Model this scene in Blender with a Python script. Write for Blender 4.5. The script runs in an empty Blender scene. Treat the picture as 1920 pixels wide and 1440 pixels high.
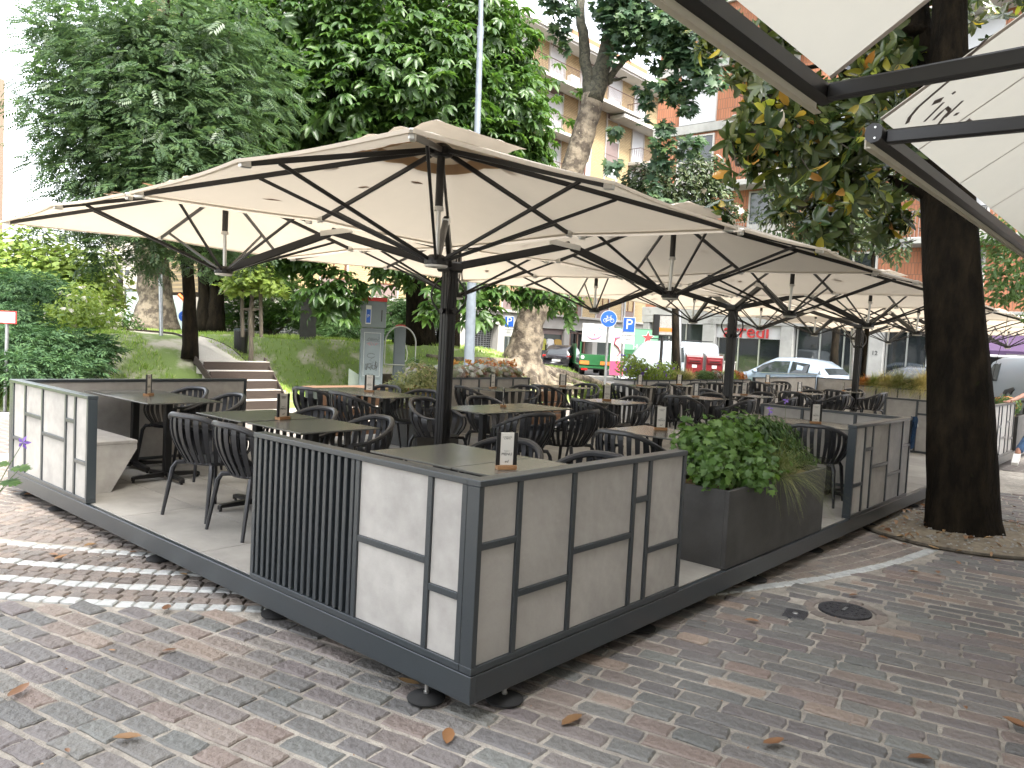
import bpy, math, random
import numpy as np
from mathutils import Vector, Matrix
random.seed(7); RNG = np.random.default_rng(7)
SC = bpy.context.scene
COL = SC.collection
PI = math.pi
G = -0.22            # street level; z = 0 is the top of the terrace deck

# ------------------------------------------------ camera, sky, sun, exposure
F, PITCH, ROLL, YAW = 1464.26, -0.0557, 0.0521, 0.71642
CAM = np.array([-2.42296, -2.25955, 1.46738])
fw = np.array([math.cos(YAW)*math.cos(PITCH), math.sin(YAW)*math.cos(PITCH), math.sin(PITCH)])
rt = np.array([math.sin(YAW), -math.cos(YAW), 0.0]); up = np.cross(rt, fw)
r2 = rt*math.cos(ROLL)+up*math.sin(ROLL); u2 = -rt*math.sin(ROLL)+up*math.cos(ROLL)
cd = bpy.data.cameras.new('camera'); cam = bpy.data.objects.new('camera', cd); COL.objects.link(cam)
cam.matrix_world = Matrix(((r2[0], u2[0], -fw[0], CAM[0]), (r2[1], u2[1], -fw[1], CAM[1]),
                           (r2[2], u2[2], -fw[2], CAM[2]), (0, 0, 0, 1)))
cd.sensor_width = 36; cd.sensor_fit = 'HORIZONTAL'; cd.lens = F/1920*36
cd.clip_start = 0.05; cd.clip_end = 600
SC.camera = cam

def P(u, w, d):
    """the place seen d metres down the view axis at photo position (u, w); used only to read places off the photo"""
    v = fw + r2*(u-960)/F - u2*(w-720)/F
    return CAM + v*d

SUN_TO = Vector((-0.16, -0.58, 0.92)).normalized()
elev = math.asin(SUN_TO.z); az = math.atan2(SUN_TO.x, SUN_TO.y)
W = bpy.data.worlds.new('World'); SC.world = W; W.use_nodes = True
nt = W.node_tree; nt.nodes.clear()
sky = nt.nodes.new('ShaderNodeTexSky'); sky.sky_type = 'NISHITA'; sky.sun_disc = False
sky.sun_elevation = elev; sky.sun_rotation = az
sky.air_density = 1.0; sky.dust_density = 4.0; sky.ozone_density = 1.0
bg = nt.nodes.new('ShaderNodeBackground'); bg.inputs['Strength'].default_value = 0.15
wo = nt.nodes.new('ShaderNodeOutputWorld')
hs_ = nt.nodes.new('ShaderNodeHueSaturation'); hs_.inputs['Saturation'].default_value = 0.24
nt.links.new(sky.outputs[0], hs_.inputs['Color']); nt.links.new(hs_.outputs[0], bg.inputs['Color']); nt.links.new(bg.outputs[0], wo.inputs['Surface'])
sd = bpy.data.lights.new('sun', 'SUN'); sd.energy = 1.5; sd.angle = math.radians(10); sd.color = (1.0, 0.955, 0.87)
sun = bpy.data.objects.new('sun', sd); COL.objects.link(sun)
sun.rotation_mode = 'QUATERNION'; sun.rotation_quaternion = SUN_TO.to_track_quat('Z', 'Y'); sun.location = (0, 0, 60)
vs = SC.view_settings; SC.display_settings.display_device = 'sRGB'
vs.view_transform = 'Standard'; vs.look = 'None'; vs.exposure = 2.76; vs.gamma = 1.0; vs.use_curve_mapping = False
cy = SC.cycles
SC.render.engine = 'CYCLES'
cy.use_denoising = True; cy.denoiser = 'OPENIMAGEDENOISE'
cy.max_bounces = 7; cy.diffuse_bounces = 4; cy.glossy_bounces = 3; cy.transmission_bounces = 6; cy.transparent_max_bounces = 8
cy.caustics_reflective = False; cy.caustics_refractive = False; cy.sample_clamp_indirect = 6.0
cy.use_adaptive_sampling = True; cy.adaptive_threshold = 0.02

# ------------------------------------------------ materials
def _n(t, k, **kw):
    n = t.nodes.new(k)
    for a, b in kw.items(): setattr(n, a, b)
    return n
def rgb(c): return (*c, 1.0)
def mat(name, col, rough=0.6, col2=None, scale=4.0, detail=5.0, bump=0.0, bscale=None, metal=0.0, spec=0.5,
        island=None, trans=0.0, stretch=None, contrast=(0.35, 0.65), coat=0.0, spots=None, stain=None, tcol=None):
    """procedural material: base colour, mottling to col2, per-piece tints, bump, optional translucency"""
    m = bpy.data.materials.new(name); m.use_nodes = True; t = m.node_tree; t.nodes.clear()
    out = _n(t, 'ShaderNodeOutputMaterial'); bs = _n(t, 'ShaderNodeBsdfPrincipled')
    L = t.links.new
    bs.inputs['Roughness'].default_value = rough; bs.inputs['Metallic'].default_value = metal
    bs.inputs['Specular IOR Level'].default_value = spec
    if coat: bs.inputs['Coat Weight'].default_value = coat; bs.inputs['Coat Roughness'].default_value = 0.05
    tc = _n(t, 'ShaderNodeTexCoord'); src = tc.outputs['Object']
    if stretch:
        mp = _n(t, 'ShaderNodeMapping'); mp.inputs['Scale'].default_value = stretch; L(src, mp.inputs[0]); src = mp.outputs[0]
    cur = None
    if col2 is not None:
        nz = _n(t, 'ShaderNodeTexNoise'); nz.inputs['Scale'].default_value = scale; nz.inputs['Detail'].default_value = detail
        nz.inputs['Roughness'].default_value = 0.6; L(src, nz.inputs['Vector'])
        cr = _n(t, 'ShaderNodeValToRGB'); e = cr.color_ramp.elements
        e[0].position = contrast[0]; e[0].color = rgb(col); e[1].position = contrast[1]; e[1].color = rgb(col2)
        L(nz.outputs[0], cr.inputs[0]); cur = cr.outputs[0]
    if island:
        geo = _n(t, 'ShaderNodeNewGeometry'); oi = _n(t, 'ShaderNodeObjectInfo')
        ad = _n(t, 'ShaderNodeMath', operation='ADD'); L(geo.outputs['Random Per Island'], ad.inputs[0]); L(oi.outputs['Random'], ad.inputs[1])
        fr = _n(t, 'ShaderNodeMath', operation='FRACT'); L(ad.outputs[0], fr.inputs[0])
        cr = _n(t, 'ShaderNodeValToRGB'); cr.color_ramp.interpolation = 'CONSTANT' if island.get('hard') else 'LINEAR'
        cs = island['cols']; e = cr.color_ramp.elements
        while len(e) < len(cs): e.new(0.5)
        for i, c in enumerate(cs):
            e[i].position = c[0]; e[i].color = rgb(c[1])
        L(fr.outputs[0], cr.inputs[0])
        if cur is None: cur = cr.outputs[0]
        else:
            mx = _n(t, 'ShaderNodeMix', data_type='RGBA', blend_type=island.get('mode', 'MIX')); mx.inputs[0].default_value = island.get('fac', 0.6)
            L(cur, mx.inputs[6]); L(cr.outputs[0], mx.inputs[7]); cur = mx.outputs[2]
    if spots:   # (scale, threshold, colour): stains, lichens, fallen bits
        nz = _n(t, 'ShaderNodeTexNoise'); nz.inputs['Scale'].default_value = spots[0]; nz.inputs['Detail'].default_value = 8; nz.inputs['Roughness'].default_value = .7
        L(tc.outputs['Object'], nz.inputs['Vector'])
        cr = _n(t, 'ShaderNodeValToRGB'); e = cr.color_ramp.elements; e[0].position = spots[1]; e[1].position = min(1, spots[1]+0.06)
        e[0].color = (0, 0, 0, 1); e[1].color = (1, 1, 1, 1); L(nz.outputs[0], cr.inputs[0])
        mx = _n(t, 'ShaderNodeMix', data_type='RGBA'); L(cr.outputs[0], mx.inputs[0])
        if cur is None: mx.inputs[6].default_value = rgb(col)
        else: L(cur, mx.inputs[6])
        mx.inputs[7].default_value = rgb(spots[2]); cur = mx.outputs[2]
    if stain:   # broad patches of dirt and wear, continuous over neighbouring pieces
        g2 = _n(t, 'ShaderNodeNewGeometry'); nz = _n(t, 'ShaderNodeTexNoise'); nz.inputs['Scale'].default_value = stain[0]; nz.inputs['Detail'].default_value = 7; nz.inputs['Roughness'].default_value = .62
        L(g2.outputs['Position'], nz.inputs['Vector']); mr = _n(t, 'ShaderNodeMapRange'); mr.inputs[1].default_value = .36; mr.inputs[2].default_value = .64
        mr.inputs[3].default_value = 1-stain[1]; mr.inputs[4].default_value = 1+stain[1]*.45; L(nz.outputs[0], mr.inputs[0])
        vm = _n(t, 'ShaderNodeVectorMath', operation='SCALE')
        if cur is None: vm.inputs[0].default_value = col
        else: L(cur, vm.inputs[0])
        L(mr.outputs[0], vm.inputs['Scale']); cur = vm.outputs[0]
    if cur is None: bs.inputs['Base Color'].default_value = rgb(col)
    else: L(cur, bs.inputs['Base Color'])
    if bump:
        nb = _n(t, 'ShaderNodeTexNoise'); nb.inputs['Scale'].default_value = bscale or scale*6; nb.inputs['Detail'].default_value = 6
        L(src, nb.inputs['Vector'])
        bp = _n(t, 'ShaderNodeBump'); bp.inputs['Strength'].default_value = min(1, bump); bp.inputs['Distance'].default_value = 0.01*max(1, bump)
        L(nb.outputs[0], bp.inputs['Height']); L(bp.outputs[0], bs.inputs['Normal'])
        # a little roughness variation
        mr = _n(t, 'ShaderNodeMapRange'); mr.inputs[3].default_value = max(0, rough-.1); mr.inputs[4].default_value = min(1, rough+.12)
        L(nb.outputs[0], mr.inputs[0]); L(mr.outputs[0], bs.inputs['Roughness'])
    if trans:
        tr = _n(t, 'ShaderNodeBsdfTranslucent')
        if tcol is not None: tr.inputs['Color'].default_value = rgb(tcol)
        elif cur is not None:
            hs = _n(t, 'ShaderNodeHueSaturation'); hs.inputs['Value'].default_value = 1.8; hs.inputs['Saturation'].default_value = 1.1
            hs.inputs['Hue'].default_value = 0.49; L(cur, hs.inputs['Color']); L(hs.outputs[0], tr.inputs['Color'])
        else: tr.inputs['Color'].default_value = rgb(col)
        ms = _n(t, 'ShaderNodeMixShader'); ms.inputs[0].default_value = trans
        L(bs.outputs[0], ms.inputs[1]); L(tr.outputs[0], ms.inputs[2]); L(ms.outputs[0], out.inputs['Surface'])
    else: L(bs.outputs[0], out.inputs['Surface'])
    return m
def glass_mat(name, col=(0.02, 0.025, 0.03), rough=0.03, spec=0.8):
    return mat(name, col, rough, spec=spec)
def brick_mat(name, c1, c2, mortar, bw=0.25, bh=0.07, ms=0.012, bump=0.4, axis='x', sc=1.0):
    m = bpy.data.materials.new(name); m.use_nodes = True; t = m.node_tree; t.nodes.clear(); L = t.links.new
    out = _n(t, 'ShaderNodeOutputMaterial'); bs = _n(t, 'ShaderNodeBsdfPrincipled'); bs.inputs['Roughness'].default_value = 0.85
    tc = _n(t, 'ShaderNodeTexCoord'); sp = _n(t, 'ShaderNodeSeparateXYZ'); L(tc.outputs['Object'], sp.inputs[0])
    cb = _n(t, 'ShaderNodeCombineXYZ'); L(sp.outputs[0 if axis == 'x' else 1], cb.inputs[0]); L(sp.outputs[2], cb.inputs[1])
    br = _n(t, 'ShaderNodeTexBrick'); L(cb.outputs[0], br.inputs['Vector']); br.inputs['Scale'].default_value = 1.0
    br.inputs['Brick Width'].default_value = bw; br.inputs['Row Height'].default_value = bh; br.inputs['Mortar Size'].default_value = ms
    br.inputs['Color1'].default_value = rgb(c1); br.inputs['Color2'].default_value = rgb(c2); br.inputs['Mortar'].default_value = rgb(mortar)
    L(br.outputs['Color'], bs.inputs['Base Color'])
    bp = _n(t, 'ShaderNodeBump'); bp.inputs['Strength'].default_value = bump; bp.inputs['Distance'].default_value = 0.01; bp.invert = True
    L(br.outputs['Fac'], bp.inputs['Height']); L(bp.outputs[0], bs.inputs['Normal']); L(bs.outputs[0], out.inputs['Surface'])
    return m

M = {}
M['frame'] = mat('anthracite_metal', (0.027, 0.034, 0.039), 0.30, bump=0.03, bscale=300, spec=0.7)
M['black'] = mat('black_metal', (0.009, 0.0085, 0.0085), 0.42, spec=0.5)
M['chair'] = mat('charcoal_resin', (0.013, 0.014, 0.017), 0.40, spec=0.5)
M['chair_rim'] = mat('charcoal_resin_rim_sky_sheen', (0.030, 0.031, 0.034), 0.36, spec=0.6)  # chair resin again, greyed to put the sky's reflection into the colour
M['steel'] = mat('galvanised_steel', (0.42, 0.43, 0.44), 0.35, metal=0.85, col2=(0.32, 0.33, 0.34), scale=20)
M['alu'] = mat('aluminium', (0.6, 0.6, 0.58), 0.3, metal=0.9)
M['stone'] = mat('stoneware_panel', (0.40, 0.385, 0.36), 0.62, (0.32, 0.305, 0.285), 9, 9, bump=0.08, bscale=120, contrast=(0.3, 0.72), stain=(2.2, .16), spots=(35, .70, (0.44, 0.43, 0.40)))
M['stone_dark'] = mat('dark_stoneware', (0.058, 0.057, 0.054), 0.7, (0.038, 0.037, 0.035), 5, 9, bump=0.08, bscale=90)
M['tile'] = mat('terrace_tile', (0.33, 0.315, 0.285), 0.55, (0.25, 0.24, 0.22), 2.6, 9, bump=0.05, bscale=120,
                island={'cols': [(0, (0.8, 0.8, 0.8)), (1, (1, 1, 1))], 'mode': 'MULTIPLY', 'fac': 0.5}, stretch=(1, .5, 1), stain=(1.3, .25))
M['table'] = mat('dark_laminate', (0.125, 0.125, 0.112), 0.24, (0.11, 0.11, 0.099), 3, spec=0.6, stain=(3, .15))
M['oak'] = mat('oak', (0.36, 0.20, 0.09), 0.5, (0.26, 0.13, 0.055), 12, 6, stretch=(1, 8, 8))
M['card'] = mat('menu_card', (0.62, 0.60, 0.55), 0.4)
M['ink'] = mat('printed_ink', (0.03, 0.03, 0.03), 0.6)
M['fabric'] = mat('cream_canopy_fabric', (0.54, 0.48, 0.40), 0.88, (0.49, 0.435, 0.36), 1.6, 7, bump=0.35, bscale=5, trans=0.25, tcol=(0.70, 0.61, 0.48))
M['hem'] = mat('canopy_hem', (0.46, 0.40, 0.36), 0.85)
M['tan'] = mat('tan_reinforcement', (0.40, 0.25, 0.13), 0.85, trans=0.2, tcol=(0.45, .3, .16))
M['awning'] = mat('awning_fabric', (0.55, 0.515, 0.43), 0.85, (0.50, 0.47, 0.40), 2, 8, bump=0.2, bscale=6, trans=0.38, tcol=(0.78, 0.74, 0.63))
M['white'] = mat('white_plastic', (0.62, 0.61, 0.58), 0.35)
M['mortar'] = mat('paving_mortar', (0.40, 0.365, 0.31), 0.95, (0.27, 0.245, 0.21), 14, 10, bump=1.0, bscale=70, spots=(60, 0.66, (0.34, 0.31, 0.27)), stain=(1.1, .3))
M['paver'] = mat('porphyry_paver', (0.168, 0.155, 0.146), 0.60, (0.241, 0.220, 0.203), 22, 8, bump=1.8, bscale=30, contrast=(0.3, .75), stain=(.9, .20),
    island={'fac': 0.86, 'cols': [(0, (0.109, 0.108, 0.105)), (0.14, (0.173, 0.170, 0.155)), (0.26, (0.149, 0.125, 0.123)), (0.38, (0.127, 0.134, 0.125)), (0.50, (0.184, 0.156, 0.142)), (0.60, (0.118, 0.108, 0.108)),
                     (0.72, (0.162, 0.168, 0.153)), (0.80, (0.227, 0.169, 0.140)), (0.86, (0.149, 0.127, 0.117)), (0.93, (0.293, 0.224, 0.173)), (1, (0.149, 0.141, 0.136))]})
M['cobble'] = mat('porphyry_cobble', (0.170, 0.147, 0.130), 0.62, (0.254, 0.220, 0.191), 25, 8, bump=1.2, bscale=45, stain=(.9, .3),
    island={'fac': 0.7, 'cols': [(0, (0.128, 0.112, 0.101)), (0.3, (0.205, 0.164, 0.138)), (0.6, (0.160, 0.147, 0.134)), (0.8, (0.256, 0.201, 0.160)), (1, (0.185, 0.162, 0.144))]})
M['marble'] = mat('white_marble_cobble', (0.48, 0.49, 0.475), 0.6, (0.36, 0.37, 0.36), 14, 8, bump=0.6, bscale=50, stain=(1.5, .15))
M['grass'] = mat('lawn_soil', (0.15, 0.21, 0.055), 0.95, (0.42, 0.38, 0.30), 0.9, 9, bump=0.8, bscale=30, contrast=(0.50, 0.62))
M['blade'] = mat('grass_blades', (0.10, 0.16, 0.035), 0.7, trans=0.3, island={'fac': 1, 'cols': [(0, (0.19, 0.32, 0.06)), (.7, (0.30, 0.42, 0.09)), (1, (0.44, 0.46, 0.20))]})
M['gravel'] = mat('path_gravel', (0.46, 0.43, 0.385), 0.95, (0.33, 0.31, 0.27), 60, 6, bump=1, bscale=120)
M['sleeper'] = mat('oak_sleeper', (0.038, 0.025, 0.018), 0.85, (0.025, 0.017, 0.012), 10, 8, bump=0.5, stretch=(1, 10, 10))
M['soil'] = mat('tree_pit_soil', (0.25, 0.21, 0.145), 0.98, (0.15, 0.12, 0.085), 12, 9, bump=1, bscale=60)
M['asphalt'] = mat('street_asphalt', (0.075, 0.075, 0.075), 0.9, (0.055, 0.055, 0.055), 3, 8, bump=0.3, bscale=60)
M['kerb'] = mat('granite_kerb', (0.30, 0.29, 0.27), 0.85, (0.2, 0.195, 0.18), 20, 8, bump=0.4)
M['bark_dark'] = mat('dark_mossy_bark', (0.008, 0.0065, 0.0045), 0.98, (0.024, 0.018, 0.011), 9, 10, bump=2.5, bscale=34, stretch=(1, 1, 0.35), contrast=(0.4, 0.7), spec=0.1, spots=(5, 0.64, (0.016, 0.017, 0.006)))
M['bark'] = mat('grey_bark', (0.055, 0.045, 0.034), 0.95, (0.10, 0.085, 0.062), 10, 9, bump=2, bscale=30, stretch=(1, 1, .3))
M['bark_plane'] = mat('plane_tree_bark', (0.17, 0.14, 0.10), 0.9, (0.05, 0.038, 0.026), 4, 10, bump=5.0, bscale=7, contrast=(0.42, 0.58), spots=(9, 0.62, (0.30, 0.27, 0.20)))
M['bark_plane2'] = mat('mottled_plane_bark', (0.085, 0.08, 0.055), 0.9, (0.045, 0.042, 0.03), 9, 8, bump=1.0, bscale=20, contrast=(0.45, 0.55), spots=(14, 0.62, (0.22, 0.21, 0.16)))
def leafmat(name, cols, rough=0.45, trans=0.35, spec=0.4):
    return mat(name, cols[0], rough, trans=trans, spec=spec, island={'fac': 1, 'cols': [(i/(len(cols)-1), c) for i, c in enumerate(cols)]})
M['lf_chestnut'] = leafmat('chestnut_leaf', [(0.022, 0.052, 0.012), (0.036, 0.080, 0.016), (0.062, 0.115, 0.024)], 0.42)
M['lf_ash'] = leafmat('ash_leaf', [(0.030, 0.058, 0.026), (0.046, 0.082, 0.034), (0.062, 0.10, 0.034)], 0.45)
M['lf_plane'] = leafmat('plane_leaf', [(0.030, 0.062, 0.034), (0.042, 0.082, 0.040), (0.065, 0.11, 0.035)], 0.5)
M['lf_mag'] = leafmat('magnolia_leaf', [(0.024, 0.048, 0.016), (0.042, 0.070, 0.020), (0.095, 0.12, 0.028), (0.032, 0.058, 0.020), (0.085, 0.10, 0.03), (0.05, 0.08, 0.03)], 0.2, 0.15, 0.6)
M['lf_magy'] = leafmat('magnolia_leaf_yellowed', [(0.50, 0.42, 0.05), (0.32, 0.36, 0.06), (0.45, 0.20, 0.05), (0.30, 0.34, 0.05), (0.24, 0.28, 0.05)], 0.3, 0.35, 0.5)
M['lf_far'] = leafmat('evergreen_leaf', [(0.020, 0.036, 0.014), (0.038, 0.062, 0.022), (0.07, 0.088, 0.032)], 0.5, 0.15, 0.3)
M['lf_juni'] = leafmat('juniper_needles', [(0.030, 0.070, 0.030), (0.050, 0.105, 0.042), (0.070, 0.13, 0.045)], 0.7, 0.2)
M['lf_juni2'] = leafmat('light_juniper_needles', [(0.07, 0.14, 0.05), (0.10, 0.19, 0.07), (0.14, 0.23, 0.08)], 0.7, 0.25)
M['lf_lime'] = leafmat('lime_green_leaf', [(0.16, 0.23, 0.045), (0.23, 0.30, 0.065), (0.15, 0.23, 0.065)], 0.5, 0.35)
M['lf_mid'] = leafmat('mid_green_leaf', [(0.05, 0.10, 0.03), (0.08, 0.14, 0.04), (0.10, 0.16, 0.06)], 0.45, 0.35)
M['lf_fresh'] = leafmat('fresh_shrub_leaf', [(0.045, 0.10, 0.018), (0.075, 0.15, 0.028), (0.11, 0.19, 0.04)], 0.45, 0.35)
M['lf_grass'] = leafmat('feather_grass', [(0.12, 0.16, 0.05), (0.20, 0.23, 0.08), (0.28, 0.27, 0.13)], 0.6, 0.3)
M['lf_straw'] = leafmat('straw_grass', [(0.42, 0.38, 0.16), (0.52, 0.46, 0.22), (0.35, 0.36, 0.12)], 0.6, 0.3)
M['lf_silver'] = leafmat('silver_heuchera_leaf', [(0.36, 0.38, 0.36), (0.12, 0.045, 0.04), (0.42, 0.44, 0.41), (0.10, 0.15, 0.06), (0.22, 0.10, 0.05), (0.12, 0.17, 0.08), (0.34, 0.36, 0.33)], 0.35, 0.15)
M['lf_orange'] = leafmat('orange_leaf', [(0.40, 0.16, 0.05), (0.42, 0.26, 0.07), (0.38, 0.10, 0.05)], 0.5, 0.3)
M['lf_varieg'] = leafmat('variegated_leaf', [(0.15, 0.20, 0.07), (0.42, 0.42, 0.22), (0.10, 0.15, 0.05)], 0.45, 0.3)
M['lf_white'] = leafmat('white_blossom', [(0.6, 0.58, 0.52), (0.55, 0.5, 0.42)], 0.6, 0.3)
M['lf_purple'] = leafmat('violet_blossom', [(0.18, 0.10, 0.42), (0.27, 0.16, 0.50)], 0.5, 0.35)
M['lf_dry'] = leafmat('dry_fallen_leaf', [(0.26, 0.13, 0.055), (0.14, 0.065, 0.03), (0.34, 0.22, 0.10), (0.20, 0.095, 0.045), (0.30, 0.18, 0.09)], 0.45, 0.05)
M['mulch'] = mat('bark_mulch', (0.25, 0.16, 0.07), 0.95, (0.13, 0.08, 0.04), 30, 6, bump=1, bscale=60)
M['glass'] = glass_mat('dark_window_glass', (0.02, 0.024, 0.026), 0.04, 0.9)
M['glass_g'] = glass_mat('greenish_shop_glass', (0.035, 0.045, 0.042), 0.04, 0.9)
M['conc'] = mat('grey_concrete', (0.33, 0.33, 0.31), 0.85, (0.26, 0.26, 0.245), 2, 8, bump=0.15, bscale=30, spots=(1.3, 0.62, (0.22, 0.215, 0.20)))
M['shutter'] = mat('white_roller_shutter', (0.40, 0.41, 0.42), 0.6, bump=0.1, bscale=10, stretch=(.01, .01, 30))
M['cornice'] = mat('white_painted_cornice', (0.42, 0.405, 0.375), 0.8, (0.36, 0.35, 0.325), 1)
M['portico'] = mat('pale_limestone', (0.34, 0.325, 0.30), 0.8, (0.28, 0.27, 0.245), 1.5, 6)
M['mauve'] = mat('mauve_spandrel', (0.17, 0.125, 0.115), 0.7)
M['brown'] = mat('brown_window_wood', (0.13, 0.055, 0.03), 0.5)
M['rail'] = mat('rust_brown_railing', (0.09, 0.045, 0.035), 0.5)
M['ybrick'] = brick_mat('yellow_brick', (0.40, 0.30, 0.155), (0.33, 0.245, 0.125), (0.23, 0.18, 0.105), 0.25, 0.11, 0.018)
M['obrick'] = brick_mat('orange_brick', (0.36, 0.145, 0.075), (0.31, 0.12, 0.06), (0.20, 0.10, 0.06), 0.13, 0.48, 0.018, axis='y')
M['kiosk'] = mat('grey_blue_enamel', (0.13, 0.155, 0.175), 0.5, (0.115, 0.135, 0.155), 2)
M['red'] = mat('red_enamel', (0.42, 0.03, 0.03), 0.4)
M['mailred'] = mat('dark_red_enamel', (0.15, 0.008, 0.012), 0.4, (0.12, 0.007, 0.01), 6)
M['lamp'] = mat('pale_blue_grey_pole', (0.15, 0.175, 0.20), 0.5, (0.11, 0.13, 0.15), 6, bump=0.1, spots=(7, 0.66, (0.42, 0.42, 0.40)))
M['blue'] = mat('sign_blue', (0.012, 0.075, 0.36), 0.4)
M['signwhite'] = mat('sign_white', (0.46, 0.46, 0.455), 0.45)
M['green'] = mat('truck_green', (0.012, 0.085, 0.025), 0.4)
M['orange'] = mat('reflective_orange', (0.70, 0.14, 0.02), 0.5)
M['cream'] = mat('cream_render', (0.36, 0.335, 0.28), 0.85, (0.31, 0.285, 0.24), 1, 6)
M['housewall'] = mat('pale_bounce_render', (0.80, 0.76, 0.69), 0.9, (0.74, 0.70, 0.64), 1)  # unseen wall, kept pale to bounce light onto the screens
M['mint'] = mat('pale_mint_render', (0.32, 0.38, 0.35), 0.85, (0.29, 0.35, 0.32), 1)
M['rubber'] = mat('rubber', (0.012, 0.012, 0.012), 0.8)
M['castiron'] = mat('cast_iron', (0.06, 0.06, 0.065), 0.5, (0.03, 0.03, 0.035), 40, bump=0.5, metal=0.3)
M['denim'] = mat('blue_denim', (0.035, 0.085, 0.17), 0.9, (0.025, 0.06, 0.12), 60, bump=0.4, bscale=200)
M['skin'] = mat('skin', (0.42, 0.22, 0.15), 0.55, (0.36, 0.17, 0.11), 20)
M['wood'] = mat('bench_wood', (0.13, 0.07, 0.038), 0.6, (0.14, 0.075, 0.04), 8, 6, stretch=(1, 9, 9))
M['pink'] = mat('poster_pink', (0.50, 0.06, 0.14), 0.5)
M['purple'] = mat('purple_awning_cloth', (0.05, 0.027, 0.068), 0.9)
M['bronze'] = mat('dark_bronze', (0.02, 0.018, 0.015), 0.45, metal=0.4)
M['hedge_soil'] = mat('dark_embankment_soil', (0.045, 0.035, 0.025), 0.98, (0.085, 0.065, 0.045), 5, 9, bump=1)
M['plexi'] = mat('clear_acrylic', (0.5, 0.55, 0.53), 0.15, spec=0.6)
def clear(name, tint, fac):
    m = bpy.data.materials.new(name); m.use_nodes = True; t = m.node_tree; t.nodes.clear()
    out = _n(t, 'ShaderNodeOutputMaterial'); a = _n(t, 'ShaderNodeBsdfTransparent'); b = _n(t, 'ShaderNodeBsdfGlossy'); x = _n(t, 'ShaderNodeMixShader')
    a.inputs[0].default_value = rgb(tint); b.inputs['Roughness'].default_value = 0.05; x.inputs[0].default_value = fac
    t.links.new(a.outputs[0], x.inputs[1]); t.links.new(b.outputs[0], x.inputs[2]); t.links.new(x.outputs[0], out.inputs[0]); return m
M['clear'] = clear('clear_glass', (0.85, 0.92, 0.88), 0.12)
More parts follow.
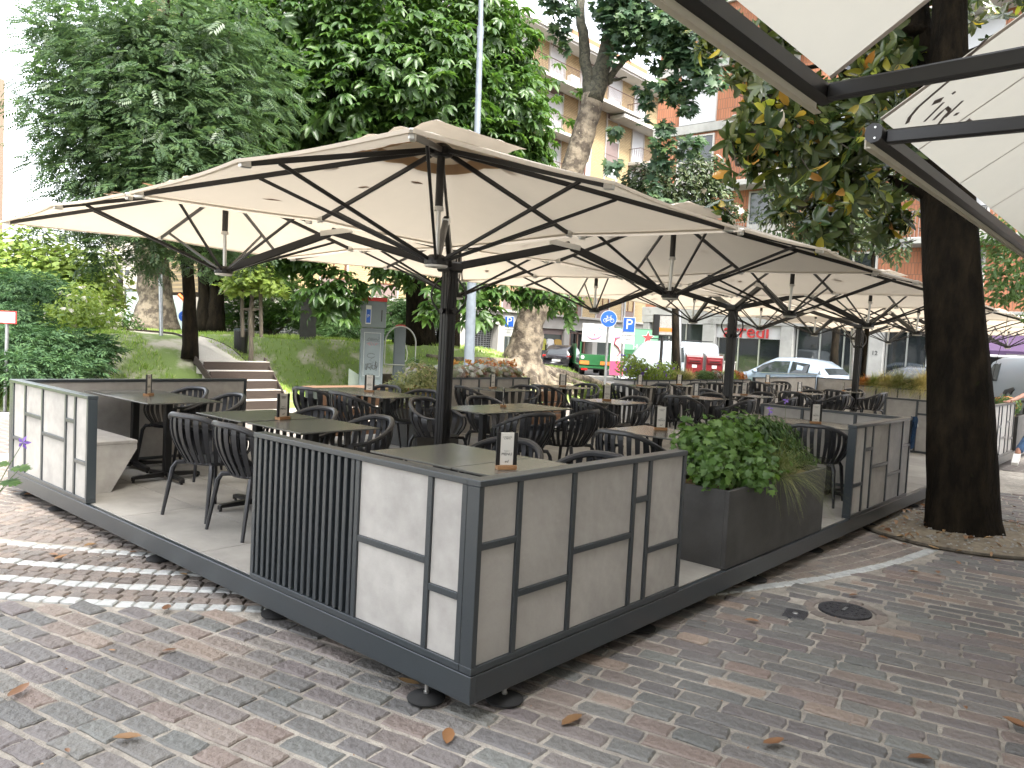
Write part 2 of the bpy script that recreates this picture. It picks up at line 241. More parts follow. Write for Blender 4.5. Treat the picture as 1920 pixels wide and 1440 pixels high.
# ------------------------------------------------ mesh helpers
class MB:
    def __init__(s): s.v = []; s.f = []; s.m = []; s.n = 0
    def add(s, vs, fs, m=0):
        b = s.n; s.v.extend([tuple(map(float, p)) for p in vs]); s.n += len(vs)
        s.f.extend([tuple(b+i for i in f) for f in fs]); s.m.extend([m]*len(fs)); return s
    def box(s, lo, hi, m=0, rot=None, bev=0.0):
        (x0, y0, z0), (x1, y1, z1) = lo, hi
        if bev <= 0:
            vs = [(x0,y0,z0),(x1,y0,z0),(x1,y1,z0),(x0,y1,z0),(x0,y0,z1),(x1,y0,z1),(x1,y1,z1),(x0,y1,z1)]
            fs = [(0,3,2,1),(4,5,6,7),(0,1,5,4),(1,2,6,5),(2,3,7,6),(3,0,4,7)]
        else:
            b = min(bev, abs(x1-x0)/2.2, abs(y1-y0)/2.2, abs(z1-z0)/2.2)
            vs = []; 
            for z, e in ((z0, b), (z0+b, 0), (z1-b, 0), (z1, b)):
                if e == 0:
                    vs += [(x0+b,y0,z),(x1-b,y0,z),(x1,y0+b,z),(x1,y1-b,z),(x1-b,y1,z),(x0+b,y1,z),(x0,y1-b,z),(x0,y0+b,z)]
                else:
                    vs += [(x0+b,y0+b,z),(x1-b,y0+b,z),(x1-b,y0+b,z),(x1-b,y1-b,z),(x1-b,y1-b,z),(x0+b,y1-b,z),(x0+b,y1-b,z),(x0+b,y0+b,z)]
            fs = [(0,5,3,1), (24,25,27,29)]
            for r in (0, 1, 2):
                for k in range(8):
                    a, c = r*8+k, r*8+(k+1) % 8
                    d, e_ = (r+1)*8+(k+1) % 8, (r+1)*8+k
                    # skip slivers where the ring points coincide
                    if r == 0 and k % 2 == 1: fs.append((a, d, e_)); continue
                    if r == 2 and k % 2 == 1: fs.append((a, c, d)); continue
                    fs.append((a, c, d, e_))
        if rot is not None:
            R, c = rot; vs = [tuple(R @ Vector(p) + Vector(c)) for p in vs]
        return s.add(vs, fs, m)
    def bar(s, a, b, w, h, up=(0, 0, 1), m=0, bev=0):
        a, b = Vector(a), Vector(b); d = b-a; L = d.length; d.normalize(); u = Vector(up)
        x = d.cross(u)
        if x.length < 1e-4: x = d.cross(Vector((1, 0, 0)))
        x.normalize(); u = x.cross(d)
        R = Matrix((x, d, u)).transposed()
        return s.box((-w/2, 0, -h/2), (w/2, L, h/2), m, (R, a), bev)
    def tube(s, pts, rad, n=8, m=0, cap=True, flat=1.0, closed=False):
        pts = [Vector(p) for p in pts]; k = len(pts)
        if not hasattr(rad, '__len__'): rad = [rad]*k
        t0 = (pts[1]-pts[0]).normalized(); nrm = t0.orthogonal().normalized(); vs = []
        for i, p in enumerate(pts):
            if closed: t = (pts[(i+1) % k]-pts[i-1]).normalized()
            else: t = ((pts[min(i+1, k-1)]-pts[max(i-1, 0)])).normalized()
            nrm = (nrm - t*nrm.dot(t)).normalized(); bn = t.cross(nrm)
            for j in range(n):
                a = 2*PI*j/n; vs.append(p + nrm*math.cos(a)*rad[i] + bn*math.sin(a)*rad[i]*flat)
        fs = []
        for i in range(k if closed else k-1):
            for j in range(n):
                a = i*n+j; b = i*n+(j+1) % n; c = ((i+1) % k)*n
                fs.append((a, b, c+(j+1) % n, c+j))
        if cap and not closed: fs.append(tuple(range(n))[::-1]); fs.append(tuple((k-1)*n+j for j in range(n)))
        return s.add(vs, fs, m)
    def lathe(s, prof, n=16, m=0, c=(0, 0, 0), sx=1, sy=1):
        vs = []; fs = []; k = len(prof)
        for r, z in prof:
            for j in range(n):
                a = 2*PI*j/n; vs.append((c[0]+r*math.cos(a)*sx, c[1]+r*math.sin(a)*sy, c[2]+z))
        for i in range(k-1):
            for j in range(n): fs.append((i*n+j, i*n+(j+1) % n, (i+1)*n+(j+1) % n, (i+1)*n+j))
        fs.append(tuple(range(n))[::-1]); fs.append(tuple((k-1)*n+j for j in range(n)))
        return s.add(vs, fs, m)
    def prism(s, out, a, b, axis='z', m=0):
        """outline of 2d points swept along an axis from a to b"""
        n = len(out)
        def q(p, t):
            return (p[0], p[1], t) if axis == 'z' else ((p[0], t, p[1]) if axis == 'y' else (t, p[0], p[1]))
        vs = [q(p, a) for p in out]+[q(p, b) for p in out]
        fs = [tuple(range(n))[::-1], tuple(range(n, 2*n))]+[(i, (i+1) % n, n+(i+1) % n, n+i) for i in range(n)]
        if axis == 'y': fs = [f[::-1] for f in fs]
        return s.add(vs, fs, m)
    def grid(s, nu, nv, fn, m=0):
        vs = [fn(i/nu, j/nv) for i in range(nu+1) for j in range(nv+1)]
        fs = [(i*(nv+1)+j, (i+1)*(nv+1)+j, (i+1)*(nv+1)+j+1, i*(nv+1)+j+1) for i in range(nu) for j in range(nv)]
        return s.add(vs, fs, m)
    def mesh(s, name, mats, smooth=False):
        me = bpy.data.meshes.new(name); me.from_pydata(s.v, [], s.f)
        for q in (mats if isinstance(mats, (list, tuple)) else [mats]): me.materials.append(q)
        if any(s.m): me.polygons.foreach_set('material_index', s.m)
        if smooth:
            me.polygons.foreach_set('use_smooth', [True]*len(s.f))
            if smooth != 'all': me.set_sharp_from_angle(angle=math.radians(40))
        me.update(); return me

def tag(o, label=None, cat=None, group=None, kind=None):
    if label: o['label'] = label
    if cat: o['category'] = cat
    if group: o['group'] = group
    if kind: o['kind'] = kind
    return o
def link(name, me, parent=None, loc=None, rot=None):
    o = bpy.data.objects.new(name, me); COL.objects.link(o)
    if parent is not None: o.parent = parent
    if loc is not None: o.location = loc
    if rot is not None: o.rotation_euler = rot if hasattr(rot, '__len__') else (0, 0, rot)
    return o
def put(name, mb, mats, parent=None, smooth=False, **kw):
    return link(name, mb.mesh(name, mats, smooth), parent, **kw)
def thing(name, label, cat, loc=(0, 0, 0), rz=0.0, group=None):
    return tag(link(name, None, None, loc, rz), label, cat, group)
def struct(name, mb, mats, smooth=False): return tag(put(name, mb, mats, None, smooth), kind='structure')
KIDS = {}
def copy_tree(o, parent=None, loc=None, rz=None, label=None, group=None):
    c = o.copy(); COL.objects.link(c)
    if parent is not None: c.parent = parent
    if loc is not None: c.location = loc
    if rz is not None: c.rotation_euler = (0, 0, rz)
    if label: c['label'] = label
    if group: c['group'] = group
    if o.name not in KIDS: KIDS[o.name] = list(o.children)
    for ch in KIDS[o.name]: copy_tree(ch, c)
    return c
def fast_mesh(name, V_, F_, mats, smooth=False, midx=None):
    """V_ (n,3), F_ (m,k) arrays -> mesh, quickly"""
    me = bpy.data.meshes.new(name); V_ = np.asarray(V_, np.float32); F_ = np.asarray(F_, np.int32)
    k = F_.shape[1]; me.vertices.add(len(V_)); me.vertices.foreach_set('co', V_.ravel())
    me.loops.add(F_.size); me.loops.foreach_set('vertex_index', F_.ravel())
    me.polygons.add(len(F_)); me.polygons.foreach_set('loop_start', np.arange(len(F_), dtype=np.int32)*k)
    for q in (mats if isinstance(mats, (list, tuple)) else [mats]): me.materials.append(q)
    if midx is not None: me.polygons.foreach_set('material_index', np.asarray(midx, np.int32))
    if smooth: me.polygons.foreach_set('use_smooth', np.ones(len(F_), bool))
    me.update(calc_edges=True); return me
def unit(a): return a/np.maximum(np.linalg.norm(a, axis=-1, keepdims=True), 1e-9)
def frames(nrm, along=None):
    """rotation matrices (n,3,3), columns = x (leaf width), y (leaf length), z (leaf normal)"""
    z = unit(nrm)
    if along is None: along = RNG.normal(size=z.shape)
    y = unit(along - z*np.sum(along*z, -1, keepdims=True)); x = np.cross(y, z)
    return np.stack([x, y, z], -1)
def scatter(T, FT, pos, R, size):
    """template verts T (k,3), faces FT (f,m) placed n times"""
    n, k = len(pos), len(T)
    V_ = np.einsum('nij,kj->nki', R, T)*np.asarray(size).reshape(-1, 1, 1) + pos[:, None, :]
    F_ = (FT[None]+(np.arange(n)*k)[:, None, None]).reshape(-1, FT.shape[1])
    return V_.reshape(-1, 3), F_
# leaf templates; each leaf 1 long, lies along +y, normal +z
def leaf_T(w=0.4, fold=0.12, droop=0.15, tip=0.0):
    T = np.array([(0, 0, 0), (-w/2, .45, fold*w), (0, .5, -.02), (w/2, .45, fold*w), (0, 1, -droop), (-w*.36, .8, fold*w*.6-droop*.5), (w*.36, .8, fold*w*.6-droop*.5), (-w*.3, .15, fold*w*.4), (w*.3, .15, fold*w*.4)], float)
    Fq = np.array([(0, 2, 1, 7), (0, 8, 3, 2), (2, 4, 5, 1), (2, 3, 6, 4)]); return T, Fq
def simple_T(w=0.45, droop=0.1):
    T = np.array([(0, 0, 0), (-w/2, .5, .05), (0, 1, -droop), (w/2, .5, .05)], float); return T, np.array([(0, 3, 2, 1)])
def merge_T(parts):
    Vs, Fs, b = [], [], 0
    for T, F_ in parts: Vs.append(T); Fs.append(F_+b); b += len(T)
    return np.concatenate(Vs), np.concatenate(Fs)
def xf(T, ang=0, s=1, off=(0, 0, 0), pitch=0):
    c, d = math.cos(ang), math.sin(ang); T = T*s
    cp, sp = math.cos(pitch), math.sin(pitch); T = T @ np.array([(1, 0, 0), (0, cp, -sp), (0, sp, cp)]).T
    return T @ np.array([(c, -d, 0), (d, c, 0), (0, 0, 1)]).T + np.array(off)
def palmate(n=7, w=0.36):
    T, F_ = leaf_T(w, 0.2, 0.22); out = []
    for i in range(n):
        a = (i-(n-1)/2)*math.radians(44); s = 1-0.45*abs(i-(n-1)/2)/((n-1)/2); out.append((xf(T, a, s, pitch=-0.15), F_))
    return merge_T(out)
def pinnate(n=5, w=0.34):
    T, F_ = simple_T(w, 0.1); out = []
    for i in range(n):
        y = .15+.75*i/n
        for sgn in (-1, 1): out.append((xf(T, sgn*math.radians(55), .36, (0, y, -.12*y*y)), F_))
    out.append((xf(T, 0, .3, (0, .85, -.1)), F_)); return merge_T(out)
def lobed():     # plane/maple like leaf: five pointed lobes, one fan
    a = [(0, 0), (-.30, .02), (-.55, .25), (-.30, .38), (-.42, .75), (-.14, .62), (0, 1.05), (.14, .62), (.42, .75), (.30, .38), (.55, .25), (.30, .02)]
    T = np.array([(x, y, -.18*(x*x)-.12*y*y) for x, y in a]+[(0, .4, .04)], float)
    n = len(a); c = n
    F_ = np.array([(c, (i+1) % n, i, i) for i in range(n)]); F_ = np.array([(c, (i+2) % n, (i+1) % n, i) for i in range(0, n, 2)]); return T, F_
LEAF = leaf_T(0.42, 0.25, 0.18); SIMPLE = simple_T(); PALM = palmate(); PINN = pinnate(); LOBE = lobed()

def cloud(name, tmpl, pos, nrm, size, m, parent=None, along=None, kind=None, smooth=False):
    T, F_ = tmpl; R = frames(nrm, along); V_, F2 = scatter(T, F_, np.asarray(pos), R, size)
    o = link(name, fast_mesh(name, V_, F2, m, smooth), parent)
    if kind: o['kind'] = kind
    return o
def blob_points(centres, radii, n, shell=0.35, squash=1.0):
    """points in the outer shell of several overlapping lumps, with outward normals"""
    centres = np.asarray(centres, float); radii = np.asarray(radii, float)
    w = radii**2; w /= w.sum(); idx = RNG.choice(len(centres), n, p=w)
    d = unit(RNG.normal(size=(n, 3))); rr = radii[idx]*(1-shell*RNG.random(n)**1.5)
    sc = np.array([1, 1, squash]); p = centres[idx]+d*rr[:, None]*sc
    return p, d
def text_mesh(s, size, m, ext=0.002, font_shear=0.0, align='CENTER'):
    cu = bpy.data.curves.new('txt', 'FONT'); cu.body = s; cu.size = size; cu.extrude = ext; cu.align_x = align; cu.align_y = 'CENTER'; cu.shear = font_shear
    cu.resolution_u = 2
    o = bpy.data.objects.new('txt', cu); COL.objects.link(o)
    dg = bpy.context.evaluated_depsgraph_get(); me = bpy.data.meshes.new_from_object(o.evaluated_get(dg)); bpy.data.objects.remove(o)
    me.materials.clear(); me.materials.append(m); return me
# ------------------------------------------------ ground, street, paving
def sstep(a, b, x):
    t = np.clip((x-a)/(b-a), 0, 1); return t*t*(3-2*t)
MOUND = np.array([(2.2, 13.3), (4.6, 12.3), (5.5, 12.0), (7.1, 12.0), (8.3, 12.6), (9.6, 14.9), (11.6, 15.0), (12.1, 12.4), (14.0, 11.0), (17.5, 11.3), (21.0, 13.2), (24.5, 19), (19, 26), (4, 28), (-8, 27), (-9, 17)], float)
def poly_dist(x, y, poly):
    x = np.asarray(x, float); y = np.asarray(y, float); best = np.full(x.shape, 1e9); ins = np.zeros(x.shape, bool); n = len(poly)
    for i in range(n):
        (ax, ay), (bx, by) = poly[i], poly[(i+1) % n]; dx, dy = bx-ax, by-ay
        t = np.clip(((x-ax)*dx+(y-ay)*dy)/(dx*dx+dy*dy), 0, 1); best = np.minimum(best, np.hypot(x-ax-t*dx, y-ay-t*dy))
        ins ^= ((ay > y) != (by > y)) & (x < (bx-ax)*(y-ay)/(by-ay+1e-12)+ax)
    return np.where(ins, best, -best)
def terrain(x, y):
    d = poly_dist(x, y, MOUND); x = np.asarray(x, float); y = np.asarray(y, float)
    amp = 1.40 - 0.62*sstep(13.2, 17.5, x)*(1-sstep(16, 21, y)) - 0.35*sstep(20, 24, x) - 0.25*sstep(4, -2, x)
    w = 3.6 - 1.6*sstep(9.0, 10.5, x)
    h = amp*sstep(0, 1, d/w)
    h = h + 0.05*np.sin(x*1.7+y*.6)*np.sin(y*1.3-x*.4)*sstep(0.3, 1.5, d)
    return G - 0.01 + h
def tz(x, y): return float(terrain(np.array([x]), np.array([y]))[0])

b = MB(); b.box((-60, -40, G-0.5), (140, 120, G-0.16)); struct('street', b, M['asphalt'])
b = MB(); b.box((-40, -4.2, G-0.155), (23.5, 12.3, G-0.0085)); struct('pavement_base', b, M['mortar'])
b = MB(); b.box((-40, 30.0-0.6, G-0.155), (80, 34, G+0.02)); b.box((31.4, -20, G-0.155), (33.2, 29.39, G+0.02)); struct('far_pavement', b, M['kerb'])
b = MB(); b.box((23.5, -4.2, G-0.155), (23.65, 12.3, G+0.0)); struct('kerb', b, M['kerb'])

# the mound as one sheet, with its stair trench
nx, ny = 130, 100
xs = np.linspace(-10, 26, nx+1); ys = np.linspace(10.8, 28.5, ny+1)
X, Y = np.meshgrid(xs, ys, indexing='ij'); Z = terrain(X, Y)
sl, sr = 5.42, 7.16
inst = (X > sl-.05) & (X < sr+.05) & (Y > 12.0) & (Y < 13.75)
Z = np.where(inst, np.minimum(Z, G-.02+np.maximum(0, (Y-12.25))*.50), Z)
V_ = np.stack([X, Y, Z], -1).reshape(-1, 3)
I = np.arange((nx+1)*(ny+1)).reshape(nx+1, ny+1)
F_ = np.stack([I[:-1, :-1], I[1:, :-1], I[1:, 1:], I[:-1, 1:]], -1).reshape(-1, 4)
tag(link('grass_mound', fast_mesh('grass_mound', V_, F_, M['grass'], True)), kind='structure')
# grass tufts
n = 110000
gx = RNG.uniform(-8, 24, n); gy = RNG.uniform(11.8, 24, n); d = poly_dist(gx, gy, MOUND)
dens = 0.5+0.5*np.sin(gx*.9+1.3)*np.sin(gy*.8+gx*.3)
keep = (d > .25) & ~((gx > 5.2) & (gx < 7.5) & (gy < 19)) & ((RNG.random(n) < .35+.65*dens)) & ((gx < 5.6) | (RNG.random(n) < .45))
gx, gy = gx[keep], gy[keep]; gz = terrain(gx, gy)
T = np.array([(-.5, 0, 0), (.5, 0, 0), (.15, .25, .6), (0, .5, 1), (-.15, .25, .6)], float)*np.array([.16, 1, 1])
Tt, Ft = merge_T([(xf(T, a, 1), np.array([(0, 1, 2, 4), (4, 2, 3, 3)])[:1]) for a in (0, 2.1, 4.2)])
T3 = np.array([(-.08, 0, 0), (.08, 0, 0), (.03, .2, .6), (0, .45, 1)], float)
Tt, Ft = merge_T([(xf(T3, a, 1), np.array([(0, 1, 2, 3)])) for a in (0, 2.1, 4.2)])
nn = len(gx); a = RNG.random(nn)*2*PI; c, s = np.cos(a), np.sin(a); zz = np.zeros(nn); oo = np.ones(nn)
Rz = np.stack([np.stack([c, -s, zz], -1), np.stack([s, c, zz], -1), np.stack([zz, zz, oo], -1)], 1)
V_, F2 = scatter(Tt, Ft, np.stack([gx, gy, gz], -1), Rz, RNG.uniform(.05, .12, nn))
tag(link('grass', fast_mesh('grass', V_, F2, M['blade'])), 'short patchy lawn grass growing on the mound', 'grass', kind='stuff')

# gravel path over the mound
pts = [(6.50, 13.75), (6.85, 14.8), (7.35, 15.9), (7.5, 17.0), (6.6, 18.4), (4.6, 20)]
wd = [.80, .86, .85, .8, .8, .9]
vs = []
m = 24
for i in range(m+1):
    t = i/m*(len(pts)-1); k = min(int(t), len(pts)-2); f = t-k
    cx_, cy_ = pts[k][0]*(1-f)+pts[k+1][0]*f, pts[k][1]*(1-f)+pts[k+1][1]*f; w_ = wd[k]*(1-f)+wd[k+1]*f
    row = []
    for j in range(7):
        x_ = cx_+w_*(j/3-1); row.append((x_, cy_, tz(x_, cy_)+.035))
    if i == 0: row = [(x_, y_, .70) for x_, y_, _ in row]
    vs += row
mb = MB().add(vs, [(i*7+j, i*7+j+1, (i+1)*7+j+1, (i+1)*7+j) for i in range(m) for j in range(6)]); struct('path', mb, M['gravel'], 'all')
mb = MB()
for sx in (0, 6): mb.tube([Vector(vs[i*7+sx])+Vector((0, 0, .0)) for i in range(0, m+1)], .02, 5)
struct('path_edging', mb, M['sleeper'])

# timber stairs up the mound
st = thing('garden_stairs', 'timber and gravel steps climbing the grass mound behind the terrace', 'stairs', (0, 0, 0))
nst = 5; rise = .92/nst; tread = 1.53/nst
for k in range(nst):
    y0 = 12.2+k*tread; z1 = G+(k+1)*rise; x0 = 5.62+.02*k; x1 = 6.90+.09*k
    put('riser', MB().box((x0, y0, z1-rise-.02), (x1, y0+.05, z1-.018), bev=.008), M['sleeper'], st)
    put('tread', MB().box((x0, y0+.01, z1-.0179), (x1, y0+.0501, z1-.002), bev=.008).box((x0, y0+.0502, z1-rise-.1), (x1, y0+tread+.03, z1-.002)), M['gravel'], st)
for xa, xb in ((5.59, 5.68), (6.93, 7.33)):
    put('stringer', MB().bar((xa, 12.15, G+.08), (xb, 13.80, .72), .035, .16, bev=.006), M['sleeper'], st)

# paving: porphyry setts
CC = np.array([6.36, 8.40]); RD = 9.05
th = math.radians(-79); ed = np.array([math.cos(th), math.sin(th)]); eq = np.array([-ed[1], ed[0]])
def in_view(x, y, z=G, mg=120):
    d = np.array([x, y, z])-CAM; k = d @ fw
    if k < .3: return False
    u = 960+F*(d @ r2)/k; w = 720-F*(d @ u2)/k
    return -mg < u < 1920+mg and w < 1440+mg
PIT = (6.45, -.62, 1.0); MH = (2.97, -.62)
def sett(cx_, cy_, ang, L_, W_, jit=.008, h=.035):
    """irregular stone outline with a worn, rounded top edge"""
    o = []
    for k in range(4):
        pass
    e = [(-1, -1), (-.35, -1), (.3, -1), (1, -1), (1, .1), (1, 1), (.4, 1), (-.3, 1), (-1, 1), (-1, -.1)]
    for i, (a, c_) in enumerate(e):
        k = 1.0 if i not in (0, 3, 5, 8) else .965
        o.append((a*L_/2*k+random.uniform(-jit, jit), c_*W_/2*k+random.uniform(-jit, jit)*.7))
    ca, sa = math.cos(ang), math.sin(ang); zt = G+random.uniform(-.004, .004)+.004*math.sin(cx_*1.3+cy_*.7); tx, ty = random.uniform(-.014, .014), random.uniform(-.018, .018)
    vs = []
    for f, dz in ((1.0, -h), (1.0, -.007), (.0, 0)):
        for a, c_ in o:
            if f == 0: r = 1-.006/max(.02, math.hypot(a, c_)); a, c_ = a*(1-.008/(L_/2)), c_*(1-.008/(W_/2))
            vs.append((cx_+a*ca-c_*sa, cy_+a*sa+c_*ca, zt+dz+(tx*a+ty*c_ if dz > -.02 else 0)))
    n = len(o); fs = [(i, (i+1) % n, n+(i+1) % n, n+i) for i in range(n)]+[(n+i, n+(i+1) % n, 2*n+(i+1) % n, 2*n+i) for i in range(n)]+[tuple(range(2*n, 3*n))]
    return vs, fs
stones = []
pitch = .128
for iq in range(int(-9/pitch), int(12/pitch)):
    q = iq*pitch; p = -9+random.random()*.3
    while p < 9:
        L_ = random.choice([.17, .2, .22, .24, .25, .28, .33]); c2 = ed*(p+L_/2)+eq*q+np.array([1.0, -.5]); p += L_+.011
        x, y = c2
        if x > 13 or y > 5 or y < -4.1: continue
        if np.hypot(*(c2-CC)) < RD+.075 or np.hypot(x-MH[0], y-MH[1]) < .30 or np.hypot(x-PIT[0], y-PIT[1]) < PIT[2]+.09: continue
        if not in_view(x, y): continue
        dd = np.linalg.norm(np.array([x, y, G])-CAM)
        if dd > 12.5: continue
        stones.append((L_*pitch/dd**3, x, y, th+random.uniform(-.01, .01), L_, pitch-.021+random.uniform(-.006, .003), 'paver'))
# curved courses of small cubes inside the arcs, marble cubes in the four bands
rings = []; r = RD+.0
while r > 5.9: rings.append(r); r -= .105
bands = [9.05, 8.75, 8.43, 8.05]
for r in rings:
    kind = 'cobble'
    bnd = min(bands, key=lambda q: abs(q-r))
    if abs(bnd-r) < .0525: kind = 'marble'; r = bnd; rb = bnd
    kind0 = kind; da = .108/r; k0 = random.random()*da
    for k in range(int(2*PI/da)):
        a = k0+k*da; x, y = CC+r*np.array([math.cos(a), math.sin(a)])
        if kind0 == 'marble': kind = 'marble' if (x < 1.5 or r > 9) else 'cobble'
        inside = (x > .35 and y > .35 and y < 5.8)
        if inside or y > 9 or y < -4.0 or x > 13 or np.hypot(x-PIT[0], y-PIT[1]) < PIT[2]+.07: continue
        if not in_view(x, y): continue
        dd = np.linalg.norm(np.array([x, y, G])-CAM)
        if dd > 12: continue
        big = 1.15 if kind == 'marble' else 1
        stones.append((.011/dd**3*big, x, y, a+PI/2+random.uniform(-.03, .03), .098, .092 if kind != 'marble' else .088, kind))
stones.sort(key=lambda s: -s[0])
pav = tag(link('paving', None), kind='structure')
rest = {'paver': MB(), 'cobble': MB(), 'marble': MB()}; cnt = 0
for i, (w_, x, y, a, L_, W_, kind) in enumerate(stones):
    if cnt < 300:
        cnt += 1; vs, fs = sett(0, 0, 0, L_, W_, .008 if kind == 'paver' else .005)
        vs = [(p[0], p[1], p[2]) for p in vs]
        put(kind if kind != 'marble' else 'marble_cobble', MB().add(vs, fs), M[kind], pav, loc=(x, y, 0), rot=a)
    else:
        vs, fs = sett(x, y, a, L_, W_, .008 if kind == 'paver' else .004); rest[kind].add([(p[0], p[1], p[2]+(.003 if kind == 'marble' else 0)) for p in vs], fs)
for k, mb in rest.items():
    tag(put('paver' if k == 'paver' else ('cobble' if k == 'cobble' else 'marble_cobble'), mb, M[k], pav), kind='stuff')
# paving too far away to tell the stones apart
M['farpave'] = brick_mat('distant_setts', (0.11, 0.095, 0.09), (0.15, 0.125, 0.105), (0.20, 0.185, 0.16), .26, .12, .015)
_t = M['farpave'].node_tree; _c = [x for x in _t.nodes if x.type == 'COMBXYZ'][0]; _s = [x for x in _t.nodes if x.type == 'SEPXYZ'][0]
_t.links.new(_s.outputs[1], _c.inputs[0]); _t.links.new(_s.outputs[0], _c.inputs[1])
def sheet(name, pts_, z, m): return struct(name, MB().add([(x, y, z) for x, y in pts_], [tuple(range(len(pts_)))]), m)
sheet('pavement', [(12.4, -4.2), (23.5, -4.2), (23.5, 12.3), (12.4, 12.3)], G-.004, M['farpave'])
sheet('pavement_left', [(-3, 8.6), (5.4, 8.6), (5.4, 12.3), (2.2, 13.2), (-9, 16), (-14, 16), (-14, 6), (-3, 6)], G-.003, M['farpave'])

# manhole cover and the small valve box beside it
mh = thing('manhole_cover', 'round cast iron manhole cover set in the paving right of the planter', 'manhole cover', (MH[0], MH[1], G+.002)); mh.scale = (.76, .76, 1)
put('cover', MB().lathe([(.22, -.02), (.22, .004), (.2, .006)], 28), M['castiron'], mh)
for r in (.06, .11, .16):
    for k in range(int(r*70)):
        a = 2*PI*k/int(r*70); put('stud', MB().box((-.011, -.016, .004), (.011, .016, .011), bev=.002), M['castiron'], mh, loc=(r*math.cos(a), r*math.sin(a), 0), rot=a)
mb = MB(); mb.box((-.05, -.012, .0112), (.05, .012, .0125)); put('lifting_slot', mb, M['steel'], mh)
for k in range(14):
    a = 2*PI*k/14; vs, fs = sett(0, 0, 0, .125, .10, .006); put('surround_stone', MB().add([(p[0], p[1], p[2]-G+.0) for p in vs], fs), M['cobble'], mh, loc=(.295*math.cos(a), .295*math.sin(a), 0), rot=a+PI/2)
vb = thing('valve_cover', 'small square iron valve cover beside the round manhole', 'cover', (2.62, -.42, G+.001), .2)
put('lid', MB().box((-.085, -.07, -.02), (.085, .07, .008), bev=.004), M['castiron'], vb); put('knob', MB().lathe([(.02, .008), (.015, .014)], 10), M['steel'], vb)

# tree pit
tp = thing('tree_pit', 'round tree pit of bare soil and gravel edged with iron around the leaning trunk', 'tree pit', (PIT[0], PIT[1], G))
mb = MB(); mb.grid(10, 36, lambda u, v: (max(.01, u)*PIT[2]*math.cos(v*2*PI), max(.01, u)*PIT[2]*math.sin(v*2*PI), .01+.045*(1-u)+.012*math.sin(u*17+v*30)))
put('soil', mb, M['soil'], tp, smooth='all')
mb = MB(); mb.tube([(PIT[2]*math.cos(a/36*2*PI), PIT[2]*math.sin(a/36*2*PI), .012) for a in range(36)], .016, 6, closed=True); put('iron_edging', mb, M['bark'], tp)
k = 420; a = RNG.random(k)*2*PI; r = PIT[2]*np.sqrt(RNG.random(k))*.97
pos = np.stack([r*np.cos(a), r*np.sin(a), .03+.03*(1-r/PIT[2])], -1)
T = np.array([(-.5, -.4, 0), (.5, -.5, 0), (.4, .5, 0), (-.4, .4, 0), (0, 0, .5)], float)
V_, F2 = scatter(T, np.array([(0, 1, 4), (1, 2, 4), (2, 3, 4), (3, 0, 4)]), pos, frames(np.array([0, 0, 1.])+RNG.normal(size=(k, 3))*.1), RNG.uniform(.012, .03, k))
o = link('gravel', fast_mesh('gravel', V_, F2, M['kerb']), tp); o['kind'] = 'stuff'

# ------------------------------------------------ terrace deck
DX, DY = 21.0, 6.12
deck = thing('terrace_deck', 'raised tiled terrace platform with dark grey metal skirting', 'deck', (0, 0, G))
def dk(z): return z-G
put('core', MB().box((.05, .05, dk(-.10)), (DX-.05, DY-.05, dk(-.022))), M['black'], deck)
SK = .128
for lo, hi in (((0, 0, -SK), (.035, DY, -.002)), ((.0352, 0, -SK), (DX, .035, -.002)), ((.0352, DY-.035, -SK), (DX, DY, -.002)), ((DX-.035, .0352, -SK), (DX, DY-.0352, -.002))):
    put('skirting', MB().box((lo[0], lo[1], dk(lo[2])), (hi[0], hi[1], dk(hi[2])), bev=.003), M['frame'], deck)
tl = MB().box((.0035, .0035, -.02), (.5965, 1.2165, 0), bev=.0015).mesh('floor_tile', M['tile'])
for i in range(35):
    for j in range(5): link('floor_tile', tl, deck, (.037+i*.6, .036+j*1.22-.02*(j > 0)*0, dk(0)))
ft = MB().lathe([(.0, 0), (.088, .0), (.09, .010), (.07, .020), (.025, .030)], 18).mesh('foot_pad', M['rubber'], True)
rd = MB().lathe([(.009, .02), (.009, .15)], 10).lathe([(.014, .03), (.014, .045)], 6).mesh('foot_rod', M['alu'])
for (x, y) in [(.036, .31), (.30, .057), (.12, 1.7), (.10, 3.17), (.12, 5.14), (.13, 5.9), (1.6, .12), (3.13, .085), (4.4, .12), (5.9, .12), (7.5, .12), (9.2, .12)]:
    link('levelling_pad', ft, deck, (x, y, .005)); link('levelling_rod', rd, deck, (x, y, .0))

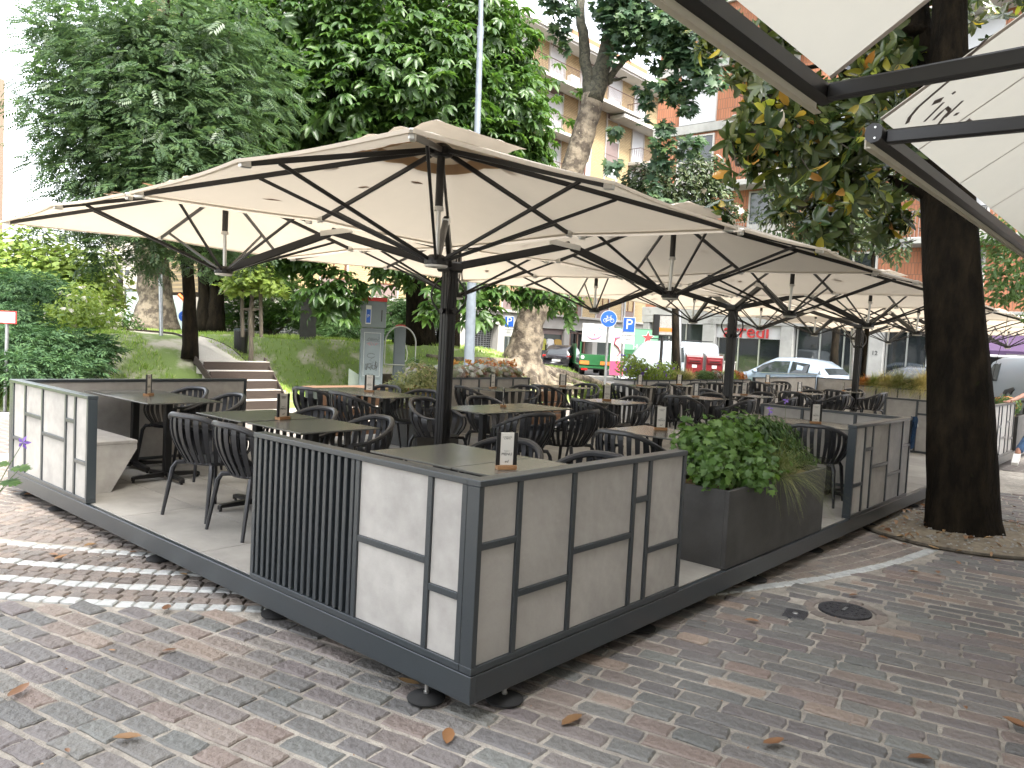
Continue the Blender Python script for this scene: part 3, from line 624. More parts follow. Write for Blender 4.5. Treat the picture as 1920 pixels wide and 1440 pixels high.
# ------------------------------------------------ screens round the terrace
H = .86
def screen(label, origin, ang, length, cols, slats=None, out_side=1, group='stoneware screens round the terrace', inner_cap=True, h=H, th_=.075, name='terrace_screen'):
    """local x runs along the screen, outer face at y = 0, thickness towards +y; cols: list of (x0, x1, transom z or None)"""
    s = thing(name, label, 'screen', (origin[0], origin[1], 0.0), ang, group)
    bw = .032
    put('top_rail', MB().box((-.002, -.003, h-.028), (length+.002, th_+.003, h), bev=.003), M['frame'], s)
    put('bottom_rail', MB().box((0, .0, .003), (length, th_, .035), bev=.002), M['frame'], s)
    for x0 in (0, length-bw): put('end_post', MB().box((x0, 0.001, .0352), (x0+bw, th_-.001, h-.0282), bev=.002), M['frame'], s)
    put('inner_panel', MB().box((bw+.001, th_-.02, .0353), (length-bw-.001, th_-.008, h-.0283)), M['stone'], s)
    edges = sorted({round(e, 4) for c_ in cols for e in c_[:2] if .01 < e < length-.01} | ({round(e, 4) for e in slats if .04 < e < length-.04} if slats else set()))
    for e in edges: put('mullion', MB().box((e-bw/2, .001, .0352), (e+bw/2, .03, h-.0282), bev=.002), M['frame'], s)
    for (x0, x1, tzs) in cols:
        a = x0+(bw if x0 < .01 else bw/2)+.0005; c = x1-(bw if x1 > length-.01 else bw/2)-.0005
        zs = [.0355]+([tzs] if tzs else [])+[h-.0285]
        if tzs: put('transom', MB().box((a, .002, tzs-.016), (c, .03, tzs+.016), bev=.002), M['frame'], s)
        for k in range(len(zs)-1):
            z0 = zs[k]+(.0165 if k else 0); z1 = zs[k+1]-(.0165 if k < len(zs)-2 else 0)
            put('panel', MB().box((a, .013, z0), (c, .024, z1), bev=.001), M['stone'], s)
    if slats:
        x0, x1 = slats; n_ = 16; x0 = max(x0, bw); x1 = min(x1, length-bw); x0 += bw/2*(x0 > bw+.001); x1 -= bw/2*(x1 < length-bw-.001); pw = (x1-x0)/n_
        put('slat_backing', MB().box((x0+.001, .036, .0353), (x1-.001, .042, h-.0283)), M['black'], s)
        sm = MB().box((-.014, .004, .036), (.014, .034, h-.029), bev=.003).mesh('slat', M['frame'])
        for k in range(n_): link('slat', sm, s, (x0+pw*(k+.5), 0, 0))
    return s
# front corner, left face runs along +y with its outer face on x = 0: rotate +90, outer face must be -x
def yscreen(label, y0, length, cols, x=0.0, flip=False, **kw):
    # local x -> world y ; local y -> world +x : mirror by building reversed columns with rotation -90 from the far end
    c2 = [(length-b, length-a, t) for a, b, t in cols][::-1]
    if kw.get('slats'): a, b = kw['slats']; kw['slats'] = (length-b, length-a)
    return screen(label, (x, y0+length), -PI/2, length, c2, **kw)
B_ = screen('front screen of stoneware panels running right from the near corner', (0, 0), 0, 1.815, [(0, .278, .566), (.278, .693, .306), (.693, 1.25, .432), (1.25, 1.41, .62), (1.41, 1.815, .313)])
A_ = yscreen('screen with vertical dark slats and stone panels on the left side of the near corner', .0765, 1.7335, [(0, .237, .328), (.237, .766, .442)], slats=(.766, 1.73))
yscreen('stoneware screen at the far left end of the terrace beside the concrete bench', 4.245, 1.79, [(0, .275, .315), (.275, .475, .625), (.475, 1.015, .448), (1.015, 1.45, .575), (1.45, 1.79, .322)])
screen('plain screen closing the back left of the terrace in front of the garden stairs', (2.40, 6.11), PI, 2.40, [(0, 1.1, None), (1.1, 1.7, .4), (1.7, 2.40, None)])
screen('stoneware screen between the large planter and the leaning dark trunk', (4.95, 0), 0, 1.86, [(0, .30, .302), (.30, .535, .615), (.535, 1.07, .43), (1.07, 1.55, .302), (1.55, 1.86, .567)])
yscreen('cross screen behind the double table with a blue jacket over its front corner', .0765, 1.60, [(0, .5, .4), (.5, 1.1, None), (1.1, 1.6, None)], x=6.735)
yscreen('cross screen partly hidden by the dark trunk, facing the entrance gap', .08, 1.47, [(0, .73, .442), (.73, .97, .628), (.97, 1.47, None)], x=11.3)
screen('far right stoneware screen under the hand of the person', (11.3, 0), 0, 2.0, [(0, .6, None), (.6, .85, .5), (.85, 1.3, .3), (1.3, 1.6, .55), (1.6, 2.0, .25)])
screen('long low back screen in front of the silver car', (20.6, 6.11), PI, 4.2, [(0, 1.4, None), (1.4, 2.8, None), (2.8, 4.2, None)])
yscreen('screen closing the far end of the terrace', 3.6, 2.45, [(0, 1.2, None), (1.2, 2.45, None)], x=20.7)

# concrete benches inside the left side (slanted end)
def slant_bench(label, y0, y1):
    t = thing('stone_bench', label, 'bench', (.09, y0, 0.001), 0, 'stone benches along the left side')
    L_ = y1-y0
    put('base', MB().prism([(0, 0), (.24, 0), (.45, .36), (.45, .405), (0, .405)], 0, L_, 'y'), M['stone'], t)
    put('seat', MB().box((0, -.002, .4055), (.455, L_+.002, .435), bev=.004), M['stone'], t)
    put('backrest', MB().box((-.0, .0, .4355), (.06, L_, .80), bev=.004), M['stone_dark'], t)
slant_bench('slanted stone bench beside the far left screen', 4.60, 6.02)
slant_bench('slanted stone bench inside the near corner screens', .10, 1.79)

# ------------------------------------------------ tables
def ttable(label, x, y, sx=.70, sy=.70, rz=0, group='dark square bistro tables on the terrace'):
    t = thing('bistro_table', label, 'table', (x, y, 0), 0, group)
    put('tabletop', MB().box((-sx/2, -sy/2, .743), (sx/2, sy/2, .755), bev=.0025), M['table'], t)
    put('plate', MB().box((-.17, -.17, .728), (.17, .17, .7428)), M['black'], t)
    put('column', MB().box((-.032, -.032, .055), (.032, .032, .7278), bev=.006), M['black'], t)
    for k in range(4):
        put('foot', MB().prism([(.0325, .03), (.0325, .075), (.30, .055), (.315, .045), (.315, .014), (.30, .014), (.298, .030)], -.022, .022, 'y'), M['black'], t, rot=k*PI/2)
        put('glide', MB().lathe([(.013, 0), (.013, .006), (.006, .014)], 8), M['rubber'], t, loc=(.302*math.cos(k*PI/2), .302*math.sin(k*PI/2), 0))
    return t
TB = [  # x, y centre, label
 (.95, 4.905, 'near one of the two joined tables beside the far left bench'), (.95, 5.61, 'rear one of the two joined tables beside the far left bench'),
 (1.02, 2.69, 'near half of the double table just behind the slatted screen'), (1.00, 3.44, 'far half of the double table behind the slatted screen, left of the menu'),
 (.93, .41, 'table tucked into the near corner carrying the nearest menu'), (.93, 1.12, 'table inside the near corner, behind the one with the nearest menu'),
 (3.52, 4.86, 'front one of the two joined tables left of the nearest umbrella mast'), (3.52, 5.57, 'rear one of the two joined tables left of the nearest mast, by the wooden bench'),
 (3.39, 3.17, 'left half of the double table right of the nearest mast'), (4.11, 3.17, 'right half of the double table right of the nearest mast'),
 (6.0, 5.30, 'table in front of the silver leaved planter'), (7.75, 5.45, 'table in front of the spreading tree roots'),
 (5.97, 3.33, 'middle table with two chairs, left of the second umbrella mast'), (3.42, 1.15, 'table half hidden by the green shrub of the big planter'),
 (9.95, 5.35, 'table in front of the planter with violet flowers'), (8.33, 3.35, 'table just left of the second umbrella mast'),
 (11.5, 5.42, 'table left of the second mast, in front of the mail boxes'), (9.97, 3.33, 'table just right of the second umbrella mast'),
 (5.97, .55, 'front half of the double table behind the big planter'), (5.97, 1.26, 'rear half of the double table behind the big planter'),
 (12.45, 3.37, 'table between the second and third umbrella masts'), (14.8, 3.35, 'table just left of the third umbrella mast'),
 (13.6, 5.45, 'back table in front of the silver car bonnet'), (15.9, 5.45, 'back table in front of the silver car boot'),
 (12.6, .75, 'table right behind the trunk with chairs turned to the entrance'), (14.6, .75, 'table behind the leaning trunk near the grasses')]
TT = []
proto = None
for (x, y, lab) in TB:
    lab = 'dark '+lab if len(lab.split()) < 15 else lab
    if proto is None: proto = ttable(lab, x, y); o = proto
    else: o = copy_tree(proto, None, (x, y, 0), 0, lab)
    TT.append(o)

# ------------------------------------------------ chairs: resin armchair with a shell of vertical slats, facing +y
def rim_pt(t):
    """t in -1..1 round the back from right arm to left arm"""
    a = t*math.radians(128); x = .295*math.sin(a); y = -.02-.275*math.cos(a)+.03*abs(t)**3
    z = .785-.165*sstep(.12, .95, abs(t))
    return Vector((x, y, float(z)))
def seat_pt(t):
    a = t*math.radians(128); return Vector((.215*math.sin(a), .02-.20*math.cos(a), .425))
def chair_parts(detail):
    P_ = {}
    rim = [rim_pt(-1+2*i/28) for i in range(29)]
    rim = [rim[0]+Vector((-.015, .04, -.05))]+rim+[rim[-1]+Vector((.015, .04, -.05))] if False else rim
    w = [.011+.012*(1-abs(-1+2*i/28)**2) for i in range(29)]
    mb = MB(); mb.tube(rim, w, 8, flat=1.0); P_['rim'] = mb
    # arm fronts drop to the seat
    sl = []
    n_ = 21 if detail else 13
    for i in range(n_):
        t = -1+2*(i)/(n_-1); top = rim_pt(t); bot = seat_pt(t)
        wd_ = (.0205 if detail else .034)*(1.0 if i not in (0, n_-1) else 1.1)
        out = Vector((top.x, top.y+.02, 0)).normalized()
        path = []
        for k in range(8):
            s = k/7; p = top.lerp(bot, s**1.25 if s > 0 else 0); p.z = top.z*(1-s)+bot.z*s
            p += out*(.030*math.sin(PI*min(1, s*1.05))); path.append(p)
        path += [bot+(Vector((0, .03, .43))-Vector((bot.x, bot.y, bot.z))).normalized()*.07+Vector((0, 0, -.006))]
        tang = Vector((-out.y, out.x, 0)); mb = MB(); vs = []
        for k, p in enumerate(path):
            d = (path[min(k+1, len(path)-1)]-path[max(0, k-1)]).normalized(); nn_ = tang.cross(d).normalized(); ww = wd_*(1-.38*k/len(path)); hh = .0055
            vs += [p-tang*ww-nn_*hh, p+tang*ww-nn_*hh, p+tang*ww+nn_*hh, p-tang*ww+nn_*hh]
        fs = [(4*k+j, 4*k+(j+1) % 4, 4*k+4+(j+1) % 4, 4*k+4+j) for k in range(len(path)-1) for j in range(4)]+[(3, 2, 1, 0), tuple(4*(len(path)-1)+j for j in range(4))]
        mb.add(vs, fs); sl.append(mb)
    P_['slats'] = sl
    mb = MB()
    if detail:
        for j in range(9):
            y0 = -.13+j*.037; hw = .20*math.sqrt(max(.1, 1-((y0-.02)/.24)**2)); mb.box((-hw, y0-.014, .417), (hw, y0+.014, .430), bev=.003)
        mb.tube([(.205*math.sin(a/20*2*PI), .03+.20*math.cos(a/20*2*PI), .418) for a in range(20)], .013, 6, closed=True)
    else: mb.lathe([(.05, .41), (.2, .412), (.205, .428), (.05, .422)], 16, c=(0, .03, 0))
    P_['seat'] = mb
    lg = []
    for sx, sy in ((-1, 1), (1, 1), (-1, -1), (1, -1)):
        k0 = Vector((sx*.10, .03+sy*.12, .408)); k1 = Vector((sx*.185, .02+sy*.185, .405)); k2 = Vector((sx*.205, .02+sy*.205, .36)); k3 = Vector((sx*.235, .01+sy*.255, 0))
        mb = MB(); mb.tube([k0, k1, k2, k2.lerp(k3, .5), k3], [.013, .019, .019, .016, .0125], 7); lg.append(mb)
    P_['legs'] = lg
    return P_
def chair(detail, name='slatted_armchair'):
    t = thing(name, 'x', 'chair', (0, 0, 0), 0, 'charcoal slatted armchairs')
    P_ = chair_parts(detail)
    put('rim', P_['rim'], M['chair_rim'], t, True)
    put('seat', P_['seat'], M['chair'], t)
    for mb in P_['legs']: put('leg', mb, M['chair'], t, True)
    if detail:
        for mb in P_['slats']: put('slat', mb, M['chair'], t)
    else:
        a = MB()
        for mb in P_['slats']: a.add(mb.v, mb.f)
        put('backrest', a, M['chair'], t)
    return t
CHN, CHF = chair(True), chair(False)
used = {}
def add_chair(x, y, ang, lab, near):
    src = CHN if near else CHF
    if not used.get(near): used[near] = 1; o = src; o.location = (x, y, 0); o.rotation_euler = (0, 0, ang); o['label'] = lab
    else: o = copy_tree(src, None, (x, y, 0), ang, lab)
    return o
E_, W_2, N_, S_ = -PI/2, PI/2, 0, PI      # facing +x, -x, +y, -y
CH = [
 (.36, 3.42, E_, 'left chair of the pair at the left deck edge, slatted back to us', 1),
 (.36, 2.76, E_, 'chair half hidden by the left end of the slatted screen', 1),
 (1.62, 3.42, W_2, 'chair across the slatted screen table, near its menu', 1), (1.64, 2.70, W_2, 'chair with grey rim curling over the right end of the slatted screen table', 1),
 (1.60, 5.62, W_2, 'rear chair in front of the plain back left screen', 1), (1.60, 4.88, W_2, 'front chair at the far left table, right of its column', 1),
 (1.58, 1.13, W_2, 'chair whose pale rim shows behind the nearest menu', 1), (1.58, .45, W_2, 'chair at the near corner table hidden behind the front screen', 1),
 (2.86, 5.60, E_, 'rear chair left of the joined tables by the wooden bench', 0), (2.86, 4.88, E_, 'front chair on the left of the joined tables by the wooden bench', 1),
 (4.20, 5.58, W_2, 'rear chair right of the joined tables, before the variegated bush', 0), (4.20, 4.86, W_2, 'front chair right of the joined tables, just left of the mast', 1),
 (3.38, 2.50, N_, 'chair just right of the nearest mast, back towards us', 1), (4.12, 2.50, N_, 'chair with open legs right of the nearest menu', 1),
 (3.30, 3.86, S_, 'far chair behind the double table, close to the nearest mast', 0), (4.15, 3.86, S_, 'far chair behind the right half of the double table', 0),
 (5.32, 5.35, E_, 'left chair at the table before the silver leaved planter', 0), (6.66, 5.30, W_2, 'right chair at the table before the silver leaved planter', 0),
 (7.06, 5.45, E_, 'left chair at the table before the tree roots', 0), (8.44, 5.45, W_2, 'right chair at the table before the tree roots', 0),
 (5.32, 3.30, E_, 'left chair of the middle table, back towards us', 1), (6.62, 3.36, W_2, 'right chair of the middle table with bright rim', 1),
 (2.80, 1.15, E_, 'chair left of the table half hidden by the shrub', 1), (3.42, .50, N_, 'chair whose rim shows just above the front screen', 1),
 (9.28, 5.38, E_, 'left chair before the violet flowered planter', 0), (10.62, 5.35, W_2, 'right chair before the violet flowered planter', 0),
 (7.66, 3.35, E_, 'left chair at the table before the second mast', 0), (8.33, 2.66, N_, 'front chair at the table left of the second mast', 0), (8.98, 3.45, W_2, 'right chair at the table left of the second mast', 0),
 (10.84, 5.42, E_, 'left chair of the table before the mail boxes', 0), (12.2, 5.42, W_2, 'right chair of the table before the mail boxes', 0),
 (9.90, 2.66, N_, 'front chair at the table right of the second mast', 0), (10.64, 3.35, W_2, 'right chair at the table right of the second mast', 0), (9.97, 4.02, S_, 'rear chair at the table right of the second mast', 0),
 (5.30, .55, E_, 'chair with dark upright slats between the grasses and the right hand screen', 1), (5.30, 1.27, E_, 'chair partly covered by the shrub at the rear double table', 1),
 (11.78, 3.30, E_, 'left chair between the second and third masts', 0), (13.12, 3.40, W_2, 'right chair between the second and third masts', 0), (12.5, 2.68, N_, 'front chair of the table between the second and third masts', 0),
 (14.15, 3.30, E_, 'left chair of the table left of the third mast', 0), (14.8, 2.66, N_, 'front chair left of the third mast', 0), (15.45, 3.35, W_2, 'chair beside the foot of the third mast', 0), (14.8, 4.02, S_, 'rear chair left of the third mast', 0),
 (12.95, 5.45, E_, 'left chair of the back table before the silver car bonnet', 0), (14.25, 5.45, W_2, 'right chair of the back table before the silver car bonnet', 0),
 (15.25, 5.45, E_, 'left chair of the back table before the silver car boot', 0), (16.55, 5.4, W_2, 'right chair of the back table before the silver car boot', 0),
 (12.6, 1.42, S_, 'chair behind the trunk at the far entrance table', 0), (13.25, .8, W_2, 'chair facing away from the grasses right of the trunk', 0), (13.95, .75, E_, 'left chair of the table near the grasses', 0), (15.25, .75, W_2, 'right chair of the table near the grasses', 0)]
for c_ in CH:
    sh = .24 if abs(abs(c_[2])-PI/2) < .1 else .12; c_ = (c_[0]-math.sin(c_[2])*sh, c_[1]+math.cos(c_[2])*sh, *c_[2:])
    add_chair(c_[0], c_[1], c_[2]+random.uniform(-.26, .26), c_[3], bool(c_[4]))

# ------------------------------------------------ menus on the tables
def menu(label, x, y, ang, lean=0):
    t = thing('menu_stand', label, 'menu', (x, y, .7552), ang, 'menu cards in wooden bases')
    put('wooden_base', MB().box((-.055, -.03, 0), (.055, .03, .018), bev=.003).box((-.055, -.03, .018), (.055, -.006, .024)).box((-.055, .006, .018), (.055, .03, .024)), M['oak'], t)
    put('card', MB().box((-.05, -.003, .0245), (.05, .003, .205), bev=.001), M['card'], t)
    for sx in (-1, 1): put('dark_edge', MB().box((sx*.049-.011, -.0045, .0245), (sx*.049+.011, .0045, .205)), M['black'], t)
    for yy, sg in ((-.0036, 0), (.0036, PI)):
        me = text_mesh('MENU', .022, M['ink'], .0003); link('lettering', me, t, (0, yy, .085), (PI/2, 0, sg))
        me = text_mesh('ed', .022, M['ink'], .0003, .3); link('lettering', me, t, (0, yy, .045), (PI/2, 0, sg))
        me = text_mesh('CONSULTA\nIL MENU', .0095, M['ink'], .0003); link('lettering', me, t, (0, yy, .175), (PI/2, 0, sg))
        me = text_mesh('Scopri il', .009, M['ink'], .0003); link('lettering', me, t, (0, yy, .103), (PI/2, 0, sg))
    return t
MN = [(.80, .56, -.55, 'nearest menu card standing on the corner table'), (.93, 5.28, .75, 'menu seen edge on at the far left double table'), (1.0, 3.08, .15, 'menu card on the double table behind the slatted screen'),
 (3.55, 5.22, -.8, 'menu card on the joined tables before the lawn'), (3.78, 3.25, .8, 'menu seen edge on at the double table right of the mast'), (5.95, 5.40, .0, 'tilted menu card before the silver leaved planter'),
 (7.75, 5.5, -.8, 'menu card before the tree roots'), (5.95, 3.4, -.8, 'menu card on the middle table'), (9.95, 5.4, -.3, 'menu card before the violet flowers'), (8.33, 3.4, -.2, 'menu card left of the second mast'),
 (11.5, 5.45, -.8, 'menu card before the mail boxes'), (9.97, 3.38, -.6, 'menu card just right of the second mast'), (5.92, .72, -.95, 'menu card on the double table behind the big planter'), (3.55, 1.2, -.8, 'menu card among the leaves of the green shrub'),
 (12.45, 3.4, -.3, 'menu card between the second and third masts'), (14.8, 3.35, .5, 'menu card left of the third mast'), (13.6, 5.5, -.6, 'menu card on the left back table before the silver car'), (15.9, 5.5, -.6, 'menu card on the right back table before the silver car'), (14.6, .8, -.8, 'menu card before the pale grasses')]
m0 = None
for x, y, a, lab in MN:
    if m0 is None: m0 = menu(lab, x, y, a)
    else: copy_tree(m0, None, (x, y, .7552), a, lab)

# ------------------------------------------------ umbrellas: one mast carrying four square canopies
ZR, ZT, ZH = 2.33, 2.80, 2.00
def canopy_fn(u, v, hs=1.49):
    x, y = (2*u-1), (2*v-1); r = max(abs(x), abs(y)); ang = math.atan2(y, x)
    z = ZT+.05-(ZT+.05-ZR-.015)*r**1.06
    # cloth dips a little between the eight ribs, edges lift between corners
    s = abs(math.sin(4*ang)); z -= .020*s*math.sin(PI*min(1, r)); e = 1-min(abs(x), abs(y))/max(r, 1e-6)
    z += .045*r*r*e*(1 if True else 0)-.008*s*r
    k = 1-.012*s*r**4
    return (x*hs*k, y*hs*k, z)
fab = MB(); fab.grid(32, 32, canopy_fn); fab_me = fab.mesh('canopy', M['fabric'], 'all')
cap = MB(); cap.grid(12, 12, lambda u, v: ((2*u-1)*.42, (2*v-1)*.42, ZT+.085-.085*max(abs(2*u-1), abs(2*v-1))+.022*math.sin(19*u+3*v)*math.sin(17*v)*max(abs(2*u-1), abs(2*v-1))))
cap_me = cap.mesh('vent_cap', M['fabric'], 'all')
tanm = MB()
for s in range(4):
    c_, d_ = math.cos(s*PI/2), math.sin(s*PI/2)
    for k in range(6):
        q = []
        for (a, r) in ((k, .30), (k+1, .30), (k+1, .42), (k, .42)):
            t = -1+a/3; x, y = r, t*r; xx, yy = x*c_-y*d_, x*d_+y*c_; p = canopy_fn(xx/1.49/2+.5, yy/1.49/2+.5); q.append((p[0], p[1], p[2]-.008))
        tanm.add(q, [(0, 1, 2, 3)])
tan_me = tanm.mesh('reinforcement', M['tan'])
hem = MB()
for s in range(4):
    c_, d_ = math.cos(s*PI/2), math.sin(s*PI/2); N__ = 24; vs = []
    for k in range(N__+1):
        t = -1+2*k/N__; x, y = 1, t; xx, yy = x*c_-y*d_, x*d_+y*c_
        p = Vector(canopy_fn((xx+1)/2, (yy+1)/2)); o_ = Vector((c_, d_, 0))
        vs += [p+o_*.012+Vector((0, 0, .004)), p+o_*.013-Vector((0, 0, .016)), p-o_*.03-Vector((0, 0, .006))]
    hem.add(vs, [(3*k, 3*k+3, 3*k+4, 3*k+1) for k in range(N__)]+[(3*k+1, 3*k+4, 3*k+5, 3*k+2) for k in range(N__)])
hem_me = hem.mesh('hem', M['fabric'])
def rib_end(k):
    a = k*PI/4; r = 1.49 if k % 2 == 0 else 1.49*math.sqrt(2); return Vector((math.cos(a)*r, math.sin(a)*r, 0))
def umbrella(label, x, y):
    t = thing('cantilever_umbrella', label, 'umbrella', (x, y, 0), 0, 'four armed umbrellas over the terrace')
    mb = MB().box((-.058, -.058, .02), (.058, .058, 2.16), bev=.008)
    for s in (-1, 1): mb.box((-.063, s*.02-.009, .3), (-.0585, s*.02+.009, 2.1)); mb.box((s*.02-.009, -.063, .3), (s*.02+.009, -.0585, 2.1))
    put('mast', mb, M['black'], t)
    put('base_plate', MB().box((-.2, -.2, .001), (.2, .2, .02), bev=.003), M['black'], t)
    put('mast_head', MB().box((-.1, -.1, 2.1), (.1, .1, 2.2), bev=.02), M['black'], t)
    put('badge', MB().lathe([(.012, 0), (.012, .003)], 10), M['white'], t, loc=(-.0585, .03, .35), rot=(0, -PI/2, 0))
    for k in range(4):
        a = k*PI/2+PI/4; dx, dy = math.cos(a), math.sin(a)
        lp = [(dx*(.07+.10*math.sin(j/12*PI)), dy*(.07+.10*math.sin(j/12*PI)), 2.05-.36*j/12) for j in range(13)]
        put('crank_handle', MB().tube(lp, .011, 6), M['black'], t, True)
        a2 = k*PI/2
        put('crank_disc', MB().tube([(math.cos(a2)*.058, math.sin(a2)*.058, 1.72), (math.cos(a2)*.095, math.sin(a2)*.095, 1.72)], .027, 10), M['black'], t)
        cx_, cy_ = (1 if dx > 0 else -1)*1.54, (1 if dy > 0 else -1)*1.54
        el = Vector((cx_*.52, cy_*.52, 2.42)); 
        arm = MB(); arm.bar((dx*.09, dy*.09, 2.165), el+Vector((dx*.03, dy*.03, .01)), .045, .075, bev=.008); put('arm', arm, M['black'], t)
        c = link('canopy', fab_me, t, (cx_, cy_, 0))
        link('vent_cap', cap_me, c); link('reinforcement', tan_me, c); link('hem', hem_me, c)
        put('lever', MB().bar(Vector((-cx_*.46, -cy_*.46, 2.41)), Vector((-cx_*.03, -cy_*.03, ZH+.02)), .045, .075, bev=.008), M['black'], c)
        put('lever_plate', MB().bar(Vector((-cx_*.56, -cy_*.56, 2.455)), Vector((-cx_*.42, -cy_*.42, 2.40)), .055, .05), M['alu'], c)
        if k == 0 or not hasattr(umbrella, 'p'):
            umbrella.p = {}
            umbrella.p['hub'] = MB().lathe([(.05, ZH-.035), (.085, ZH-.03), (.085, ZH+.01), (.05, ZH+.035)], 14).mesh('hub', M['black'])
            umbrella.p['light'] = MB().lathe([(.03, ZH-.056), (.078, ZH-.05), (.082, ZH-.0355)], 18).mesh('light', M['white'], True)
            umbrella.p['top_hub'] = MB().lathe([(.05, ZT-.09), (.08, ZT-.08), (.08, ZT-.03), (.04, ZT)], 12).mesh('top_hub', M['black'])
            umbrella.p['upper_tube'] = MB().tube([(0, 0, ZT-.08), (0, 0, ZT-.44)], .028, 12).mesh('upper_tube', M['black'], True)
            umbrella.p['lower_tube'] = MB().tube([(0, 0, ZT-.44), (.02, .02, ZH+.03)], .017, 10).mesh('lower_tube', M['alu'], True)
            umbrella.p['collar'] = MB().tube([(0, 0, ZT-.43), (0, 0, ZT-.46)], .034, 12).mesh('collar', M['white'], True)
            umbrella.p['ribs'] = []; umbrella.p['struts'] = []; umbrella.p['br'] = []
            for j in range(8):
                e = rib_end(j); n = e.normalized(); L_ = e.length
                def zz(f): q = e*f; return canopy_fn(q.x/1.49/2+.5, q.y/1.49/2+.5)[2]-.035
                A0 = n*.06+Vector((0, 0, ZT-.05)); A1 = e*.965+Vector((0, 0, zz(.965)+.010))
                umbrella.p['ribs'].append(MB().bar(A0, A1, .022, .034, bev=.004).mesh('rib', M['black']))
                f = 1.24/L_; S1 = A0.lerp(A1, (1.24-.06)/(L_*.965-.06))
                umbrella.p['struts'].append(MB().bar(n*.07+Vector((0, 0, ZH)), S1-Vector((0, 0, .012)), .018, .024, bev=.003).mesh('strut', M['black']))
                umbrella.p['br'].append(MB().bar(A1-n*.02, A1+n*.05+Vector((0, 0, -.006)), .03, .05, bev=.006).mesh('bracket', M['alu']))
        for q in ('hub', 'light', 'top_hub', 'upper_tube', 'lower_tube', 'collar'): link(q, umbrella.p[q], c)
        for j in range(8): link('rib', umbrella.p['ribs'][j], c); link('strut', umbrella.p['struts'][j], c); link('bracket', umbrella.p['br'][j], c)
    t.rotation_euler = (0, 0, -.028)
    return t
u0 = umbrella('nearest cream umbrella with four canopies, its mast left of centre', 2.93, 3.28)
for x, lab in ((9.03, 'second cream umbrella cluster, its mast in front of the silver car bonnet'), (15.13, 'third cream umbrella cluster, its mast just left of the grasses'), (21.2, 'farthest cream umbrella cluster, mast hidden behind the leaning trunk')):
    copy_tree(u0, None, (x, 3.22, 0), -.012, lab)
# ------------------------------------------------ planters
def planter_box(label, x0, y0, x1, y1, h, m='stone_dark', group='planters on the terrace', name='planter'):
    t = thing(name, label, 'planter', ((x0+x1)/2, (y0+y1)/2, .001), 0, group); hx, hy = (x1-x0)/2, (y1-y0)/2; w = .03
    for lo, hi in (((-hx, -hy, 0), (hx, -hy+w, h)), ((-hx, hy-w, 0), (hx, hy, h)), ((-hx, -hy+w, 0), (-hx+w, hy-w, h)), ((hx-w, -hy+w, 0), (hx, hy-w, h))):
        put('side', MB().box(lo, hi, bev=.003), M[m], t)
    put('mulch', MB().grid(10, 6, lambda u, v: (-hx+w+(2*hx-2*w)*u, -hy+w+(2*hy-2*w)*v, h-.05+.015*math.sin(u*23+v*9))), M['mulch'], t, smooth='all')
    return t
def panel_planter(label, x0, y0, x1, y1, h=.80, n=5):
    t = planter_box(label, x0, y0, x1, y1, h, 'stone'); hx, hy = (x1-x0)/2, (y1-y0)/2
    put('rim', MB().box((-hx-.006, -hy-.012, h-.025), (hx+.006, -hy-.0005, h+.004)).box((-hx-.012, -hy-.012, h-.025), (-hx-.0065, hy+.006, h+.004)), M['frame'], t)
    xs_ = np.linspace(-hx+.012, hx-.012, n+1)
    if hy > hx:
        ys_ = np.linspace(-hy+.012, hy-.012, n+1)
        for y in ys_: put('mullion', MB().box((-hx-.012, y-.014, .002), (-hx-.0005, y+.014, h-.026)), M['frame'], t)
        for i in range(n): put('transom', MB().box((-hx-.011, ys_[i]+.0145, (.3, .52)[i % 2]), (-hx-.0005, ys_[i+1]-.0145, (.328, .548)[i % 2])), M['frame'], t)
    else:
        for x in xs_: put('mullion', MB().box((x-.014, -hy-.012, .002), (x+.014, -hy-.0005, h-.026)), M['frame'], t)
        for i in range(n):
            if i % 2 == 0: put('transom', MB().box((xs_[i]+.0145, -hy-.011, .38), (xs_[i+1]-.0145, -hy-.0005, .408)), M['frame'], t)
    return t
planter_box('large dark stone planter with green shrub and feathery grass beside the front screen', 2.46, .015, 4.27, .57, .535)
planter_box('dark stone planter with a variegated bush at the left of the nearest mast', 4.35, 5.25, 5.15, 5.95, .50)
planter_box('dark stone planter with yellowish grass behind the table before the roots', 8.75, 5.66, 9.75, 6.08, .45)
panel_planter('tall panelled planter overflowing with silver and red leaves', 5.2, 6.13, 7.65, 6.6, .86, 6)
panel_planter('tall panelled planter with violet flowers and dry grass before the green truck', 10.9, 6.13, 13.7, 6.6, .80, 6)
panel_planter('panelled planter with low mixed leaves in front of the mail boxes', 14.0, 6.13, 16.35, 6.6, .80, 5)
panel_planter('long panelled planter with pale grasses right of the third mast', 16.8, 1.85, 17.35, 3.75, .84, 4)
planter_box('dark planter at the right edge of the picture beside the jeans', 13.7, -.0, 14.6, .5, .6)

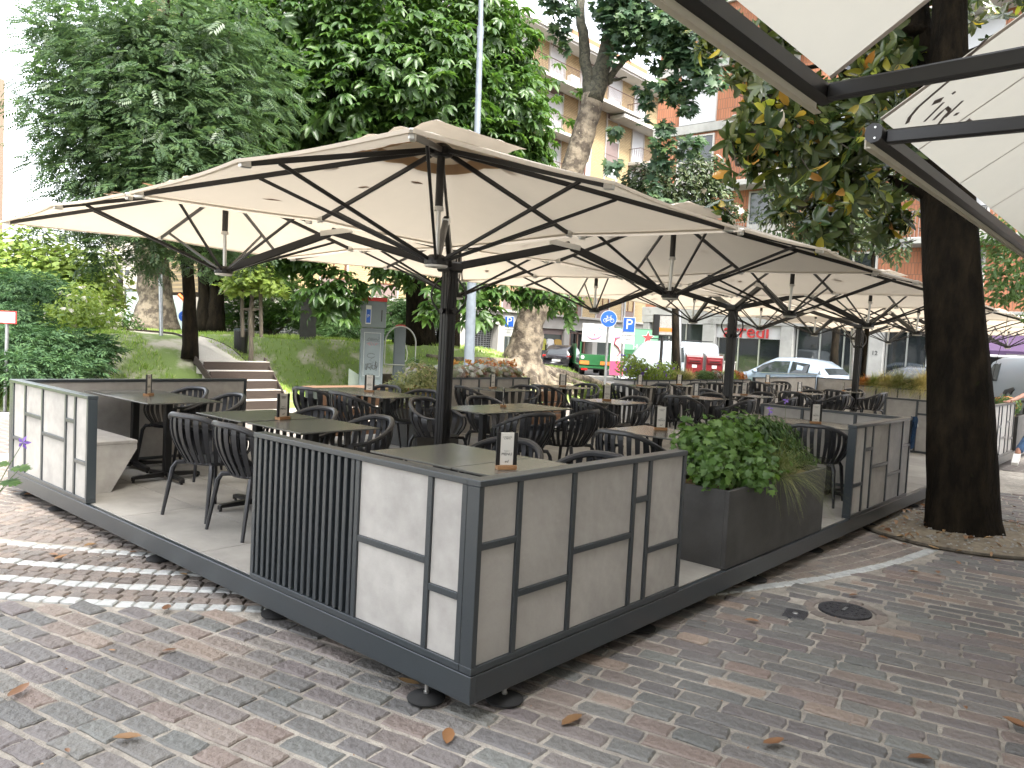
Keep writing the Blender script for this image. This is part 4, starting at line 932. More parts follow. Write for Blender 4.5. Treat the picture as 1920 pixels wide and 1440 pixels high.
def plant(name, label, cat, parts, loc=(0, 0, 0), group=None):
    """parts: list of (part name, template, pos, nrm, size, material, along)"""
    t = thing(name, label, cat, loc, 0, group)
    for q in parts:
        nm, tm, pos, nrm, size, m = q[:6]; cloud(nm, tm, np.asarray(pos)-np.array(loc), nrm, size, m, t, q[6] if len(q) > 6 else None)
    return t
def stems(t, base, tips, r=.006, m='bark', bow=.1):
    mb = MB()
    for q in tips:
        a, b = Vector(base), Vector(q); mid = a.lerp(b, .5)+Vector((random.uniform(-bow, bow), random.uniform(-bow, bow), bow))*.5
        mb.tube([a, mid, b], [r*1.6, r, r*.5], 5)
    put('stem', mb, M[m], t)
def grass_tuft(label, x, y, z, n, L_, m, lean=(0, 0), spread=.9, group='ornamental grass clumps', w=.006):
    t = thing('ornamental_grass', label, 'grass', (x, y, z), 0, group)
    k = 6; a = RNG.random(n)*2*PI; el = RNG.uniform(.1, spread, n); Ls = RNG.uniform(.6, 1.1, n)*L_
    d = np.stack([np.cos(a)*np.sin(el)+lean[0], np.sin(a)*np.sin(el)+lean[1], np.cos(el)], -1); d = unit(d)
    side = unit(np.cross(d, np.array([0, 0, 1.])))
    s = np.linspace(0, 1, k)
    base = np.stack([RNG.normal(size=n)*.03, RNG.normal(size=n)*.03, np.zeros(n)], -1)
    ctr = base[:, None]+d[:, None]*s[None, :, None]*Ls[:, None, None]; dr = (s**2.2)[None, :]*Ls[:, None]*RNG.uniform(.25, .8, n)[:, None]; ctr[..., 2] -= dr
    wd_ = w*(1-.85*s)[None, :, None]*side[:, None]
    V_ = np.stack([ctr-wd_, ctr+wd_], 2).reshape(-1, 3); b = (np.arange(n)*2*k)[:, None]; j = np.arange(k-1)*2
    F2 = np.stack([b+j, b+j+1, b+j+3, b+j+2], -1).reshape(-1, 4); o = link('blades', fast_mesh('blades', V_, F2, M[m]), t); o['kind'] = 'stuff'
    return t
# big green shrub of the front planter (fills left half, spills over)
cs = [(2.72, .32, .74), (2.98, .34, .76), (3.26, .38, .82), (2.56, .20, .66), (2.88, .08, .60), (3.2, .14, .66), (2.62, .42, .84)]; rs = [.22, .20, .20, .17, .17, .17, .12]
p, d = blob_points(cs, rs, 2300, .75, .9)
p += RNG.normal(size=p.shape)*.022; up_ = RNG.random(len(p)) < .16; p[up_, 2] += RNG.uniform(.02, .11, up_.sum())*(d[up_, 2] > .2); d = unit(d+RNG.normal(size=d.shape)*.55)
ok = (p[:, 2] > .50) & (p[:, 2] < 1.13); p, d = p[ok], d[ok]
t = thing('leafy_shrub', 'fresh green lobed shrub in the left half of the large dark planter', 'shrub', (2.95, .3, .49))
stems(t, (0, 0, 0), [tuple(Vector(c)-Vector((2.95, .3, .49))) for c in cs], .008)
big = np.argsort(-(p @ np.array([-.7, -.7, .1])))[:300]; sel = np.zeros(len(p), bool); sel[big] = True
q = p[~sel]-np.array([2.95, .3, .49]); cloud('foliage', LOBE, q, unit(d[~sel]+np.array([-.2, -.2, .8])), RNG.uniform(.035, .07, len(q)), M['lf_fresh'], t, kind='stuff')
def single_leaves(name, tmpl, pos, nrm, size, m, parent, along=None, variants=4):
    """leaves big enough to be told apart: each an object, meshes shared"""
    T, F_ = tmpl; mes = []
    for v in range(variants):
        T2 = T.copy(); T2[:, 2] += (v-1.5)*.08*T2[:, 1]**2; T2[:, 0] *= 1+.1*(v-1.5); mm = m[v % len(m)] if isinstance(m, list) else m
        mes.append(fast_mesh(name, T2, F_, mm))
    R = frames(np.asarray(nrm), along)
    for i in range(len(pos)):
        o = bpy.data.objects.new(name, mes[i % variants]); COL.objects.link(o); o.parent = parent
        X_ = R[i]*size[i]; o.matrix_local = Matrix(((X_[0, 0], X_[0, 1], X_[0, 2], pos[i][0]), (X_[1, 0], X_[1, 1], X_[1, 2], pos[i][1]), (X_[2, 0], X_[2, 1], X_[2, 2], pos[i][2]), (0, 0, 0, 1)))
single_leaves('leaf', LOBE, p[sel]-np.array([2.95, .3, .49]), unit(d[sel]+np.array([-.2, -.2, .8])), RNG.uniform(.045, .075, sel.sum()), M['lf_fresh'], t)
cs = [(3.50, .34, .80), (3.75, .34, .80), (4.0, .32, .74), (3.6, .14, .66), (4.2, .26, .62), (4.36, .2, .56)]
p, d = blob_points(cs, [.24, .22, .18, .16, .13, .09], 3600, .6, .8); ok = p[:, 2] > .47
t = plant('low_shrub', 'dense low dark green bush at the right end of the large planter', 'shrub', [('foliage', LEAF, p[ok], unit(d[ok]+np.array([0, 0, .5])), RNG.uniform(.03, .055, ok.sum()), M['lf_chestnut'], d[ok])], (3.85, .3, .49))
grass_tuft('feathery green grass spilling over the front of the large planter', 3.42, .12, .52, 620, .62, 'lf_grass', (-.15, -.5), 1.2, w=.0018)
grass_tuft('feathery grass at the back of the large planter', 3.5, .38, .5, 260, .55, 'lf_grass', (0, 0), .9, w=.0018)
for i, (x, y, z) in enumerate([(3.75, .32, 1.02), (3.9, .38, .98), (4.02, .3, 1.08)]):
    t = thing('violet_flower', ['small violet flower above the left of the large planter', 'small violet flower in the middle of the large planter', 'violet flower on the tallest stem above the large planter'][i], 'flower', (x, y, .5))
    stems(t, (0, 0, 0), [(0, 0, z-.5)], .002, 'lf_mid', .02)
    cloud('petal', SIMPLE, np.array([[0, 0, z-.5]]*5), unit(RNG.normal(size=(5, 3))*.4+np.array([-.5, -.5, .5])), [.03]*5, M['lf_purple'], t)
# variegated bush
cs = [(4.6, 5.5, .82), (4.85, 5.65, .74), (4.45, 5.65, .72)]; p, d = blob_points(cs, [.32, .3, .24], 2200, .8, .95); ok = p[:, 2] > .44
plant('variegated_bush', 'cream and green variegated bush in the planter left of the nearest mast', 'shrub', [('foliage', LEAF, p[ok], d[ok]+RNG.normal(size=(ok.sum(), 3))*.5, RNG.uniform(.04, .07, ok.sum()), M['lf_varieg'], d[ok])], (4.7, 5.6, .45))
p, d = blob_points([(4.4, 5.4, .72), (4.55, 5.3, .70)], [.12, .1], 60, .8)
plant('red_flowers', 'small coral flowers beside the variegated bush', 'flowers', [('petal', SIMPLE, p, d, RNG.uniform(.03, .05, 60), M['lf_orange'])], (4.45, 5.4, .45))
# heuchera planter
p, d = blob_points([(x, 6.34, .90) for x in np.linspace(5.35, 7.5, 9)], [.20, .15, .22, .17, .19, .23, .16, .20, .15], 2600, .6, .8); ok = p[:, 2] > .80
plant('silver_leaved_plants', 'silver and burgundy crinkled leaves crowding the tall panelled planter', 'plants', [('foliage', LOBE, p[ok], unit(d[ok]+np.array([-.3, -.5, .8])), RNG.uniform(.055, .11, ok.sum()), M['lf_silver'])], (6.4, 6.34, .81))
p, d = blob_points([(x, 6.40, 1.06) for x in np.linspace(5.9, 7.5, 7)], [.09]*7, 170, .9)
plant('orange_leaved_plants', 'orange and yellow leaves standing above the silver foliage', 'plants', [('foliage', LEAF, p, d, RNG.uniform(.05, .09, 170), M['lf_orange'])], (6.7, 6.4, .85))
p, d = blob_points([(5.3, 6.4, 1.0), (5.5, 6.3, .95)], [.14, .12], 300, .8)
plant('green_herb', 'green herb at the left end of the silver leaved planter', 'plants', [('foliage', LEAF, p, d, RNG.uniform(.04, .07, 300), M['lf_mid'])], (5.4, 6.35, .85))
# violet flowered planter
p, d = blob_points([(x, 6.36, .98+.1*math.sin(x*3)) for x in np.linspace(11.0, 12.6, 8)], [.27]*8, 1900, .7, .9); ok = p[:, 2] > .72
plant('flowering_bush', 'lime green bush with violet flowers before the truck', 'shrub', [('foliage', LEAF, p[ok], d[ok]+RNG.normal(size=(ok.sum(), 3))*.6, RNG.uniform(.05, .09, ok.sum()), M['lf_lime']),
      ('blossom', SIMPLE, p[::32]+d[::32]*.05, d[::32], [.10]*len(p[::32]), M['lf_purple'])], (11.8, 6.36, .75))
for i, x in enumerate((12.9, 13.25, 13.55)): grass_tuft(('dry straw coloured grass in the middle of the violet flowered planter', 'dry grass right of the lime green bush', 'dry grass at the right end of the violet flowered planter')[i], x, 6.36, .76, 260, .5, 'lf_straw' if i != 1 else 'lf_grass', (0, 0), .9)
p, d = blob_points([(x, 5.85, .55) for x in (8.9, 9.2, 9.55)], [.24]*3, 900, .8, .9); ok = p[:, 2] > .38
plant('yellowish_bush', 'yellow green bush in the low planter before the roots', 'shrub', [('foliage', LEAF, p[ok], d[ok], RNG.uniform(.05, .08, ok.sum()), M['lf_lime'])], (9.2, 5.85, .4))
# low mixed planter
for i, (x, mm, nm) in enumerate(((14.3, 'lf_mid', 'green'), (14.9, 'lf_silver', 'silver and red'), (15.5, 'lf_lime', 'pale green'), (16.0, 'lf_orange', 'orange tinted'))):
    p, d = blob_points([(x-.1, 6.36, .86), (x+.18, 6.36, .85)], [.22, .2], 420, .6, .7); ok = p[:, 2] > .74
    plant('bedding_plant', nm+' leaves in the planter before the mail boxes', 'plants', [('foliage', LEAF, p[ok], d[ok], RNG.uniform(.06, .10, ok.sum()), M[mm])], (x, 6.36, .75))
# long planter with pale grasses (right of third mast)
for i, (y, mm, L_, nm) in enumerate(((3.6, 'lf_orange', .35, 0), (3.38, 'lf_lime', .42, 0), (3.15, 'lf_straw', .5, 0), (2.85, 'lf_grass', .62, 0), (2.55, 'lf_mid', .42, 0), (2.3, 'lf_straw', .68, 0), (2.05, 'lf_straw', .62, 0))):
    grass_tuft(['orange tinted clump at the left end of the long planter', 'yellow green clump beside the third mast', 'straw coloured clump second in the long planter', 'tall green clump in the middle of the long planter', 'short green clump in the long planter', 'tall pale straw clump before the dark shop window', 'pale straw clump closest to the leaning trunk'][i], 17.08, y, .80, 1100, L_*1.3, mm, (-.15, 0), 1.15, w=.006)
p, d = blob_points([(17.0, y, .88) for y in (2.6, 2.7, 2.45)], [.14]*3, 400, .7)
plant('white_flowers', 'white flowered plants between the green and straw grasses', 'flowers', [('foliage', LEAF, p, d, RNG.uniform(.05, .08, 400), M['lf_mid']), ('blossom', SIMPLE, p[::9], d[::9], [.07]*len(p[::9]), M['lf_white'])], (17, 2.55, .8))
p, d = blob_points([(14.1, .25, .75), (14.4, .3, .72)], [.25, .22], 700, .8, .8)
plant('edge_shrub', 'reddish green shrub in the planter at the right edge', 'shrub', [('foliage', LEAF, p, d, RNG.uniform(.05, .08, 700), M['lf_mid']), ('red_foliage', LEAF, p[::4]+.03, d[::4], RNG.uniform(.04, .07, len(p[::4])), M['lf_orange'])], (14.2, .25, .6))
# geranium at the left edge
t = thing('geranium', 'violet geranium flower on a thin stem at the left edge of the picture', 'flower', (-1.02, 2.95, G))
gb = Vector((-1.02, 2.95, G))
f1 = Vector(P(43, 830, 3.75)); l1 = Vector(P(38, 878, 3.72)); l2 = Vector(P(18, 905, 3.70)); l3 = Vector(P(2, 870, 3.74)); b0 = Vector(P(-30, 960, 3.70))
mb = MB()
for q in (f1, l1, l2, l3): mb.tube([gb-gb, (b0-gb), (b0-gb).lerp(q-gb, .6)+Vector((0, 0, .01)), q-gb], [.004, .003, .002, .0014], 5)
put('stem', mb, M['lf_mid'], t)
vn = -fw
for i in range(5):
    a = i*2*PI/5; dd = r2*math.cos(a)+u2*math.sin(a); cloud('petal', SIMPLE, [np.array(f1-gb)], [vn+dd*.25], [.037], M['lf_purple'], t, [dd])
for q, s in ((l1, .075), (l2, .08), (l3, .06)):
    for a in (-1.1, -.4, .3, 1.0, 1.8):
        dd = r2*math.cos(a+1.2)+u2*math.sin(a+1.2)*.5+rt*0; cloud('leaflet', LOBE, [np.array(q-gb)], [vn*.4+np.array([0, 0, .8])], [s*.7], M['lf_fresh'], t, [dd])

# ------------------------------------------------ folding arm awnings on the house behind the camera
AZ, AY = 2.45, -1.13
def awn_slope(y): return AZ+.05+(AY-y)*.66
def awning(label, x0, x1, logo=None):
    t = thing('folding_arm_awning', label, 'awning', (x0, -4.15, AZ), 0, 'cream folding arm awnings')
    L_ = x1-x0; y = AY+4.15
    put('front_bar', MB().prism([(y-.032, -.026), (y+.012, -.036), (y+.03, -.014), (y+.03, .028), (y-.012, .036), (y-.032, .026)], 0, L_, 'x'), M['black'], t)
    put('front_trim', MB().box((0, y+.0305, -.055), (L_, y+.038, .03)).box((0, y+.012, -.062), (L_, y+.038, -.0555)), M['awning'], t)
    put('end_cap', MB().prism([(y-.036, -.02), (y-.022, -.038), (y+.008, -.044), (y+.030, -.028), (y+.036, .0), (y+.030, .028), (y+.006, .042), (y-.024, .036), (y-.036, .018)], -.015, -.0005, 'x'), M['black'], t)
    for yy, zz in ((y-.008, .022), (y-.008, -.024)): put('screw', MB().lathe([(.0055, 0), (.0045, .003)], 8), M['alu'], t, loc=(-.0152, yy, zz), rot=(0, -PI/2, 0))
    N_2 = 8; ye = .35
    def fn(u, v):
        yy = y-.02+(ye-(y-.02))*v; zz = .05+(y-yy)*.66
        return (.0+L_*u, yy, zz)
    put('fabric', MB().grid(12, 12, fn), M['awning'], t, smooth='all')
    for k in range(1, int(L_/.9)):
        x = k*.9-.28
        if x < 0.1 or x > L_: continue
        a = [fn(x/L_, v/10) for v in range(11)]; mb = MB(); vs = []
        for q in a: vs += [(q[0]-.007, q[1], q[2]-.004), (q[0]+.007, q[1], q[2]-.004)]
        mb.add(vs, [(2*i, 2*i+1, 2*i+3, 2*i+2) for i in range(10)]); put('seam', mb, M['hem'], t)
    for xx, off in ((.0005, 0), (L_-.032, 0)):
        vs = []
        for v in range(11): q = fn(0, v/10); vs += [(xx, q[1], q[2]-.004), (xx+.03, q[1], q[2]-.004)]
        put('side_hem', MB().add(vs, [(2*i, 2*i+1, 2*i+3, 2*i+2) for i in range(10)]), M['tan'] if False else M['hem'], t)
    for sx, xa in ((1, .06), (-1, L_-.06)):
        if logo is None and sx == 1: continue
        el = (xa+sx*.10, y-1.45, -.02); put('arm', MB().bar((xa, y-.034, -.008), el, .042, .062, bev=.008), M['black'], t)
        put('forearm', MB().bar(el, (xa+sx*.12, .06, .0), .042, .062, bev=.008), M['black'], t)
    if logo:
        def on(u, w):   # a place on the sloping cloth
            d = fw + r2*(u-960)/F - u2*(w-720)/F; n_ = np.array([0, .66, 1.]); p0 = np.array([0, AY, AZ+.045])
            q = CAM + d*(((p0-CAM) @ n_)/(d @ n_)); return Vector((q[0]-x0, q[1]+4.15, q[2]-AZ-.006))
        strokes = [([(1701, 229), (1706, 217), (1722, 198), (1752, 172), (1790, 140), (1806, 122), (1820, 100), (1850, 70)], 3.2), ([(1755, 192), (1762, 182)], 7), ([(1733, 226), (1770, 189)], 2.6), ([(1785, 174), (1792, 169)], 3), ([(1750, 223), (1765, 208), (1775, 199), (1781, 205), (1772, 215), (1757, 234), (1752, 246)], 3.0), ([(1772, 218), (1806, 186)], 2.8),
                   ([(1749, 250), (1752, 258), (1760, 254)], 4), ([(1790, 212), (1797, 211)], 3), ([(1800, 235), (1815, 222), (1828, 232)], 2.8)]
        for ps, w in strokes:
            vs = [on(a, b_) for a, b_ in ps]; w = w*.0034; q = []
            for i, p_ in enumerate(vs):
                dd = (vs[min(i+1, len(vs)-1)]-vs[max(i-1, 0)]).normalized(); s_ = dd.cross(Vector((0, .55, .83))).normalized()*w; q += [p_-s_, p_+s_]
            put('lettering', MB().add(q, [(2*i, 2*i+1, 2*i+3, 2*i+2) for i in range(len(vs)-1)]), M['inkgrey'], t)
    put('cassette', MB().box((0, -.02, 1.92), (L_, .22, 2.14), bev=.03), M['black'], t)
    return t
M['inkgrey'] = mat('grey_brown_print', (0.13, 0.105, 0.095), 0.8)
awning('cream awning at the top edge of the picture, the left of the two', -1.7, .59)
awning('cream awning at the upper right with a grey script letter on its cloth', 1.19, 5.6, logo=True)
# unseen house added behind the camera: holds the awnings, sized to shade the foreground
hb = thing('unseen_shade_house', 'unseen rendered house behind the camera, added to carry the awnings and shade the foreground', 'building', (-13, -10, G))
put('wall', MB().box((0, 0, 0), (25, 5.8, 14.5)), M['housewall'], hb)
wm = MB().box((0, 5.78, 0), (1.3, 5.83, 1.9)).mesh('window', M['glass'])
for i in range(4):
    for f in range(3): link('window', wm, hb, (1.2+i*3.5, 0, 1.0+f*3.3))

# ------------------------------------------------ the leaning magnolia
def limb(mb, pts, rads, n=10, wob=.02):
    pts = [Vector(p) for p in pts]; q = []; rr = []
    for i in range(len(pts)-1):
        for s in range(4):
            f = s/4; a, b = pts[i], pts[i+1]
            q.append(a.lerp(b, f)+Vector((random.uniform(-wob, wob), random.uniform(-wob, wob), 0))); rr.append((rads[i]*(1-f)+rads[i+1]*f)*random.uniform(.96, 1.05))
    q.append(pts[-1]); rr.append(rads[-1]); mb.tube(q, rr, n)
t = thing('magnolia_tree', 'big magnolia with dark leaning trunk and glossy leaves, some turned yellow, at the right', 'tree', (6.45, -.62, G))
o0 = Vector((6.45, -.62, G)); mb = MB()
tr = [(6.45, -.62, G-.05), (6.44, -.60, G+.15), (6.43, -.58, G+.5), (6.42, -.50, 1.2), (6.40, -.36, 2.4), (6.38, -.22, 3.6), (6.45, -.15, 4.6), (6.5, -.05, 6.0), (6.5, 0, 7.5)]
rd_ = [.37, .335, .31, .288, .262, .235, .175, .13, .08]
# fluted trunk
vs = []; n = 22; pth = [Vector(p)-o0 for p in tr]
Q = []; RR = []
for i in range(len(pth)-1):
    for s in range(5): f = s/5; Q.append(pth[i].lerp(pth[i+1], f)); RR.append(rd_[i]*(1-f)+rd_[i+1]*f)
Q.append(pth[-1]); RR.append(rd_[-1])
for i, (q, r) in enumerate(zip(Q, RR)):
    fl = max(0, 1-(q.z)/.7)
    for j in range(n):
        a = 2*PI*j/n; rr = r*(1+.06*math.sin(3*a+q.z*.7)+.035*math.sin(7*a-q.z*1.3)+fl*.07*math.sin(5*a+1)+random.uniform(-.012, .012)); vs.append(q+Vector((math.cos(a)*rr, math.sin(a)*rr, 0)))
mb.add(vs, [(i*n+j, i*n+(j+1) % n, (i+1)*n+(j+1) % n, (i+1)*n+j) for i in range(len(Q)-1) for j in range(n)])
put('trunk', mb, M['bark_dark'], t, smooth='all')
def mg(u, w, d): return Vector(P(u, w, d))
limbs = [([(6.42, -.2, 3.5), mg(1745, 170, 8.1), mg(1730, 60, 8.2), mg(1712, -80, 8.2)], [.13, .105, .10, .08]),
 ([(6.40, -.25, 3.4), mg(1640, 180, 8.1), mg(1560, 210, 7.7), mg(1460, 230, 7.4), mg(1400, 330, 7.3)], [.07, .05, .04, .03, .015]),
 ([(6.40, -.3, 3.0), mg(1660, 330, 8.0), mg(1600, 380, 7.8)], [.05, .035, .015]),
 ([mg(1745, 60, 8.2), mg(1600, 40, 7.9), mg(1450, 60, 7.8), mg(1340, 110, 7.8)], [.07, .05, .03, .012]),
 ([mg(1640, 180, 8.1), mg(1560, 120, 7.8), mg(1480, 130, 7.5)], [.04, .03, .012]),
 ([(6.4, -.1, 4.4), (7.4, -.9, 5.0), (8.2, -1.4, 5.2)], [.12, .08, .03]), ([(6.5, 0, 5.6), (5.4, 1.0, 6.6), (4.4, 1.8, 7.2)], [.1, .07, .03]), ([(6.5, 0, 5.6), (7.5, 1.0, 6.8)], [.1, .03])]
mb = MB()
for ps, rs in limbs: limb(mb, [Vector(p)-o0 for p in ps], rs, 8, .015)
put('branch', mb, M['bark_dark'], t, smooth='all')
# leaves in rosettes along the twigs; lumps at places read off the photo
lumps = [(1640, 120, 7.9, .42), (1690, 130, 8.3, .3), (1540, 260, 7.4, .34), (1780, 330, 8.9, .2), (1750, 400, 8.9, .2), (1660, 270, 8.0, .35), (1600, 230, 7.6, .40), (1560, 330, 7.5, .38), (1480, 280, 7.2, .33), (1420, 250, 7.1, .26), (1380, 310, 7.1, .20), (1370, 370, 7.1, .15), (1620, 330, 7.8, .35), (1560, 420, 7.3, .24), (1500, 390, 7.4, .22),
 (1700, 230, 8.2, .38), (1560, 60, 7.9, .32), (1470, 60, 7.9, .26), (1400, 90, 7.9, .24), (1340, 70, 7.9, .22), (1320, 30, 8.0, .25), (1640, 30, 8.0, .35), (1700, 40, 8.6, .40), (1450, 180, 7.6, .28), (1520, 180, 7.6, .3), (1720, 330, 8.4, .26), (1670, 420, 8.6, .24), (1400, 150, 7.8, .2)]
ctr = np.array([P(u, w, d_) for u, w, d_, r in lumps]); rad = np.array([r for *_, r in lumps])
nro = 640; pc, dc = blob_points(ctr, rad, nro, .9, 1.0)
upper = np.array([[6.4, .2, 6.2], [5.2, 1.4, 6.9], [7.8, -.9, 5.9], [7.4, 1.2, 6.8], [4.2, 1.9, 7.0], [8.4, -1.6, 5.4], [6.6, -1.4, 6.2], [6.2, .3, 7.8], [5.4, -.6, 6.4], [9.0, .2, 6.4], [8.6, 1.6, 7.2], [10, -.8, 6.4], [7.0, -2.6, 6.2], [5.2, -2.0, 7.2], [9.4, -2.4, 6.8], [3.6, .4, 7.6], [11, 1, 7.2], [8, 0, 8.2], [4.4, -.8, 8]])  # unseen crown above the frame, widened to thin the sunlight into dapples
pu, du = blob_points(upper, [1.0]*len(upper), 850, .9, .9)
pc = np.concatenate([pc, pu]); dc = np.concatenate([dc, du])
dirs = unit(dc*.7+RNG.normal(size=dc.shape)*.5+np.array([0, 0, -.15])); nl = 7
pos, nr, al, sz = [], [], [], []
for k in range(nl):
    a = 2*PI*k/nl+RNG.random(len(pc))*.6
    x_ = unit(np.cross(dirs, np.array([.3, .2, 1.]))); y_ = np.cross(dirs, x_)
    rad_ = x_*np.cos(a)[:, None]+y_*np.sin(a)[:, None]; aim = unit(rad_*RNG.uniform(.6, 1.2, len(pc))[:, None]+dirs*.5+np.array([0, 0, -.35]))
    pos.append(pc); al.append(aim); nr.append(unit(dirs-rad_*.3+RNG.normal(size=pc.shape)*.15)); sz.append(RNG.uniform(.13, .21, len(pc)))
pos = np.concatenate(pos); al = np.concatenate(al); nr = np.concatenate(nr); sz = np.concatenate(sz)
# keep the cloth of the awnings free
dcam = np.linalg.norm(pos-CAM, axis=1); vis = np.zeros(len(pos), bool)
for i in range(len(pos)):
    d_ = pos[i]-CAM; k = d_ @ fw; u = 960+F*(d_ @ r2)/k; w = 720-F*(d_ @ u2)/k; vis[i] = (-20 < u < 1780) and (-20 < w < 500)
yel = RNG.random(len(pos)) < .11
one = np.zeros(len(pos), bool); cand = np.where(vis)[0]; cand = cand[np.argsort(dcam[cand])]; one[cand[:300]] = True
MAGL = leaf_T(.40, .22, .12)
oo = np.array(o0)
lm = one & ~yel; single_leaves('leaf', MAGL, pos[lm]-oo, nr[lm], sz[lm], M['lf_mag'], t, al[lm])
lm = one & yel; single_leaves('yellow_leaf', MAGL, pos[lm]-oo, nr[lm], sz[lm], M['lf_magy'], t, al[lm])
lm = ~one & ~yel; cloud('foliage', MAGL, pos[lm]-oo, nr[lm], sz[lm], M['lf_mag'], t, al[lm], kind='stuff')
lm = ~one & yel; cloud('yellow_foliage', MAGL, pos[lm]-oo, nr[lm], sz[lm], M['lf_magy'], t, al[lm], kind='stuff')
# twigs joining rosettes to the lump centres
mb = MB()
for i in range(0, nro, 2):
    c = ctr[np.argmin(np.linalg.norm(ctr-pc[i], axis=1))]; a = Vector(pc[i]-oo); c = Vector(c-oo); mb.tube([c, a.lerp(c, .4)+Vector((0, 0, .03)), a], [.010, .007, .005], 4)
o = put('twig', mb, M['bark'], t); o['kind'] = 'stuff'
bp = Vector(P(1463, 238, 7.0))-o0
put('flower_bud', MB().lathe([(.008, -.02), (.028, .02), (.034, .06), (.022, .12), (.003, .155)], 10), M['lf_white'], t, smooth=True, loc=bp, rot=(0.05, 0, 0))

# ------------------------------------------------ fallen leaves
fl = [(1072, 1354, .15), (1450, 1398, .13), (1410, 1167, .10), (238, 1391, .12), (840, 1384, .14), (35, 1302, .14), (1725, 1427, .12), (1905, 1365, .15), (318, 1222, .08), (312, 1145, .13), (170, 1025, .12), (115, 1050, .13), (100, 1042, .10), (765, 1285, .13),
 (1713, 1075, .10), (1758, 1077, .10), (1600, 1118, .09), (1688, 1008, .13), (1655, 1010, .12), (60, 930, .15), (30, 925, .10), (1320, 1168, .04), (1810, 1330, .05), (126, 1413, .05), (210, 1222, .04), (1750, 1030, .14), (1412, 1125, .05), (1695, 1023, .07), (250, 1037, .07), (345, 1080, .07)]
lab = ['tan leaf below the front corner of the terrace', 'yellow brown leaf at the bottom right of centre', 'curled leaf on the setts left of the manhole', 'rust red curled leaf at the bottom left', 'pale leaf below the corner foot of the terrace', 'long tan leaf at the left edge', 'curled tan leaf at the bottom right', 'leaf cut by the right edge', 'small dark red leaf on the left paving', 'orange leaf on the white cube band',
 'leaf between two white bands', 'lower of three leaves by the white bands', 'upper of three leaves by the white bands', 'brown leaf in the shade beside the left corner foot', 'leaf near the tree pit, left one', 'leaf near the tree pit, right one', 'pale leaf just beyond the manhole', 'dark leaf left of the tree pit', 'dark leaf in front of the terrace edge by the tree pit', 'leaf under the far left skirting', 'leaf at the far left edge', 'tiny red scrap left of the valve cover', 'orange scrap at the right', 'yellow scrap at the bottom left', 'tiny red scrap on the left paving', 'leaf lying on the end of the right white band', 'green scrap before the manhole', 'small leaf beside the tree pit edge', 'small leaf near the first white band', 'pale scrap between the white bands']
T, F_ = leaf_T(.44, .10, 0); lms = [fast_mesh('blade', np.column_stack([T[:, 0], T[:, 1]-.5, .03+np.abs(T[:, 0])*(.25+.15*v)+.10*(v % 2)*(T[:, 1]-.5)**2*4]), F_, M['lf_dry']) for v in range(4)]
for i, (u, w, s) in enumerate(fl):
    d = fw + r2*(u-960)/F - u2*(w-720)/F; tt_ = (G+.004-CAM[2])/d[2]; p = CAM+d*tt_
    t = thing('fallen_leaf', lab[i], 'leaf', (p[0], p[1], G+.012), random.uniform(0, 6.3), 'dry leaves lying on the paving')
    o = link('blade', lms[i % 4], t); o.scale = (s*.9, s*.9, s*.9); o.rotation_euler = (random.uniform(-.08, .08), random.uniform(-.12, .12), 0)
    put('leaf_stalk', MB().tube([(0, -s*.43, .006), (0, -s*.62, .004)], .0012, 4), M['bark'], t)
# litter in the tree pit and scattered crumbs
k = 110; a = RNG.random(k)*2*PI; r = PIT[2]*1.15*np.sqrt(RNG.random(k)); pos = np.stack([PIT[0]+r*np.cos(a), PIT[1]+r*np.sin(a), np.full(k, G+.06)], -1)
kk = 60; uu = RNG.uniform(5.0, 9, kk); vv = RNG.uniform(-2.2, .0, kk); p2 = np.stack([uu, vv, np.full(kk, G+.012)], -1); pos = np.concatenate([pos, p2])
o = cloud('leaf_litter', leaf_T(.45, .3, .1), pos, np.array([0, 0, 1.])+RNG.normal(size=(len(pos), 3))*.35, RNG.uniform(.04, .11, len(pos)), M['lf_dry']); tag(o, 'brown curled leaf litter lying in and around the tree pit', 'leaf litter', kind='stuff')
k = 700; pos = np.stack([RNG.uniform(-2, 8, k), RNG.uniform(-3, 4, k), np.full(k, G+.004)], -1); ok = ~((pos[:, 0] > 0) & (pos[:, 1] > 0)); pos = pos[ok]
o = cloud('paving_debris', SIMPLE, pos, np.array([0, 0, 1.])+RNG.normal(size=(len(pos), 3))*.3, RNG.uniform(.006, .022, len(pos)), M['lf_dry']); tag(o, 'tiny plant scraps and dust crumbs strewn over the setts', 'debris', kind='stuff')

# ------------------------------------------------ jacket over a screen, person at the right edge
t = thing('denim_jacket', 'blue denim jacket hanging over the front corner of the cross screen', 'jacket', (6.80, .05, .4))
def jf(u, v):
    x = .02+.10*u+.02*math.sin(6*v); y = -.07-.03*math.sin(7*u+4*v)+.0*v; z = .475-.40*v*(1-.45*u)-.03*math.sin(3*u); return (x-.02, y+.02, z)
mb = MB(); mb.grid(8, 12, jf); mb.grid(8, 12, lambda u, v: (jf(u, v)[0], jf(u, v)[1]+.02, jf(u, v)[2])); put('cloth', mb, M['denim'], t, smooth='all')
mb = MB().bar((.1, -.03, .34), (.24, -.05, .36), .012, .03, bev=.003); put('label_strip', mb, M['white'], t)

